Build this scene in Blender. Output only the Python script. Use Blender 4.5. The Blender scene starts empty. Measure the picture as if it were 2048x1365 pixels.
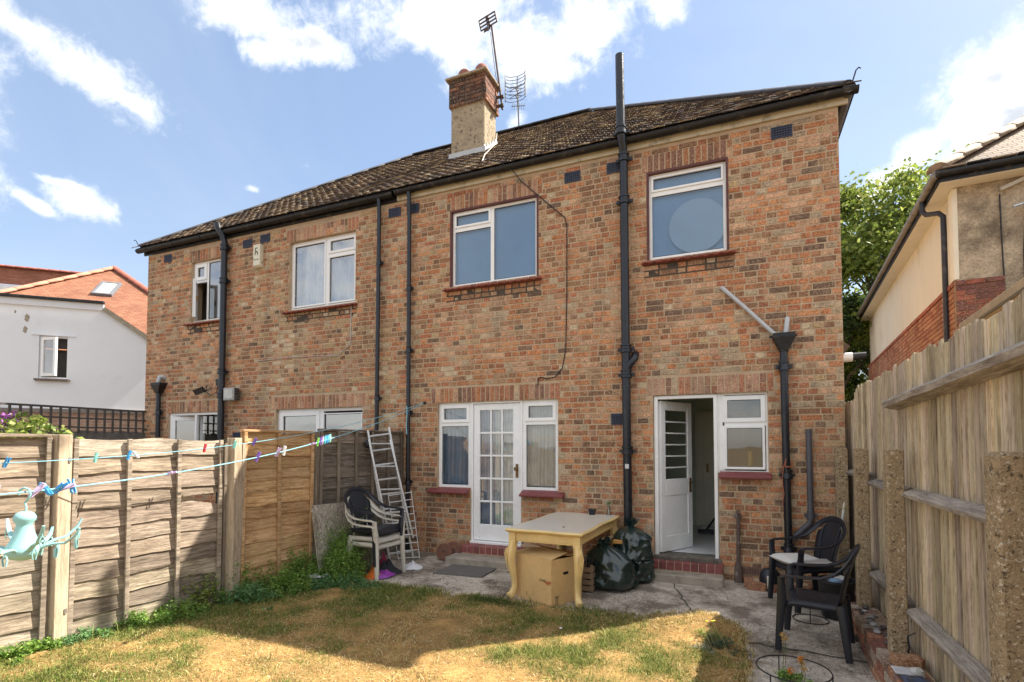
import bpy, math, random
import numpy as np
from mathutils import Vector, Matrix, noise as mnoise

random.seed(7); rng = np.random.default_rng(7)
PI = math.pi
scene = bpy.context.scene
COL = scene.collection

# ------------------------------------------------------------------ camera, sky, sun, exposure
CAM = Vector((5.07, -7.13, 1.77))
cd = bpy.data.cameras.new('camera'); cam = bpy.data.objects.new('camera', cd); COL.objects.link(cam)
cam.location = CAM
cam.rotation_euler = (math.radians(92.05), 0, math.radians(22.98))
cd.sensor_width = 36; cd.lens = 36 * 1050 / 2048; cd.shift_y = 171.9 / 2048
cd.clip_start = 0.05; cd.clip_end = 3000
scene.camera = cam

SUN = Vector((1.1, 1.0, 1.72)).normalized()
SUN_EL = math.asin(SUN.z); SUN_ROT = math.atan2(SUN.x, SUN.y)
world = bpy.data.worlds.new('World'); scene.world = world; world.use_nodes = True
SKY_STRENGTH = 0.15
SUN_STRENGTH = 3.9
EXPOSURE = 1.70
sd = bpy.data.lights.new('sun', 'SUN'); sun = bpy.data.objects.new('sun', sd); COL.objects.link(sun)
sd.energy = SUN_STRENGTH; sd.angle = math.radians(0.53); sd.color = (1.0, 0.93, 0.82)
sun.rotation_euler = SUN.to_track_quat('Z', 'Y').to_euler()
sun.location = (8, 6, 14)
scene.view_settings.view_transform = 'Standard'
scene.view_settings.look = 'None'
scene.view_settings.exposure = EXPOSURE
scene.view_settings.gamma = 1.0
scene.view_settings.use_curve_mapping = False


class NT:
    """small helper to write node trees"""
    def __init__(s, tree):
        s.t = tree; s.n = tree.nodes; s.l = tree.links
    def new(s, typ, **kw):
        n = s.n.new(typ)
        for k, v in kw.items(): setattr(n, k, v)
        return n
    def put(s, sock, v):
        if isinstance(v, (int, float)): sock.default_value = v
        elif isinstance(v, (tuple, list)):
            sock.default_value = tuple(v) + ((1.0,) if len(v) == 3 and len(sock.default_value) == 4 else ())
        else: s.l.new(v, sock)
    def math(s, op, a, b=0.0, clamp=False):
        n = s.new('ShaderNodeMath', operation=op, use_clamp=clamp)
        s.put(n.inputs[0], a); s.put(n.inputs[1], b); return n.outputs[0]
    def mix(s, f, a, b, mode='MIX'):
        n = s.new('ShaderNodeMix', data_type='RGBA', blend_type=mode)
        s.put(n.inputs['Factor'], f); s.put(n.inputs['A'], a); s.put(n.inputs['B'], b)
        return n.outputs['Result']
    def noise(s, vec, scale, detail=4, rough=0.55, dist=0.0):
        n = s.new('ShaderNodeTexNoise'); s.put(n.inputs['Vector'], vec)
        n.inputs['Scale'].default_value = scale; n.inputs['Detail'].default_value = detail
        n.inputs['Roughness'].default_value = rough; n.inputs['Distortion'].default_value = dist
        return n.outputs[0]
    def ramp(s, fac, stops, interp='LINEAR'):
        n = s.new('ShaderNodeValToRGB'); s.put(n.inputs[0], fac)
        cr = n.color_ramp; cr.interpolation = interp
        while len(cr.elements) < len(stops): cr.elements.new(0.5)
        for e, (p, c) in zip(cr.elements, stops):
            e.position = p; e.color = (c, c, c, 1) if isinstance(c, (int, float)) else tuple(c) + (1,)
        return n.outputs[0]
    def range(s, v, a, b, c=0.0, d=1.0, smooth=False):
        n = s.new('ShaderNodeMapRange', interpolation_type='SMOOTHSTEP' if smooth else 'LINEAR')
        s.put(n.inputs[0], v)
        for i, q in enumerate((a, b, c, d)): n.inputs[i + 1].default_value = q
        return n.outputs[0]
    def vmul(s, v, k):
        n = s.new('ShaderNodeVectorMath', operation='MULTIPLY'); s.put(n.inputs[0], v)
        n.inputs[1].default_value = k; return n.outputs[0]


def build_sky():
    w = NT(world.node_tree); w.n.clear()
    out = w.new('ShaderNodeOutputWorld'); bg = w.new('ShaderNodeBackground')
    w.l.new(bg.outputs[0], out.inputs[0]); bg.inputs[1].default_value = SKY_STRENGTH
    sky = w.new('ShaderNodeTexSky', sky_type='NISHITA'); sky.sun_disc = False
    sky.sun_elevation = SUN_EL; sky.sun_rotation = SUN_ROT; sky.altitude = 0
    sky.air_density = 1.0; sky.dust_density = 0.5; sky.ozone_density = 1.6
    tc = w.new('ShaderNodeTexCoord'); d = tc.outputs['Generated']
    sep = w.new('ShaderNodeSeparateXYZ'); w.l.new(d, sep.inputs[0])
    x, y, z = sep.outputs
    az = w.math('ARCTAN2', x, y); el = w.math('ARCSINE', z)
    # cloud-layer coordinates (flat layer seen in perspective)
    zz = w.math('ADD', w.math('MAXIMUM', z, 0.0), 0.12)
    comb = w.new('ShaderNodeCombineXYZ')
    w.put(comb.inputs[0], w.math('DIVIDE', x, zz)); w.put(comb.inputs[1], w.math('DIVIDE', y, zz))
    p = comb.outputs[0]
    dirn = w.noise(d, 9.0, 7, 0.62, 0.35)          # billows in direction space
    fine = w.noise(d, 30.0, 7, 0.68, 0.3)
    n = w.math('ADD', w.math('MULTIPLY', w.math('SUBTRACT', dirn, 0.5), 2.2),
               w.math('MULTIPLY', w.math('SUBTRACT', fine, 0.5), 1.7))
    dens = None
    for (a0, e0, ra, re, rot) in CLOUDS:
        da = w.math('SUBTRACT', az, a0); de = w.math('SUBTRACT', el, e0)
        c, s_ = math.cos(rot), math.sin(rot)
        u = w.math('ADD', w.math('MULTIPLY', da, c / ra), w.math('MULTIPLY', de, s_ / ra))
        v = w.math('ADD', w.math('MULTIPLY', da, -s_ / re), w.math('MULTIPLY', de, c / re))
        r2 = w.math('ADD', w.math('MULTIPLY', u, u), w.math('MULTIPLY', v, v))
        b = w.math('SUBTRACT', 1.0, w.math('SQRT', r2))
        if ra < 0.025: b = w.math('MULTIPLY', w.math('SUBTRACT', b, 0.35), 0.6)      # mere wisps
        dens = b if dens is None else w.math('MAXIMUM', dens, b)
    dens = w.math('MAXIMUM', dens, -0.9)
    # denser bright clouds added out of view, to light the shaded facade
    gen = w.noise(p, 0.55, 3, 0.5)
    gen = w.range(gen, 0.30, 0.60, -0.9, 1.0)
    inview = w.math('MULTIPLY', w.range(az, -1.25, -1.05, 0, 1), w.range(az, 0.38, 0.58, 1, 0))
    gen = w.math('SUBTRACT', gen, w.math('MULTIPLY', inview, 3.0))
    dens = w.math('MAXIMUM', dens, gen)
    m = w.math('ADD', dens, n)
    mask = w.range(m, -0.32, 0.95, 0, 1, True)
    thick = w.range(m, 0.1, 1.2, 0, 1, True)
    shade = w.noise(d, 9.0, 6, 0.6)
    cl = w.mix(w.math('MULTIPLY', thick, w.range(shade, 0.34, 0.64, 0, 1.0)), (3.3, 3.27, 3.22), (1.65, 1.75, 1.9))
    wisp = w.math('MULTIPLY', w.range(w.noise(p, 0.8, 6, 0.6, 0.8), 0.45, 0.8, 0, 0.22), 1.0)
    skyc = w.mix(SKY_PALE, w.mix(1.0, sky.outputs[0], SKY_TINT, 'MULTIPLY'), (0.63, 0.95, 1.50))   # thin summer haze evens the blue
    c1 = w.mix(wisp, skyc, (2.2, 2.3, 2.4))
    low = w.range(z, 0.0, 0.05)                    # nothing painted under the horizon
    c2 = w.mix(w.math('MULTIPLY', w.math('MULTIPLY', mask, 0.97), low), c1, cl)
    w.l.new(c2, bg.inputs[0])

SKY_TINT = (0.86, 0.73, 0.64)
SKY_PALE = 0.60
# azimuth from +Y towards +X, elevation, two radii, tilt (radians) of every cloud in view
CLOUDS = [
    (-1.10, 0.512, 0.105, 0.030, -0.25), (-1.17, 0.535, 0.07, 0.022, -0.2), (-1.05, 0.497, 0.06, 0.018, -0.25),
    (-0.90, 0.645, 0.085, 0.036, 0.0), (-0.79, 0.628, 0.085, 0.022, 0.0), (-0.85, 0.605, 0.05, 0.02, 0.0),
    (-0.55, 0.695, 0.17, 0.050, 0.15), (-0.40, 0.655, 0.17, 0.052, 0.0), (-0.25, 0.68, 0.085, 0.050, 0.0), (-0.33, 0.63, 0.09, 0.02, 0.0),
    (-0.11, 0.705, 0.05, 0.035, 0.0),
    (0.345, 0.465, 0.075, 0.045, 0.7), (0.25, 0.408, 0.085, 0.024, 0.6), (0.42, 0.49, 0.09, 0.05, 0.2), (0.56, 0.48, 0.16, 0.09, 0.0), (0.38, 0.42, 0.10, 0.05, 0.3),
    (-1.095, 0.347, 0.045, 0.024, -0.2), (-1.148, 0.332, 0.030, 0.010, -0.4), (-1.115, 0.366, 0.035, 0.007, 0.0),
    (-0.787, 0.465, 0.020, 0.008, 0.3), (-0.395, 0.563, 0.020, 0.012, 0.3), (-0.865, 0.418, 0.012, 0.006, 0.0),
]
build_sky()

# ------------------------------------------------------------------ mesh builder
def frame_pts(pts):
    pts = [Vector(p) for p in pts]; n = len(pts); T = []
    for i in range(n):
        a = pts[max(i - 1, 0)]; b = pts[min(i + 1, n - 1)]
        t = (b - a); T.append(t.normalized() if t.length > 1e-9 else Vector((0, 0, 1)))
    return pts, T


class MB:
    def __init__(s): s.v = []; s.f = []; s.c = []
    def add(s, verts, faces, col=None):
        o = len(s.v); s.v.extend([tuple(p) for p in verts])
        for f in faces: s.f.append(tuple(i + o for i in f)); s.c.append(col)
        return s
    def quad(s, a, b, c, d, col=None): return s.add([a, b, c, d], [(0, 1, 2, 3)], col)
    def box(s, x0, x1, y0, y1, z0, z1, col=None):
        v = [(x0, y0, z0), (x1, y0, z0), (x1, y1, z0), (x0, y1, z0), (x0, y0, z1), (x1, y0, z1), (x1, y1, z1), (x0, y1, z1)]
        return s.add(v, [(0, 3, 2, 1), (4, 5, 6, 7), (0, 1, 5, 4), (1, 2, 6, 5), (2, 3, 7, 6), (3, 0, 4, 7)], col)
    def obox(s, c, ax, ay, az, col=None):
        c = Vector(c); ax, ay, az = Vector(ax), Vector(ay), Vector(az)
        v = [c + ax * i + ay * j + az * k for k in (-1, 1) for (i, j) in ((-1, -1), (1, -1), (1, 1), (-1, 1))]
        return s.add(v, [(0, 3, 2, 1), (4, 5, 6, 7), (0, 1, 5, 4), (1, 2, 6, 5), (2, 3, 7, 6), (3, 0, 4, 7)], col)
    def bar(s, a, b, w, h, up=(0, 0, 1), col=None):
        a, b = Vector(a), Vector(b); t = b - a; L = t.length; t /= L
        u = Vector(up); sd_ = t.cross(u)
        if sd_.length < 1e-6: sd_ = t.cross(Vector((1, 0, 0)))
        sd_.normalize(); u = sd_.cross(t)
        return s.obox((a + b) / 2, t * (L / 2), sd_ * (w / 2), u * (h / 2), col)
    def tube(s, pts, r, n=8, cap=True, col=None, wide=None, thin=None):
        """round tube; with wide (list of vectors) an oval band of half-width r and half-thickness thin"""
        pts, T = frame_pts(pts); k = len(pts)
        rs = r if isinstance(r, (list, tuple)) else [r] * k
        ref = Vector((0, 0, 1)) if abs(T[0].z) < 0.9 else Vector((1, 0, 0))
        u = T[0].cross(ref).normalized(); V = []
        for i in range(k):
            if wide is not None:
                w_ = wide[i] if isinstance(wide, list) else wide
                w_ = Vector(w_); u = (w_ - T[i] * w_.dot(T[i])).normalized()
            else:
                u = (u - T[i] * u.dot(T[i])).normalized()
            v = T[i].cross(u)
            tt = rs[i] if thin is None else (thin[i] if isinstance(thin, list) else thin)
            for j in range(n):
                a = 2 * PI * (j + 0.5) / n
                ca, sa = math.cos(a), math.sin(a)
                if wide is not None:           # squarish oval
                    ca = math.copysign(abs(ca) ** 0.6, ca); sa = math.copysign(abs(sa) ** 0.6, sa)
                V.append(pts[i] + u * (rs[i] * ca) + v * (tt * sa))
        F = [(i * n + j, i * n + (j + 1) % n, (i + 1) * n + (j + 1) % n, (i + 1) * n + j) for i in range(k - 1) for j in range(n)]
        if cap: F += [tuple(range(n))[::-1], tuple((k - 1) * n + j for j in range(n))]
        return s.add(V, F, col)
    def ring(s, c, R, r, n=28, m=6, axis=(0, 0, 1), col=None):
        c = Vector(c); a = Vector(axis).normalized()
        u = a.cross(Vector((1, 0, 0)) if abs(a.x) < .9 else Vector((0, 1, 0))).normalized(); v = a.cross(u)
        V = []
        for i in range(n):
            d = u * math.cos(2 * PI * i / n) + v * math.sin(2 * PI * i / n)
            for j in range(m):
                q = 2 * PI * j / m; V.append(c + d * (R + r * math.cos(q)) + a * (r * math.sin(q)))
        F = [(i * m + j, ((i + 1) % n) * m + j, ((i + 1) % n) * m + (j + 1) % m, i * m + (j + 1) % m) for i in range(n) for j in range(m)]
        return s.add(V, F, col)
    def lathe(s, prof, o=(0, 0, 0), n=16, axis='z', col=None, cap=True):
        o = Vector(o); V = []
        for (r, h) in prof:
            for j in range(n):
                a = 2 * PI * j / n; p = (r * math.cos(a), r * math.sin(a), h)
                if axis == 'y': p = (p[0], p[2], p[1])
                if axis == 'x': p = (p[2], p[0], p[1])
                V.append(o + Vector(p))
        k = len(prof)
        F = [(i * n + j, i * n + (j + 1) % n, (i + 1) * n + (j + 1) % n, (i + 1) * n + j) for i in range(k - 1) for j in range(n)]
        if cap: F += [tuple(range(n))[::-1], tuple((k - 1) * n + j for j in range(n))]
        return s.add(V, F, col)
    def prism(s, poly, fn, d0, d1, col=None):
        """poly: list of 2-D points, fn(u, v, d) -> point"""
        n = len(poly)
        V = [fn(u, v, d0) for u, v in poly] + [fn(u, v, d1) for u, v in poly]
        F = [tuple(range(n))[::-1], tuple(range(n, 2 * n))] + [(i, (i + 1) % n, n + (i + 1) % n, n + i) for i in range(n)]
        return s.add(V, F, col)
    def grid(s, fn, nu, nv, col=None):
        V = [fn(i / nu, j / nv) for j in range(nv + 1) for i in range(nu + 1)]
        F = [(j * (nu + 1) + i, j * (nu + 1) + i + 1, (j + 1) * (nu + 1) + i + 1, (j + 1) * (nu + 1) + i) for j in range(nv) for i in range(nu)]
        return s.add(V, F, col)
    def mesh(s, name, mat, smooth=False, off=None):
        me = bpy.data.meshes.new(name)
        V = s.v if off is None else [(p[0] - off[0], p[1] - off[1], p[2] - off[2]) for p in s.v]
        me.from_pydata(V, [], s.f)
        if mat: me.materials.append(mat)
        if any(c is not None for c in s.c):
            at = me.color_attributes.new('tint', 'FLOAT_COLOR', 'CORNER'); buf = []
            for f, c in zip(s.f, s.c):
                c = c if c is not None else (1, 1, 1)
                buf.extend((c[0], c[1], c[2], 1.0) * len(f))
            at.data.foreach_set('color', buf)
        if smooth:
            me.polygons.foreach_set('use_smooth', [True] * len(me.polygons))
            try: me.set_sharp_from_angle(angle=math.radians(42))
            except Exception: pass
        me.update(); return me


def ob(name, me, parent=None):
    o = bpy.data.objects.new(name, me); COL.objects.link(o)
    if parent: o.parent = parent
    return o

def worldpos(o):
    p = Vector((0, 0, 0))
    while o is not None: p += o.location; o = o.parent
    return p

def part(name, mb, mat, parent, smooth=False, local=False, bevel=0, solid=0, label=None):
    """a part; mesh coordinates are world ones unless local"""
    off = None if (local or parent is None) else worldpos(parent)
    o = ob(name, mb.mesh(name, mat, smooth, off), parent)
    if solid:
        m = o.modifiers.new('thickness', 'SOLIDIFY'); m.thickness = solid; m.offset = 0
    if bevel:
        m = o.modifiers.new('edge', 'BEVEL'); m.width = bevel; m.segments = 1; m.limit_method = 'ANGLE'
    if label: o['label'] = label
    return o

def tag(o, label, cat, group=None, kind=None):
    o['label'] = label; o['category'] = cat
    if group: o['group'] = group
    if kind: o['kind'] = kind
    return o

def thing(name, label, cat, loc=(0, 0, 0), rz=0.0, group=None):
    o = bpy.data.objects.new(name, None); COL.objects.link(o)
    o.location = loc; o.rotation_euler = (0, 0, rz); o.empty_display_size = 0.1
    return tag(o, label, cat, group)

def struct(name, mb, mat, smooth=False):
    o = ob(name, mb.mesh(name, mat, smooth)); o['kind'] = 'structure'; return o

def copy_tree(o, parent=None):
    c = o.copy(); COL.objects.link(c); c.parent = parent
    for ch in list(o.children): copy_tree(ch, c)
    return c

def big_mesh(name, V, F, mat, tint=None, parent=None, smooth=False):
    """numpy mesh: V (n,3), F (m,k) with constant k, tint (m,3)"""
    me = bpy.data.meshes.new(name); k = F.shape[1]
    me.vertices.add(len(V)); me.vertices.foreach_set('co', np.ascontiguousarray(V, dtype=np.float32).ravel())
    me.loops.add(F.size); me.loops.foreach_set('vertex_index', np.ascontiguousarray(F, dtype=np.int32).ravel())
    me.polygons.add(len(F)); me.polygons.foreach_set('loop_start', np.arange(0, F.size, k, dtype=np.int32))
    if tint is not None:
        at = me.color_attributes.new('tint', 'FLOAT_COLOR', 'CORNER')
        c = np.ones((len(F), k, 4), dtype=np.float32); c[:, :, :3] = tint[:, None, :]
        at.data.foreach_set('color', c.ravel())
    me.materials.append(mat)
    if smooth: me.polygons.foreach_set('use_smooth', np.ones(len(F), dtype=bool))
    me.update(calc_edges=True); me.validate()
    return ob(name, me, parent)

def sstep(a, b, t):
    t = min(max((t - a) / (b - a), 0), 1); return t * t * (3 - 2 * t)

def gz(x, y):
    """ground height: lawn at 0, the concrete at the wall a little higher"""
    return 0.055 * sstep(-2.2, -1.6, y) + 0.045 * min(max((y + 1.6) / 1.6, 0), 1)

# ------------------------------------------------------------------ materials
MATS = {}
def mat(name, col, rough=0.6, var=0.15, scale=6.0, bump=0.0, bscale=60.0, metal=0.0, spec=0.5, tint=False,
        coords='pos', stretch=None, spots=None, spots2=None, coat=0.0, rvar=0.0, trans=None, grain=0.0, jitter=False):
    if name in MATS: return MATS[name]
    m = bpy.data.materials.new(name); m.use_nodes = True
    t = NT(m.node_tree); bs = t.n['Principled BSDF']
    if coords == 'pos': vec = t.new('ShaderNodeNewGeometry').outputs['Position']
    else: vec = t.new('ShaderNodeTexCoord').outputs['Object']
    if jitter:
        oi = t.new('ShaderNodeObjectInfo'); va = t.new('ShaderNodeVectorMath', operation='MULTIPLY_ADD')
        t.put(va.inputs[0], oi.outputs['Random']); va.inputs[1].default_value = (37., 53., 71.); t.put(va.inputs[2], vec); vec = va.outputs[0]
    sv = t.vmul(vec, stretch) if stretch else vec
    n1 = t.noise(sv, scale, 6, 0.62)
    base = tuple(col)
    if tint:
        a = t.new('ShaderNodeAttribute', attribute_name='tint'); base = t.mix(1.0, a.outputs['Color'], tuple(col), 'MULTIPLY')
    k = t.range(n1, 0.25, 0.75, 1 - var, 1 + var)
    cc = t.new('ShaderNodeCombineColor')
    for i in range(3): t.put(cc.inputs[i], k)
    c = t.mix(1.0, base, cc.outputs[0], 'MULTIPLY')
    if grain:
        n3 = t.noise(sv, scale * 9, 3, 0.7); k = t.range(n3, 0.3, 0.7, 1 - grain, 1 + grain)
        cc = t.new('ShaderNodeCombineColor')
        for i in range(3): t.put(cc.inputs[i], k)
        c = t.mix(1.0, c, cc.outputs[0], 'MULTIPLY')
    for sp in (spots, spots2):
        if sp:                                  # (colour, scale, low, high, amount)
            ns = t.noise(sv, sp[1], 5, 0.65)
            c = t.mix(t.range(ns, sp[2], sp[3], 0, sp[4]), c, tuple(sp[0]))
    t.put(bs.inputs['Base Color'], c)
    bs.inputs['Roughness'].default_value = rough; bs.inputs['Metallic'].default_value = metal
    bs.inputs['Specular IOR Level'].default_value = spec
    if rvar: t.put(bs.inputs['Roughness'], t.range(t.noise(sv, scale * 2.3, 4), 0.3, 0.7, rough - rvar, rough + rvar))
    if coat: bs.inputs['Coat Weight'].default_value = coat; bs.inputs['Coat Roughness'].default_value = 0.12
    if bump:
        b = t.new('ShaderNodeBump'); b.inputs['Strength'].default_value = min(bump, 1.0); b.inputs['Distance'].default_value = 0.01 * max(bump, 1.0)
        t.put(b.inputs['Height'], t.noise(sv, bscale, 5, 0.6)); t.l.new(b.outputs[0], bs.inputs['Normal'])
    if trans:                                    # leaves: part of the light goes through
        tr = t.new('ShaderNodeBsdfTranslucent'); t.put(tr.inputs[0], c)
        mx = t.new('ShaderNodeMixShader'); mx.inputs[0].default_value = trans
        o = t.n['Material Output']
        t.l.new(bs.outputs[0], mx.inputs[1]); t.l.new(tr.outputs[0], mx.inputs[2]); t.l.new(mx.outputs[0], o.inputs[0])
    MATS[name] = m; return m

def glass_mat(name, tintc=(0.92, 0.96, 0.95), refl=0.12, rough=0.0):
    if name in MATS: return MATS[name]
    m = bpy.data.materials.new(name); m.use_nodes = True
    t = NT(m.node_tree); t.n.clear(); o = t.new('ShaderNodeOutputMaterial')
    tr = t.new('ShaderNodeBsdfTransparent'); tr.inputs[0].default_value = tuple(tintc) + (1,)
    gl = t.new('ShaderNodeBsdfGlossy'); gl.inputs['Roughness'].default_value = rough
    fr = t.new('ShaderNodeFresnel'); fr.inputs[0].default_value = 1.5
    f = t.math('ADD', t.math('MULTIPLY', fr.outputs[0], 1.6), refl, True)
    b = t.new('ShaderNodeBump'); b.inputs['Strength'].default_value = 0.05; b.inputs['Distance'].default_value = 0.01
    t.put(b.inputs['Height'], t.noise(t.new('ShaderNodeNewGeometry').outputs['Position'], 3.0, 2)); t.l.new(b.outputs[0], gl.inputs['Normal'])
    mx = t.new('ShaderNodeMixShader'); t.put(mx.inputs[0], f)
    t.l.new(tr.outputs[0], mx.inputs[1]); t.l.new(gl.outputs[0], mx.inputs[2]); t.l.new(mx.outputs[0], o.inputs[0])
    MATS[name] = m; return m

def wood_mat(name, c1, c2, c3, rough=0.85, along='x', bump=0.6):
    """weathered wood, grain along one object axis, tint attribute per board"""
    if name in MATS: return MATS[name]
    m = bpy.data.materials.new(name); m.use_nodes = True
    t = NT(m.node_tree); bs = t.n['Principled BSDF']
    vec = t.new('ShaderNodeTexCoord').outputs['Object']
    oi = t.new('ShaderNodeObjectInfo'); va = t.new('ShaderNodeVectorMath', operation='MULTIPLY_ADD')
    t.put(va.inputs[0], oi.outputs['Random']); va.inputs[1].default_value = (13., 0., 29.); t.put(va.inputs[2], vec); vec = va.outputs[0]
    k = {'x': (0.09, 1, 1), 'z': (1, 1, 0.07)}[along]
    g = t.noise(t.vmul(vec, k), 38, 6, 0.65, 0.6); g2 = t.noise(t.vmul(vec, k), 130, 4, 0.6)
    big = t.noise(vec, 2.2, 4, 0.6)
    c = t.ramp(g, [(0.34, c1), (0.5, c2), (0.64, c3)])
    kn = t.new('ShaderNodeTexVoronoi'); t.put(kn.inputs['Vector'], t.vmul(vec, {'x': (1.6, 1, 5.5), 'z': (5.5, 1, 1.2)}[along])); kn.inputs['Scale'].default_value = 1.0
    knot = t.range(kn.outputs['Distance'], 0.05, 0.15, 0.9, 0)
    c = t.mix(knot, c, tuple(q * 0.45 for q in c1))
    c = t.mix(t.range(g2, 0.36, 0.48, 0.65, 0), c, tuple(q * 0.55 for q in c1))
    fine = t.noise(t.vmul(vec, k), 300, 3, 0.6); c = t.mix(t.range(fine, 0.38, 0.5, 0.4, 0), c, tuple(q * 0.6 for q in c1))
    c = t.mix(t.range(big, 0.3, 0.7, 0.0, 0.45), c, c3)
    a = t.new('ShaderNodeAttribute', attribute_name='tint'); c = t.mix(1.0, c, a.outputs['Color'], 'MULTIPLY')
    rnd = t.range(oi.outputs['Random'], 0, 1, 0.82, 1.15); cc = t.new('ShaderNodeCombineColor')
    for i in range(3): t.put(cc.inputs[i], rnd)
    c = t.mix(1.0, c, cc.outputs[0], 'MULTIPLY')
    t.put(bs.inputs['Base Color'], c); bs.inputs['Roughness'].default_value = rough; bs.inputs['Specular IOR Level'].default_value = 0.25
    b = t.new('ShaderNodeBump'); b.inputs['Strength'].default_value = bump; b.inputs['Distance'].default_value = 0.006
    t.put(b.inputs['Height'], t.math('ADD', g, t.math('MULTIPLY', g2, 0.5))); t.l.new(b.outputs[0], bs.inputs['Normal'])
    MATS[name] = m; return m

def brick_mat(name='old_brick'):
    if name in MATS: return MATS[name]
    m = bpy.data.materials.new(name); m.use_nodes = True
    t = NT(m.node_tree); bs = t.n['Principled BSDF']
    vec = t.new('ShaderNodeNewGeometry').outputs['Position']
    a = t.new('ShaderNodeAttribute', attribute_name='tint'); c = a.outputs['Color']
    n1 = t.noise(vec, 9, 5, 0.65); n2 = t.noise(vec, 55, 4, 0.7); n3 = t.noise(vec, 2.3, 4, 0.6); n4 = t.noise(vec, 210, 3, 0.6)
    n5 = t.noise(vec, 0.8, 5, 0.65)
    for nn, amp in ((n1, 0.34), (n2, 0.55), (n4, 0.25), (n5, 0.20)):
        k = t.range(nn, 0.3, 0.7, 1 - amp, 1 + amp); cc = t.new('ShaderNodeCombineColor')
        for i in range(3): t.put(cc.inputs[i], k)
        c = t.mix(1.0, c, cc.outputs[0], 'MULTIPLY')
    lime = t.math('MULTIPLY', t.range(n2, 0.50, 0.66, 0, 1), t.range(n3, 0.42, 0.62, 0.12, 0.75))
    c = t.mix(t.math('MULTIPLY', lime, 0.8), c, (0.56, 0.43, 0.29))            # smeared lime mortar and bloom on the faces
    pale = t.range(t.noise(vec, 0.75, 5, 0.7, 0.5), 0.55, 0.72, 0, 0.42); c = t.mix(pale, c, (0.56, 0.45, 0.32))
    run = t.range(t.noise(t.vmul(vec, (1.5, 1.5, 0.20)), 1.7, 5, 0.65, 0.4), 0.53, 0.72, 0, 0.62); c = t.mix(run, c, (0.12, 0.085, 0.06))   # rain streaks and old damp
    soot = t.math('MULTIPLY', t.range(n1, 0.55, 0.72, 0, 1), 0.45)
    c = t.mix(soot, c, (0.075, 0.055, 0.045))
    t.put(bs.inputs['Base Color'], c); bs.inputs['Roughness'].default_value = 0.92; bs.inputs['Specular IOR Level'].default_value = 0.2
    b = t.new('ShaderNodeBump'); b.inputs['Strength'].default_value = 0.7; b.inputs['Distance'].default_value = 0.006
    t.put(b.inputs['Height'], t.math('ADD', n2, t.math('MULTIPLY', n4, 0.5))); t.l.new(b.outputs[0], bs.inputs['Normal'])
    MATS[name] = m; return m

BRICK = brick_mat()
MORTAR = mat('lime_mortar', (0.50, 0.37, 0.245), 0.95, 0.2, 5, 0.4, 120, spec=0.15, spots=((0.26, 0.20, 0.15), 3.0, 0.55, 0.75, 0.5))
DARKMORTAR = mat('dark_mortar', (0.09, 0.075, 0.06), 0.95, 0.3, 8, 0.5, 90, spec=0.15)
WHITEPAINT = mat('white_paint', (0.90, 0.90, 0.885), 0.42, 0.06, 5, 0.1, 30, spots=((0.42, 0.38, 0.32), 22, 0.62, 0.76, 0.55))
UPVC = mat('white_upvc', (0.86, 0.86, 0.85), 0.3, 0.03, 4, spots=((0.55, 0.53, 0.48), 14, 0.6, 0.8, 0.25))
CREAMPAINT = mat('cream_fascia_paint', (0.62, 0.56, 0.42), 0.6, 0.12, 4, 0.2, 30, spots=((0.12, 0.11, 0.09), 5, 0.55, 0.72, 0.65))
IRON = mat('painted_iron', (0.0085, 0.011, 0.018), 0.34, 0.3, 9, 0.25, 45, spec=0.55, rvar=0.1, spots=((0.10, 0.085, 0.07), 16, 0.64, 0.78, 0.45), spots2=((0.17, 0.07, 0.035), 26, 0.66, 0.76, 0.6))
GUTTER = mat('black_gutter', (0.009, 0.009, 0.010), 0.5, 0.3, 7, 0.2, 40, spots=((0.16, 0.13, 0.09), 6, 0.56, 0.74, 0.55))
REDPAINT = mat('red_sill_paint', (0.20, 0.042, 0.043), 0.42, 0.18, 14, 0.3, 40, rvar=0.1, spots=((0.30, 0.17, 0.14), 30, 0.6, 0.75, 0.5))
REDTILE = mat('red_sill_tile', (0.26, 0.075, 0.055), 0.75, 0.25, 14, 0.4, 60, spots=((0.10, 0.05, 0.04), 12, 0.55, 0.7, 0.6))
GREYPIPE = mat('grey_waste_pipe', (0.50, 0.52, 0.54), 0.45, 0.1, 8, spots=((0.2, 0.2, 0.19), 14, 0.6, 0.75, 0.4))
DARKGREYPIPE = mat('dark_grey_pipe', (0.085, 0.085, 0.10), 0.5, 0.2, 9, spots=((0.2, 0.18, 0.16), 14, 0.6, 0.75, 0.4))
ROOFTILE = mat('old_roof_tile', (1, 1, 1), 0.85, 0.35, 9, 0.5, 70, tint=True, spec=0.3, spots=((0.58, 0.47, 0.31), 17, 0.59, 0.66, 0.75), spots2=((0.05, 0.045, 0.04), 3, 0.52, 0.72, 0.35), stretch=(1, .5, .5))
RIDGETILE = mat('ridge_tile', (0.045, 0.042, 0.046), 0.7, 0.3, 9, 0.3, 60, spots=((0.25, 0.2, 0.15), 13, 0.62, 0.75, 0.5))
RENDER_OLD = mat('old_roughcast', (0.40, 0.325, 0.225), 0.95, 0.2, 5, 1.6, 38, spec=0.15, spots=((0.10, 0.085, 0.065), 15, 0.52, 0.66, 0.75))
LEAD = mat('lead_flashing', (0.48, 0.49, 0.50), 0.55, 0.15, 9)
CONCRETE_EDGE = mat('concrete_step', (0.36, 0.31, 0.25), 0.9, 0.25, 7, 0.5, 90, spots=((0.12, 0.10, 0.08), 5, 0.5, 0.7, 0.6))
REDSTEP = mat('red_step_brick', (0.21, 0.060, 0.055), 0.62, 0.3, 16, 0.4, 60, tint=True, spots=((0.07, 0.04, 0.035), 11, 0.55, 0.7, 0.6))
GLASS = glass_mat('window_glass')
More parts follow.
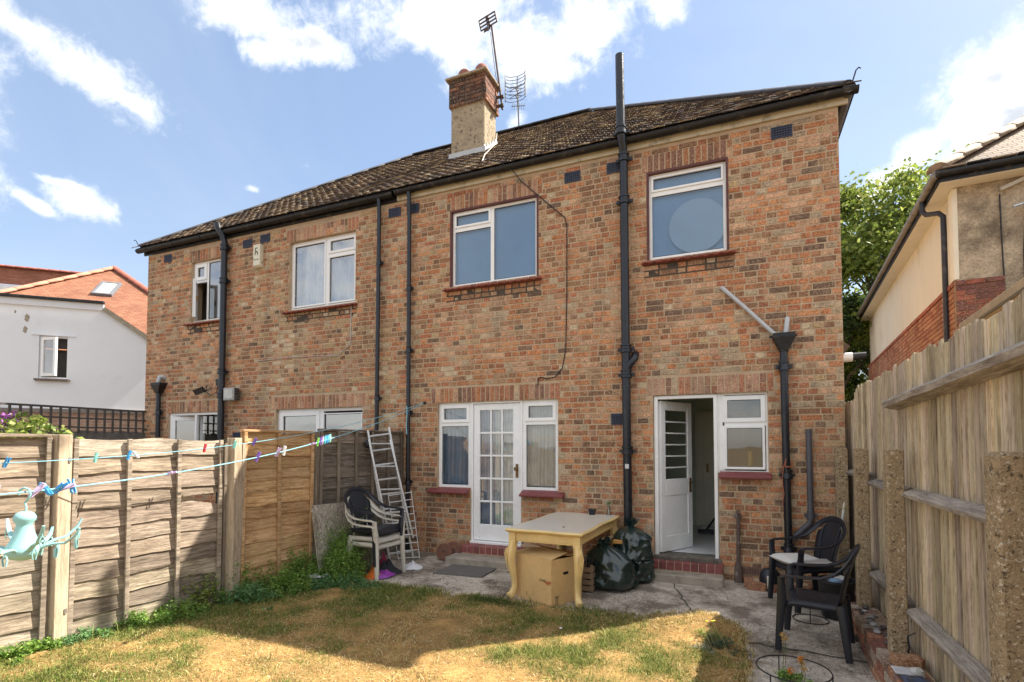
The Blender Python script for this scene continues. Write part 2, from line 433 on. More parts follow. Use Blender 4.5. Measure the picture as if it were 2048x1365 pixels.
GLASS_STRONG = glass_mat('window_glass_bright', refl=0.30)
FROST = glass_mat('frosted_glass', (.9, .96, .98), refl=0.08, rough=0.28)
BLIND = mat('sky_tinted_blind', (0.22, 0.42, 0.66), 0.8, 0.08, 2.5)  # the sky's blue seen in the panes is put into the blind's colour
CURTAIN = mat('net_curtain', (0.86, 0.88, 0.90), 0.9, 0.05, 6)
BLUECURTAIN = mat('blue_curtain', (0.34, 0.45, 0.60), 0.9, 0.1, 6)
ROOM = mat('room_wall', (0.42, 0.40, 0.36), 0.9, 0.1, 3)
BRASS = mat('old_brass', (0.20, 0.12, 0.05), 0.4, 0.3, 20, metal=0.7)
DARKMETAL = mat('dark_metal', (0.03, 0.03, 0.032), 0.45, 0.2, 10, metal=0.4)
ALU = mat('worn_aluminium', (0.62, 0.62, 0.62), 0.38, 0.2, 14, metal=0.85, spots=((0.25, 0.24, 0.22), 18, 0.58, 0.75, 0.6))
AIRBRICK = mat('air_brick', (0.03, 0.038, 0.07), 0.55, 0.25, 20, 0.3, 50)

# ------------------------------------------------------------------ shared numbers of the semi-detached pair
XL, XR, ZT = -6.34, 6.255, 5.80
OPEN_R = dict(upper_double=(0.99, 2.468, 4.25, 5.467), upper_single=(4.02, 5.04, 4.258, 5.455),
              french=(0.775, 2.757, 1.11, 2.44), french_door=(1.36, 2.19, 0.30, 1.11),
              kitchen=(4.08, 5.45, 1.43, 2.435), kitchen_door=(4.08, 4.875, 0.33, 1.43))
OPEN_L = dict(upper_double=(-2.372, -0.862, 4.225, 5.475), upper_single=(-4.985, -3.97, 4.245, 5.47),
              patio=(-2.64, -0.68, 0.95, 2.43), kitchen=(-5.58, -4.05, 1.43, 2.43), kitchen_door=(-5.58, -4.80, 0.33, 1.43))
SOLD = 0.232
LINT_R = [(0.92, 2.53, 5.467), (3.96, 5.10, 5.455), (0.66, 2.79, 2.44), (4.0, 5.52, 2.435)]
LINT_L = [(-2.44, -0.80, 5.475), (-5.05, -3.90, 5.47), (-2.75, -0.55, 2.43), (-5.66, -3.98, 2.43)]
house_r = thing('semi_detached_house', 'right half of the old brick semi-detached pair, with chimney, french doors and open kitchen door', 'house', (3.1, 0, 0))
house_l = thing('semi_detached_house', 'left half of the old brick semi-detached pair, with alarm box, behind the wooden panel fence', 'house', (-3.1, 0, 0))

def wall_with_openings(mb, x0, x1, z0, z1, ops, depth=0.24):
    xs = sorted({x0, x1} | {o[0] for o in ops} | {o[1] for o in ops}); zs = sorted({z0, z1} | {o[2] for o in ops} | {o[3] for o in ops})
    inside = lambda x, z: any(o[0] < x < o[1] and o[2] < z < o[3] for o in ops)
    nx, nz = len(xs) - 1, len(zs) - 1
    cell = [[inside((xs[i] + xs[i + 1]) / 2, (zs[j] + zs[j + 1]) / 2) for j in range(nz)] for i in range(nx)]
    for i in range(nx):
        for j in range(nz):
            a, b, c, d = xs[i], xs[i + 1], zs[j], zs[j + 1]
            if not cell[i][j]:
                mb.quad((a, 0, c), (b, 0, c), (b, 0, d), (a, 0, d)); mb.quad((a, depth, c), (a, depth, d), (b, depth, d), (b, depth, c))
            else:
                if i == 0 or not cell[i - 1][j]: mb.quad((a, 0, c), (a, 0, d), (a, depth, d), (a, depth, c))
                if i == nx - 1 or not cell[i + 1][j]: mb.quad((b, 0, c), (b, depth, c), (b, depth, d), (b, 0, d))
                if j == 0 or not cell[i][j - 1]: mb.quad((a, 0, c), (a, depth, c), (b, depth, c), (b, 0, c))
                if j == nz - 1 or not cell[i][j + 1]: mb.quad((a, 0, d), (b, 0, d), (b, depth, d), (a, depth, d))

def brick_colour(x, z, right):
    warm = 0.5 + 0.5 * mnoise.noise(Vector((x * 0.45, 3.1, z * 0.45))) + (0.22 if right else 0.0) - 0.03 * (z - 2.5) + 0.02 * x
    r = random.random()
    reds = [(0.50, 0.195, 0.085), (0.44, 0.175, 0.085), (0.56, 0.245, 0.11), (0.40, 0.14, 0.07), (0.52, 0.26, 0.13)]
    pink = [(0.55, 0.32, 0.195), (0.58, 0.35, 0.21), (0.50, 0.29, 0.185)]
    brown = [(0.29, 0.15, 0.080), (0.23, 0.12, 0.070), (0.34, 0.19, 0.105), (0.34, 0.155, 0.08), (0.40, 0.25, 0.14)]
    grey = [(0.48, 0.37, 0.24), (0.42, 0.33, 0.225), (0.53, 0.43, 0.29), (0.48, 0.34, 0.18)]
    dark = [(0.115, 0.075, 0.058), (0.15, 0.095, 0.07), (0.18, 0.105, 0.07)]
    p = np.array([0.26 + 0.26 * warm, 0.15, 0.36 - 0.14 * warm, 0.16 - 0.05 * warm, 0.05]); p = p.clip(0.02); p /= p.sum()
    fam = [reds, pink, brown, grey, dark][int(np.searchsorted(np.cumsum(p), r))]
    c = random.choice(fam); k = random.uniform(0.88, 1.12)
    return tuple((q * .82 + m_ * .18) * k for q, m_ in zip(c, (0.40, 0.235, 0.135)))

def lay_bricks(x0, x1, ops, lint):
    """list of (x0, x1, z0, z1, vertical) of every brick face of one half of the facade"""
    out = []; pitch = 0.0786; jt = 0.0135
    blocks = [o for o in ops.values()] + [(a, b, z, z + SOLD) for a, b, z in lint]
    k = 0; z = 0.10
    while z + 0.05 < ZT:
        za, zb = z + jt / 2, min(z + pitch - jt / 2, ZT)
        x = -6.34 - (0.0 if k % 2 else 0.177) - random.choice((0, 0, 0.118)); nxt = k % 2
        while x < XR + 0.3:
            w = 0.236 if nxt == 0 else 0.118
            if w > .2 and random.random() < 0.40: w = random.choice((0.118, 0.118, 0.150))
            nxt = 1 - nxt if random.random() < 0.78 else 1
            a, b = x + jt / 2, x + w - jt / 2; x += w
            segs = [(max(a, x0 + 0.002), min(b, x1 - 0.002))]
            for o in blocks:
                if zb > o[2] + 0.012 and za < o[3] - 0.012:
                    new = []
                    for (p, q) in segs:
                        if q <= o[0] or p >= o[1]: new.append((p, q)); continue
                        if p < o[0]: new.append((p, o[0] - 0.003))
                        if q > o[1]: new.append((o[1] + 0.003, q))
                    segs = new
            for p, q in segs:
                if q - p > 0.028: out.append((p, q, za, zb, False))
        z += pitch; k += 1
    for (a, b, zz) in lint:
        n = round((b - a) / 0.0786); w = (b - a) / n
        for i in range(n):
            xa, xb = a + i * w + jt / 2, a + (i + 1) * w - jt / 2
            if random.random() < 0.25:
                m_ = zz + SOLD * random.choice((0.45, 0.5, 0.55)); out.append((xa, xb, zz + 0.004, m_ - 0.004, True)); out.append((xa, xb, m_ + 0.004, zz + SOLD - 0.004, True))
            else: out.append((xa, xb, zz + 0.004, zz + SOLD - 0.004, True))
    return out

def brick_face(mb, p, q, za, zb, y, col, ins=0.004, depth=0.009):
    """a brick face standing proud of the mortar bed, arrises worn back"""
    j = lambda s: random.uniform(-s, s)
    i2 = ins
    f = [(p + i2 + j(.002), y + j(.0012), za + i2 + j(.002)), (q - i2 + j(.002), y + j(.0012), za + i2 + j(.002)), (q - i2 + j(.002), y + j(.0012), zb - i2 + j(.002)), (p + i2 + j(.002), y + j(.0012), zb - i2 + j(.002))]
    b = [(p, y + depth, za), (q, y + depth, za), (q, y + depth, zb), (p, y + depth, zb)]
    mb.add(f + b, [(0, 1, 2, 3), (4, 5, 1, 0), (5, 6, 2, 1), (6, 7, 3, 2), (7, 4, 0, 3)], col)

def cam_area(x, y, z, w, h):
    d = Vector((x, y, z)) - CAM; f = Vector((-0.3904, 0.9206, 0)); dep = max(d.dot(f), 0.2)
    u = 1024 + 1050 * d.dot(Vector((0.9206, 0.3904, 0))) / dep
    if u > 2040 or u < 5: return 0
    return w * h / dep ** 2

def brick_skin(house, x0, x1, ops, lint, right):
    B = lay_bricks(x0, x1, ops, lint)
    order = sorted(range(len(B)), key=lambda i: -cam_area((B[i][0] + B[i][1]) / 2, 0, (B[i][2] + B[i][3]) / 2, B[i][1] - B[i][0], B[i][3] - B[i][2]))
    near = set(order[:300]); rest = MB(); cache = {}
    off = worldpos(house)
    for i, (p, q, za, zb, vert) in enumerate(B):
        cx, cz = (p + q) / 2, (za + zb) / 2
        col = brick_colour(cx, cz, right); y = -0.0050 + random.uniform(-0.0022, 0.0022)
        if vert and random.random() < .6: col = random.choice([(0.44, 0.19, 0.11), (0.33, 0.15, 0.09), (0.48, 0.27, 0.18), (0.27, 0.14, 0.10)])
        if i in near:
            w, h = q - p, zb - za
            key = (round(w, 3), round(h, 3), random.randrange(7))
            if key not in cache:
                m = MB(); brick_face(m, -w / 2, w / 2, -h / 2, h / 2, 0, col); cache[key] = m.mesh('brick', BRICK)
            o = ob('brick', cache[key], house); o.location = Vector((cx, y, cz)) - off
        else: brick_face(rest, p, q, za, zb, y, col)
    o = part('brickwork', rest, BRICK, house); o['kind'] = 'stuff'

def house_shell(house, x0, x1, ops, lint, right):
    m = MB(); wall_with_openings(m, x0, x1, 0.0, ZT, list(ops.values()))
    xs = x1 if right else x0                          # flank wall, back wall, party wall
    xa, xb = (x1 - 0.25, x1) if right else (x0, x0 + 0.25)
    m.box(xa, xb, 0.24, 8.0, 0, ZT); m.box(x0, x1, 7.75, 8.0, 0, ZT)
    m.box(-0.02 if not right else 0.0, 0.0 if not right else 0.02, 0.24, 7.75, 0, ZT)
    m.quad((x0, 0.24, ZT), (x1, 0.24, ZT), (x1, 8, ZT), (x0, 8, ZT))
    part('wall', m, MORTAR, house)
    brick_skin(house, x0, x1, ops, lint, right)

house_shell(house_r, 0.0, XR, OPEN_R, LINT_R, True)
house_shell(house_l, XL, 0.0, OPEN_L, LINT_L, False)

# ------------------------------------------------------------------ roof of the pair
EY, EZ, RY = -0.17, 5.94, 4.0
TP = math.tan(math.radians(37.6))
EXR, EXL = XR + 0.17, XL - 0.17
RX = EXR - (RY - EY)                                    # end of the ridge
zr = lambda y: EZ + (y - EY) * TP
def make_roof(house, right):
    s = 1 if right else -1; ex = EXR if right else EXL; rx = RX if right else EXL + (RY - EY)
    m = MB(); zt = zr(RY) - 0.03; y1 = 2 * RY - EY
    A, B, C, D = (0, EY, EZ - .03), (ex, EY, EZ - .03), (rx, RY, zt), (0, RY, zt)
    E_, F_ = (ex, y1, EZ - .03), (0, y1, EZ - .03)
    m.quad(A, B, C, D); m.add([B, E_, C], [(0, 1, 2)]); m.quad(E_, F_, D, C)
    base = part('roof', m, mat('roof_felt', (0.05, 0.045, 0.04), 0.9), house)
    cos_, sin_ = math.cos(math.atan(TP)), math.sin(math.atan(TP))
    L = (RY - EY) / cos_; gauge = 0.104; n = int(L / gauge); tiles = []
    for r in range(n):
        s0 = r * gauge; yb = EY + s0 * cos_
        xe = abs(ex) - s0 * cos_; x = 0.0 if r % 2 else -0.084
        while x < xe:
            tiles.append((s * (x + 0.084), s0, r)); x += 0.168
    order = sorted(range(len(tiles)), key=lambda i: -cam_area(tiles[i][0], EY + tiles[i][1] * cos_, zr(EY) + tiles[i][1] * sin_, 0.16, 0.03))
    near = set(order[:300]); rest = MB(); cache = {}; off = worldpos(base)
    up = Vector((0, cos_, sin_)); nor = Vector((0, -sin_, cos_))
    def one(mb, c, col):
        lift = random.uniform(0.0, 0.006); tw = random.uniform(-0.004, 0.004); w = 0.0805 + random.uniform(-.002, .001); Lt = 0.16
        sag = random.uniform(-0.004, 0.004)
        lo = [Vector((i * w, 0, 0)) + nor * (0.018 + lift + tw * i - (0.004 * i * i)) + up * sag for i in (-1, 0, 1)]
        hi = [Vector((i * w, 0, 0)) + up * Lt + nor * (0.004 - .004 * i * i) for i in (-1, 0, 1)]
        bo = [p - nor * 0.014 for p in lo]
        V = [c + p for p in lo + hi + bo]
        mb.add(V, [(0, 1, 4, 3), (1, 2, 5, 4), (6, 7, 1, 0), (7, 8, 2, 1), (6, 0, 3), (8, 5, 2)], col)
    pal = [(0.105, 0.07, 0.05), (0.08, 0.058, 0.046), (0.13, 0.082, 0.055), (0.07, 0.054, 0.046), (0.19, 0.13, 0.08), (0.10, 0.08, 0.06), (0.34, 0.26, 0.16)]
    for i, (x, s0, r) in enumerate(tiles):
        p = Vector((x, EY, EZ)) + up * s0; k = random.uniform(0.75, 1.25); col = tuple(q * k for q in random.choice(pal))
        if i in near:
            key = random.randrange(14)
            if key not in cache: mm = MB(); one(mm, Vector((0, 0, 0)), col); cache[key] = mm.mesh('tile', ROOFTILE)
            o = ob('tile', cache[key], base); o.location = p - off
        else: one(rest, p, col)
    o = part('roof_tiling', rest, ROOFTILE, base); o['kind'] = 'stuff'
    # hip and ridge tiles
    def cover(a, b, nm):
        a, b = Vector(a), Vector(b); N = max(1, round((b - a).length / 0.44)); t = (b - a).normalized()
        side = t.cross(Vector((0, 0, 1))).normalized(); upv = side.cross(t)
        for i in range(N):
            p0 = a + (b - a) * (i / N); p1 = a + (b - a) * ((i + 1.06) / N); mb = MB(); K = 7; V = []
            for (p, h, w) in ((p0, 0.0, 0.118), (p1, 0.008, 0.112)):
                for q in range(K + 1):
                    g = PI * q / K; V.append(p + side * (math.cos(g) * w) + upv * (math.sin(g) * w * 0.62 + h - 0.045))
            F = [(q, q + 1, K + 2 + q, K + 1 + q) for q in range(K)] + [tuple(range(K + 1))[::-1]]
            mb.add(V, F); part(nm, mb, RIDGETILE, base, smooth=True, solid=0.012)
    cover((ex - s * 0.06, EY + 0.06, EZ + 0.045), (rx, RY, zr(RY) + 0.03), 'hip_tile')
    cover((rx, RY, zr(RY) + 0.03), (0, RY, zr(RY) + 0.03), 'ridge_tile')
    hk = MB(); cx = ex - s * 0.04                           # hip iron at the foot of the hip
    hk.tube([(cx, EY + .04, EZ + .05), (cx + s * .03, EY + .01, EZ + .15), (cx + s * .055, EY, EZ + .17), (cx + s * .07, EY - .01, EZ + .15)], 0.008, 6)
    part('hip_iron', hk, DARKMETAL, base)
    return base
roof_r = make_roof(house_r, True); roof_l = make_roof(house_l, False)

def half_round(mb, x0, x1, y, z, r=0.062, n=9):
    V = []
    for x in (x0, x1):
        for rr in (r, r - 0.006):
            for q in range(n + 1):
                g = PI + PI * q / n; V.append((x, y + math.cos(g) * rr, z + math.sin(g) * rr))
    k = n + 1; F = []
    for q in range(n): F += [(q, q + 1, 2 * k + q + 1, 2 * k + q), (k + q, 3 * k + q, 3 * k + q + 1, k + q + 1)]
    F += [(0, 2 * k, 3 * k, k), (n, k + n, 3 * k + n, 2 * k + n)]
    F += [(q, k + q, k + q + 1, q + 1) for q in range(n)] + [(2 * k + q, 2 * k + q + 1, 3 * k + q + 1, 3 * k + q) for q in range(n)]
    mb.add(V, F)

for house, x0, x1, right in ((house_r, 0.02, EXR + 0.02, True), (house_l, EXL - 0.02, -0.02, False)):
    f = MB(); xa, xb = (0.0, XR + .1) if right else (XL - .1, 0.0)
    f.box(xa, xb, -0.035, 0.0 - .001, 5.80, 5.915); part('fascia', f, CREAMPAINT if right else GUTTER, house, bevel=0.004)
    s_ = MB(); s_.box(xa, xb, -0.10, 0.05, 5.917, 5.932); part('soffit', s_, GUTTER, house)
    gy, gzz = (-0.105, 5.915) if right else (-0.105, 5.90)
    g = MB(); half_round(g, x0, x1, gy, gzz); go = part('gutter', g, GUTTER, house, smooth=True)
    for i in range(8):
        x = x0 + (x1 - x0) * (i + 0.4) / 8; b = MB()
        half_round(b, x - .012, x + .012, gy, gzz + .002, 0.068); part('gutter_bracket', b, GUTTER, go, smooth=True)
    if right:
        g = MB(); g.tube([(XR + .09, -0.15, 5.92), (XR + .09, 3.0, 5.92), (XR + .09, 8.0, 5.92)], 0.062, 10); part('side_gutter', g, DARKGREYPIPE, house, smooth=True)

# ------------------------------------------------------------------ chimney
ch = MB(); CX0, CX1, CY0, CY1 = 0.02, 0.80, 1.62, 2.22
ch.box(CX0 + .03, CX1 - .03, CY0 + .03, CY1 - .03, 6.9, 8.36)
chim = part('chimney', ch, RENDER_OLD, house_r, bevel=0.02)
core = MB(); core.box(CX0 + .012, CX1 - .012, CY0 + .012, CY1 - .012, 8.34, 8.885); part('mortar_core', core, MORTAR, chim)
z = 8.34; k = 0; pal = [(0.11, 0.055, 0.042), (0.07, 0.045, 0.04), (0.16, 0.075, 0.05), (0.055, 0.04, 0.037), (0.20, 0.09, 0.055), (0.10, 0.06, 0.048)]
while z < 8.86:
    for side in range(2):
        L = (CX1 - CX0) if side == 0 else (CY1 - CY0); x = 0.0; kk = (k + side) % 2
        while x < L - .02:
            w = 0.236 if kk == 0 else 0.118; kk = 1 - kk
            a, b = x + .004, min(x + w - .004, L); x += w
            if b - a < .03: continue
            out = 0.004 + random.uniform(0, .006) + (0.02 if (side == 1 and z < 8.6) else 0)
            m = MB(); h = (z + .004, z + .0746); col = random.choice(pal)
            if side == 0: m.box(CX0 + a, CX0 + b, CY0 - out, CY0 + .05, *h, col)
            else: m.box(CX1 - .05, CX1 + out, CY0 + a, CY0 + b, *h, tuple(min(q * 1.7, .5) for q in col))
            part('brick', m, BRICK, chim, bevel=0.004)
    z += .0786; k += 1
m = MB(); m.box(CX0 - .06, CX1 + .06, CY0 - .06, CY1 + .06, 8.885, 8.935); part('coping', m, RENDER_OLD, chim, bevel=0.012)
m = MB(); m.box(CX0 - .02, CX1 + .02, CY0 - .02, CY1 + .02, 8.936, 8.965); part('flaunching', m, RENDER_OLD, chim, bevel=0.012)
for x in (0.24, 0.62):
    m = MB(); m.lathe([(0.135, 8.95), (0.135, 9.04), (0.145, 9.05), (0.14, 9.09), (0.12, 9.15), (0.08, 9.20), (0.0, 9.22)], (x, 1.86, 0), 16, cap=False)
    part('chimney_pot', m, mat('chimney_pot_clay', (0.26, 0.10, 0.07), 0.8, 0.3, 12, 0.3, 40), chim, smooth=True)
m = MB(); zb = zr(CY0); m.quad((CX0 - .01, CY0 + .02, zb + .02), (CX1 + .0, CY0 + .02, zb + .02), (CX1, CY0 + .022, zb + .13), (CX0 - .01, CY0 + .022, zb + .13))
for i in range(5):
    y0 = CY0 + .02 + i * .12; m.box(CX1 - .035, CX1 - .022, y0, y0 + .122, zr(y0) - .02, zr(y0) + .15)
part('flashing', m, LEAD, chim, solid=0.006)

# ------------------------------------------------------------------ windows
def frame_bars(m, x0, x1, z0, z1, y0, y1, w, wb=None):
    wb = w if wb is None else wb
    m.box(x0, x0 + w, y0, y1, z0, z1); m.box(x1 - w, x1, y0, y1, z0, z1)
    m.box(x0 + w, x1 - w, y0, y1, z0, z0 + wb); m.box(x0 + w, x1 - w, y0, y1, z1 - w, z1)

def window(house, x0, x1, z0, z1, lights, y=0.06, fm=None, fw=0.042, glass=None, bars=(), name='window'):
    """lights: (x0, x1, z0, z1, sash width or 0); the frame fills the rest of the opening"""
    fm = fm or UPVC; glass = glass or GLASS
    m = MB(); frame_bars(m, x0, x1, z0, z1, y, y + .06, fw)
    for (a, b, c, d) in bars: m.box(a, b, y + .003, y + .057, c, d)
    win = part(name, m, fm, house, bevel=0.003)
    for (a, b, c, d, sw) in lights:
        if sw:
            s = MB(); frame_bars(s, a, b, c, d, y - .012, y + .03, sw); part('sash', s, fm, win, bevel=0.003)
        g = MB(); s2 = sw if sw else 0; yy = y + .02
        g.quad((a + s2, yy, c + s2), (b - s2, yy, c + s2), (b - s2, yy, d - s2), (a + s2, yy, d - s2)); part('pane', g, glass, win)
        # dark rubber gasket round the glass
        q = MB(); frame_bars(q, a + s2 - .001, b - s2 + .001, c + s2 - .001, d - s2 + .001, y + .012, y + .019, .006); part('glazing_seal', q, DARKMETAL, win)
    return win

def curtain(parent, x0, x1, z0, z1, y, m_, folds=9, amp=0.02, name='curtain'):
    mb = MB(); ph = random.uniform(0, 6)
    mb.grid(lambda u, v: (x0 + (x1 - x0) * u + .006 * math.sin(9 * v + 5 * u), y + amp * math.sin(2 * PI * folds * u + ph + .5 * v) + amp * .5 * math.sin(2 * PI * folds * 2.3 * u), z0 + (z1 - z0) * v), int(folds * 9), 6)
    return part(name, mb, m_, parent, smooth=True)

def room(house, x0, x1, z0, z1, depth=2.2, m_=None, y0=0.245):
    mb = MB(); y1 = y0 + depth
    mb.quad((x0, y1, z0), (x1, y1, z0), (x1, y1, z1), (x0, y1, z1)); mb.quad((x0, y0, z0), (x0, y1, z0), (x0, y1, z1), (x0, y0, z1))
    mb.quad((x1, y0, z0), (x1, y0, z1), (x1, y1, z1), (x1, y1, z0)); mb.quad((x0, y0, z1), (x0, y1, z1), (x1, y1, z1), (x1, y0, z1))
    mb.quad((x0, y0, z0), (x1, y0, z0), (x1, y1, z0), (x0, y1, z0))
    return part('room', mb, m_ or ROOM, house)

REVEAL = mat('dark_red_reveal_paint', (0.11, 0.032, 0.026), 0.6, 0.2, 10, 0.3, 50)
def reveal(house, x0, x1, z0, z1, d=0.055, t=0.028):
    m = MB(); m.box(x0, x0 + t, -.008, d, z0, z1); m.box(x1 - t, x1, -.008, d, z0, z1); m.box(x0 + t, x1 - t, -.008, d, z1 - t, z1)
    part('window_reveal', m, REVEAL, house)

# right house, first floor, double window
a, b, c, d = OPEN_R['upper_double']; reveal(house_r, a, b, c, d)
xm = 1.69; W3 = window(house_r, a + .02, b - .02, c, d - .02, [(a + .05, xm - .015, 5.19, d - .05, .035), (a + .06, xm - .02, c + .05, 5.13, 0), (xm + .04, b - .065, c + .05, d - .075, 0)], y=.045, fm=WHITEPAINT, fw=0.045, glass=FROST,
           bars=[(xm - .02, xm + .04, c + .04, d - .06), (a + .06, xm - .02, 5.13, 5.19)])
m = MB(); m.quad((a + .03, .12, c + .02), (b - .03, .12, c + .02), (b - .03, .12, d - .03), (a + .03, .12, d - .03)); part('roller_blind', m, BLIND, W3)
# right house, first floor, single window with a round vent panel
a, b, c, d = OPEN_R['upper_single']; reveal(house_r, a, b, c, d)
W4 = window(house_r, a + .02, b - .02, c, d - .02, [(a + .055, b - .055, 5.19, d - .055, .03), (a + .06, b - .06, c + .05, 5.13, 0)], y=.045, fm=WHITEPAINT, fw=0.045, glass=FROST,
           bars=[(a + .06, b - .06, 5.13, 5.19)])
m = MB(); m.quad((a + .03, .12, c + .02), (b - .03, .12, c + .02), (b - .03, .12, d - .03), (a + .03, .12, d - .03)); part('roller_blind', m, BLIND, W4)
m = MB(); m.lathe([(0.0, .0), (0.355, .0), (0.362, .006), (.355, .012), (0.0, .012)], (4.655, .072, 4.665), 48, 'y', cap=False)
part('round_panel', m, mat('pale_round_panel', (0.36, 0.53, 0.70), 0.4, 0.06, 4), W4)
# left house, first floor
a, b, c, d = OPEN_L['upper_double']; xm = -1.545
W2 = window(house_l, a, b, c, d, [(a + .045, xm - .03, c + .05, d - .045, .03), (xm + .03, b - .045, 5.17, d - .045, .045), (xm + .03, b - .045, c + .05, 5.12, .03)], y=.07,
           bars=[(xm - .03, xm + .03, c + .04, d - .04), (xm + .03, b - .04, 5.12, 5.17)], glass=GLASS_STRONG)
curtain(W2, a + .03, xm + .2, c + .02, d - .03, .22, CURTAIN, 13, .018, 'net_curtain'); curtain(W2, xm + .2, b - .03, c + .02, d - .03, .22, CURTAIN, 8, .018, 'net_curtain')
curtain(W2, a + .03, a + .16, c + .02, d - .03, .17, BLUECURTAIN, 3, .018)
a, b, c, d = OPEN_L['upper_single']; xm = -4.59
W1 = window(house_l, a, b, c, d, [(a + .04, xm - .02, 5.10, d - .04, .07), (xm + .03, b - .045, c + .05, d - .045, 0)], y=.06,
           bars=[(xm - .02, xm + .03, c + .04, d - .04), (a + .04, xm - .02, 5.05, 5.10)], glass=GLASS_STRONG)
sw = MB(); th = math.radians(38); sw_w = .36                        # open casement, hinged on its left
def casement(house_win, hx, hy, w, z0, z1, ang, fm, bar=.055):
    u = Vector((math.cos(ang), -math.sin(ang), 0)); n = Vector((math.sin(ang), math.cos(ang), 0)); o = Vector((hx, hy, 0))
    m = MB()
    def bb(u0, u1, q0, q1): m.obox(o + u * ((u0 + u1) / 2) + Vector((0, 0, (q0 + q1) / 2)), u * ((u1 - u0) / 2), n * .028, Vector((0, 0, (q1 - q0) / 2)))
    bb(0, bar, z0, z1); bb(w - bar, w, z0, z1); bb(bar, w - bar, z0, z0 + bar); bb(bar, w - bar, z1 - bar, z1)
    cs = part('open_casement', m, fm, house_win, bevel=0.003)
    g = MB(); P = lambda q, z_: o + u * q + Vector((0, 0, z_)); g.quad(P(bar, z0 + bar), P(w - bar, z0 + bar), P(w - bar, z1 - bar), P(bar, z1 - bar)); part('casement_pane', g, GLASS_STRONG, house_win)
    h = MB(); h.obox(o + u * (w - bar / 2) + n * .04 + Vector((0, 0, (z0 + z1) / 2)), u * .008, n * .02, Vector((0, 0, .05))); part('casement_handle', h, BRASS, house_win)
casement(W1, a + .05, .05, .36, c + .05, 5.05, th, UPVC)
for x0, x1 in ((0.6, 2.9), (3.7, 5.6)): room(house_r, x0, x1, 3.6, 5.7)
for x0, x1 in ((-2.9, -0.4), (-5.5, -3.3)): room(house_l, x0, x1, 3.6, 5.7)

# tile sills under the first-floor windows
for house, x0, x1, z0 in ((house_r, 0.90, 2.53, 4.25), (house_r, 3.95, 5.12, 4.258), (house_l, -2.46, -0.80, 4.225), (house_l, -5.09, -3.96, 4.245)):
    base = MB(); base.box(x0 + .01, x1 - .01, -.05, .10, z0 - .068, z0 - .03); sl = part('window_sill', base, REDTILE, house)
    n = round((x1 - x0) / 0.118); w = (x1 - x0) / n; cache = {}
    for i in range(n):
        key = i % 4
        if key not in cache:
            mb = MB(); j = random.uniform(-.004, .004)
            mb.grid(lambda u, v: ((u - .5) * w * .98, -.085 + j + .185 * v, .012 - .020 * (2 * u - 1) ** 2 - .030 * (1 - v)), 4, 2)
            cache[key] = mb.mesh('sill_tile', REDTILE, True)
        o = ob('sill_tile', cache[key], sl); o.location = Vector((x0 + (i + .5) * w, 0, z0 - .022)) - worldpos(sl)
        md = o.modifiers.new('thickness', 'SOLIDIFY'); md.thickness = .016; md.offset = -1
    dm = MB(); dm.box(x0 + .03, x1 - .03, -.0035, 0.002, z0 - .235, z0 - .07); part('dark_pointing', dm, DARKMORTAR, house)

# ------------------------------------------------------------------ french doors and kitchen door of the right house
def red_sill(house, x0, x1, z0, z1, proj):
    m = MB(); m.prism([(-proj, z0 + .005), (.06, z0 + .01), (.06, z1 + .02), (-proj * .2, z1), (-proj, z1 - .035)], lambda u, v, d: (d, u, v), x0, x1)
    return part('window_sill', m, REDPAINT, house, bevel=0.008)
red_sill(house_r, 0.655, 1.345, 1.035, 1.11, .13); red_sill(house_r, 2.205, 2.86, 1.035, 1.11, .13); red_sill(house_r, 4.885, 5.48, 1.355, 1.43, .09)
Z1, Z0 = 2.44, 1.11
FL = window(house_r, .775, 1.352, Z0, Z1, [(.815, 1.315, 2.13, Z1 - .04, .05), (.83, 1.30, Z0 + .07, 2.075, 0)], y=.05, fm=WHITEPAINT, fw=.055, bars=[(.82, 1.31, 2.075, 2.13)], name='sidelight')
FR = window(house_r, 2.198, 2.757, Z0, Z1, [(2.24, 2.715, 2.13, Z1 - .04, .05), (2.255, 2.70, Z0 + .07, 2.075, 0)], y=.05, fm=WHITEPAINT, fw=.055, bars=[(2.25, 2.71, 2.075, 2.13)], name='sidelight')
m = MB(); m.box(1.352, 1.385, .03, .12, .31, Z1); m.box(2.165, 2.198, .03, .12, .31, Z1); m.box(1.385, 2.165, .03, .12, Z1 - .03, Z1); m.box(1.36, 2.19, -.02, .2, .30, .335)
part('door_frame', m, WHITEPAINT, house_r, bevel=0.004)
dx0, dx1, dz0, dz1 = 1.39, 2.16, .345, Z1 - .035; gx0, gx1, gz0, gz1 = dx0 + .10, dx1 - .12, .585, 2.31
m = MB(); y0, y1 = .055, .10
m.box(dx0, gx0, y0, y1, dz0, dz1); m.box(gx1, dx1, y0, y1, dz0, dz1); m.box(gx0, gx1, y0, y1, dz0, gz0); m.box(gx0, gx1, y0, y1, gz1, dz1)
fdoor = part('glazed_door', m, WHITEPAINT, house_r, bevel=0.004)
cw, rh = (gx1 - gx0) / 3, (gz1 - gz0) / 5
gb = MB()
for i in (1, 2): gb.box(gx0 + i * cw - .013, gx0 + i * cw + .013, y0 + .005, y1 - .005, gz0, gz1)
for j in (1, 2, 3, 4):
    for i in range(3): gb.box(gx0 + i * cw + (.013 if i else 0), gx0 + (i + 1) * cw - (.013 if i < 2 else 0), y0 + .008, y1 - .008, gz0 + j * rh - .014, gz0 + j * rh + .014)
part('glazing_bars', gb, WHITEPAINT, fdoor, bevel=0.003)
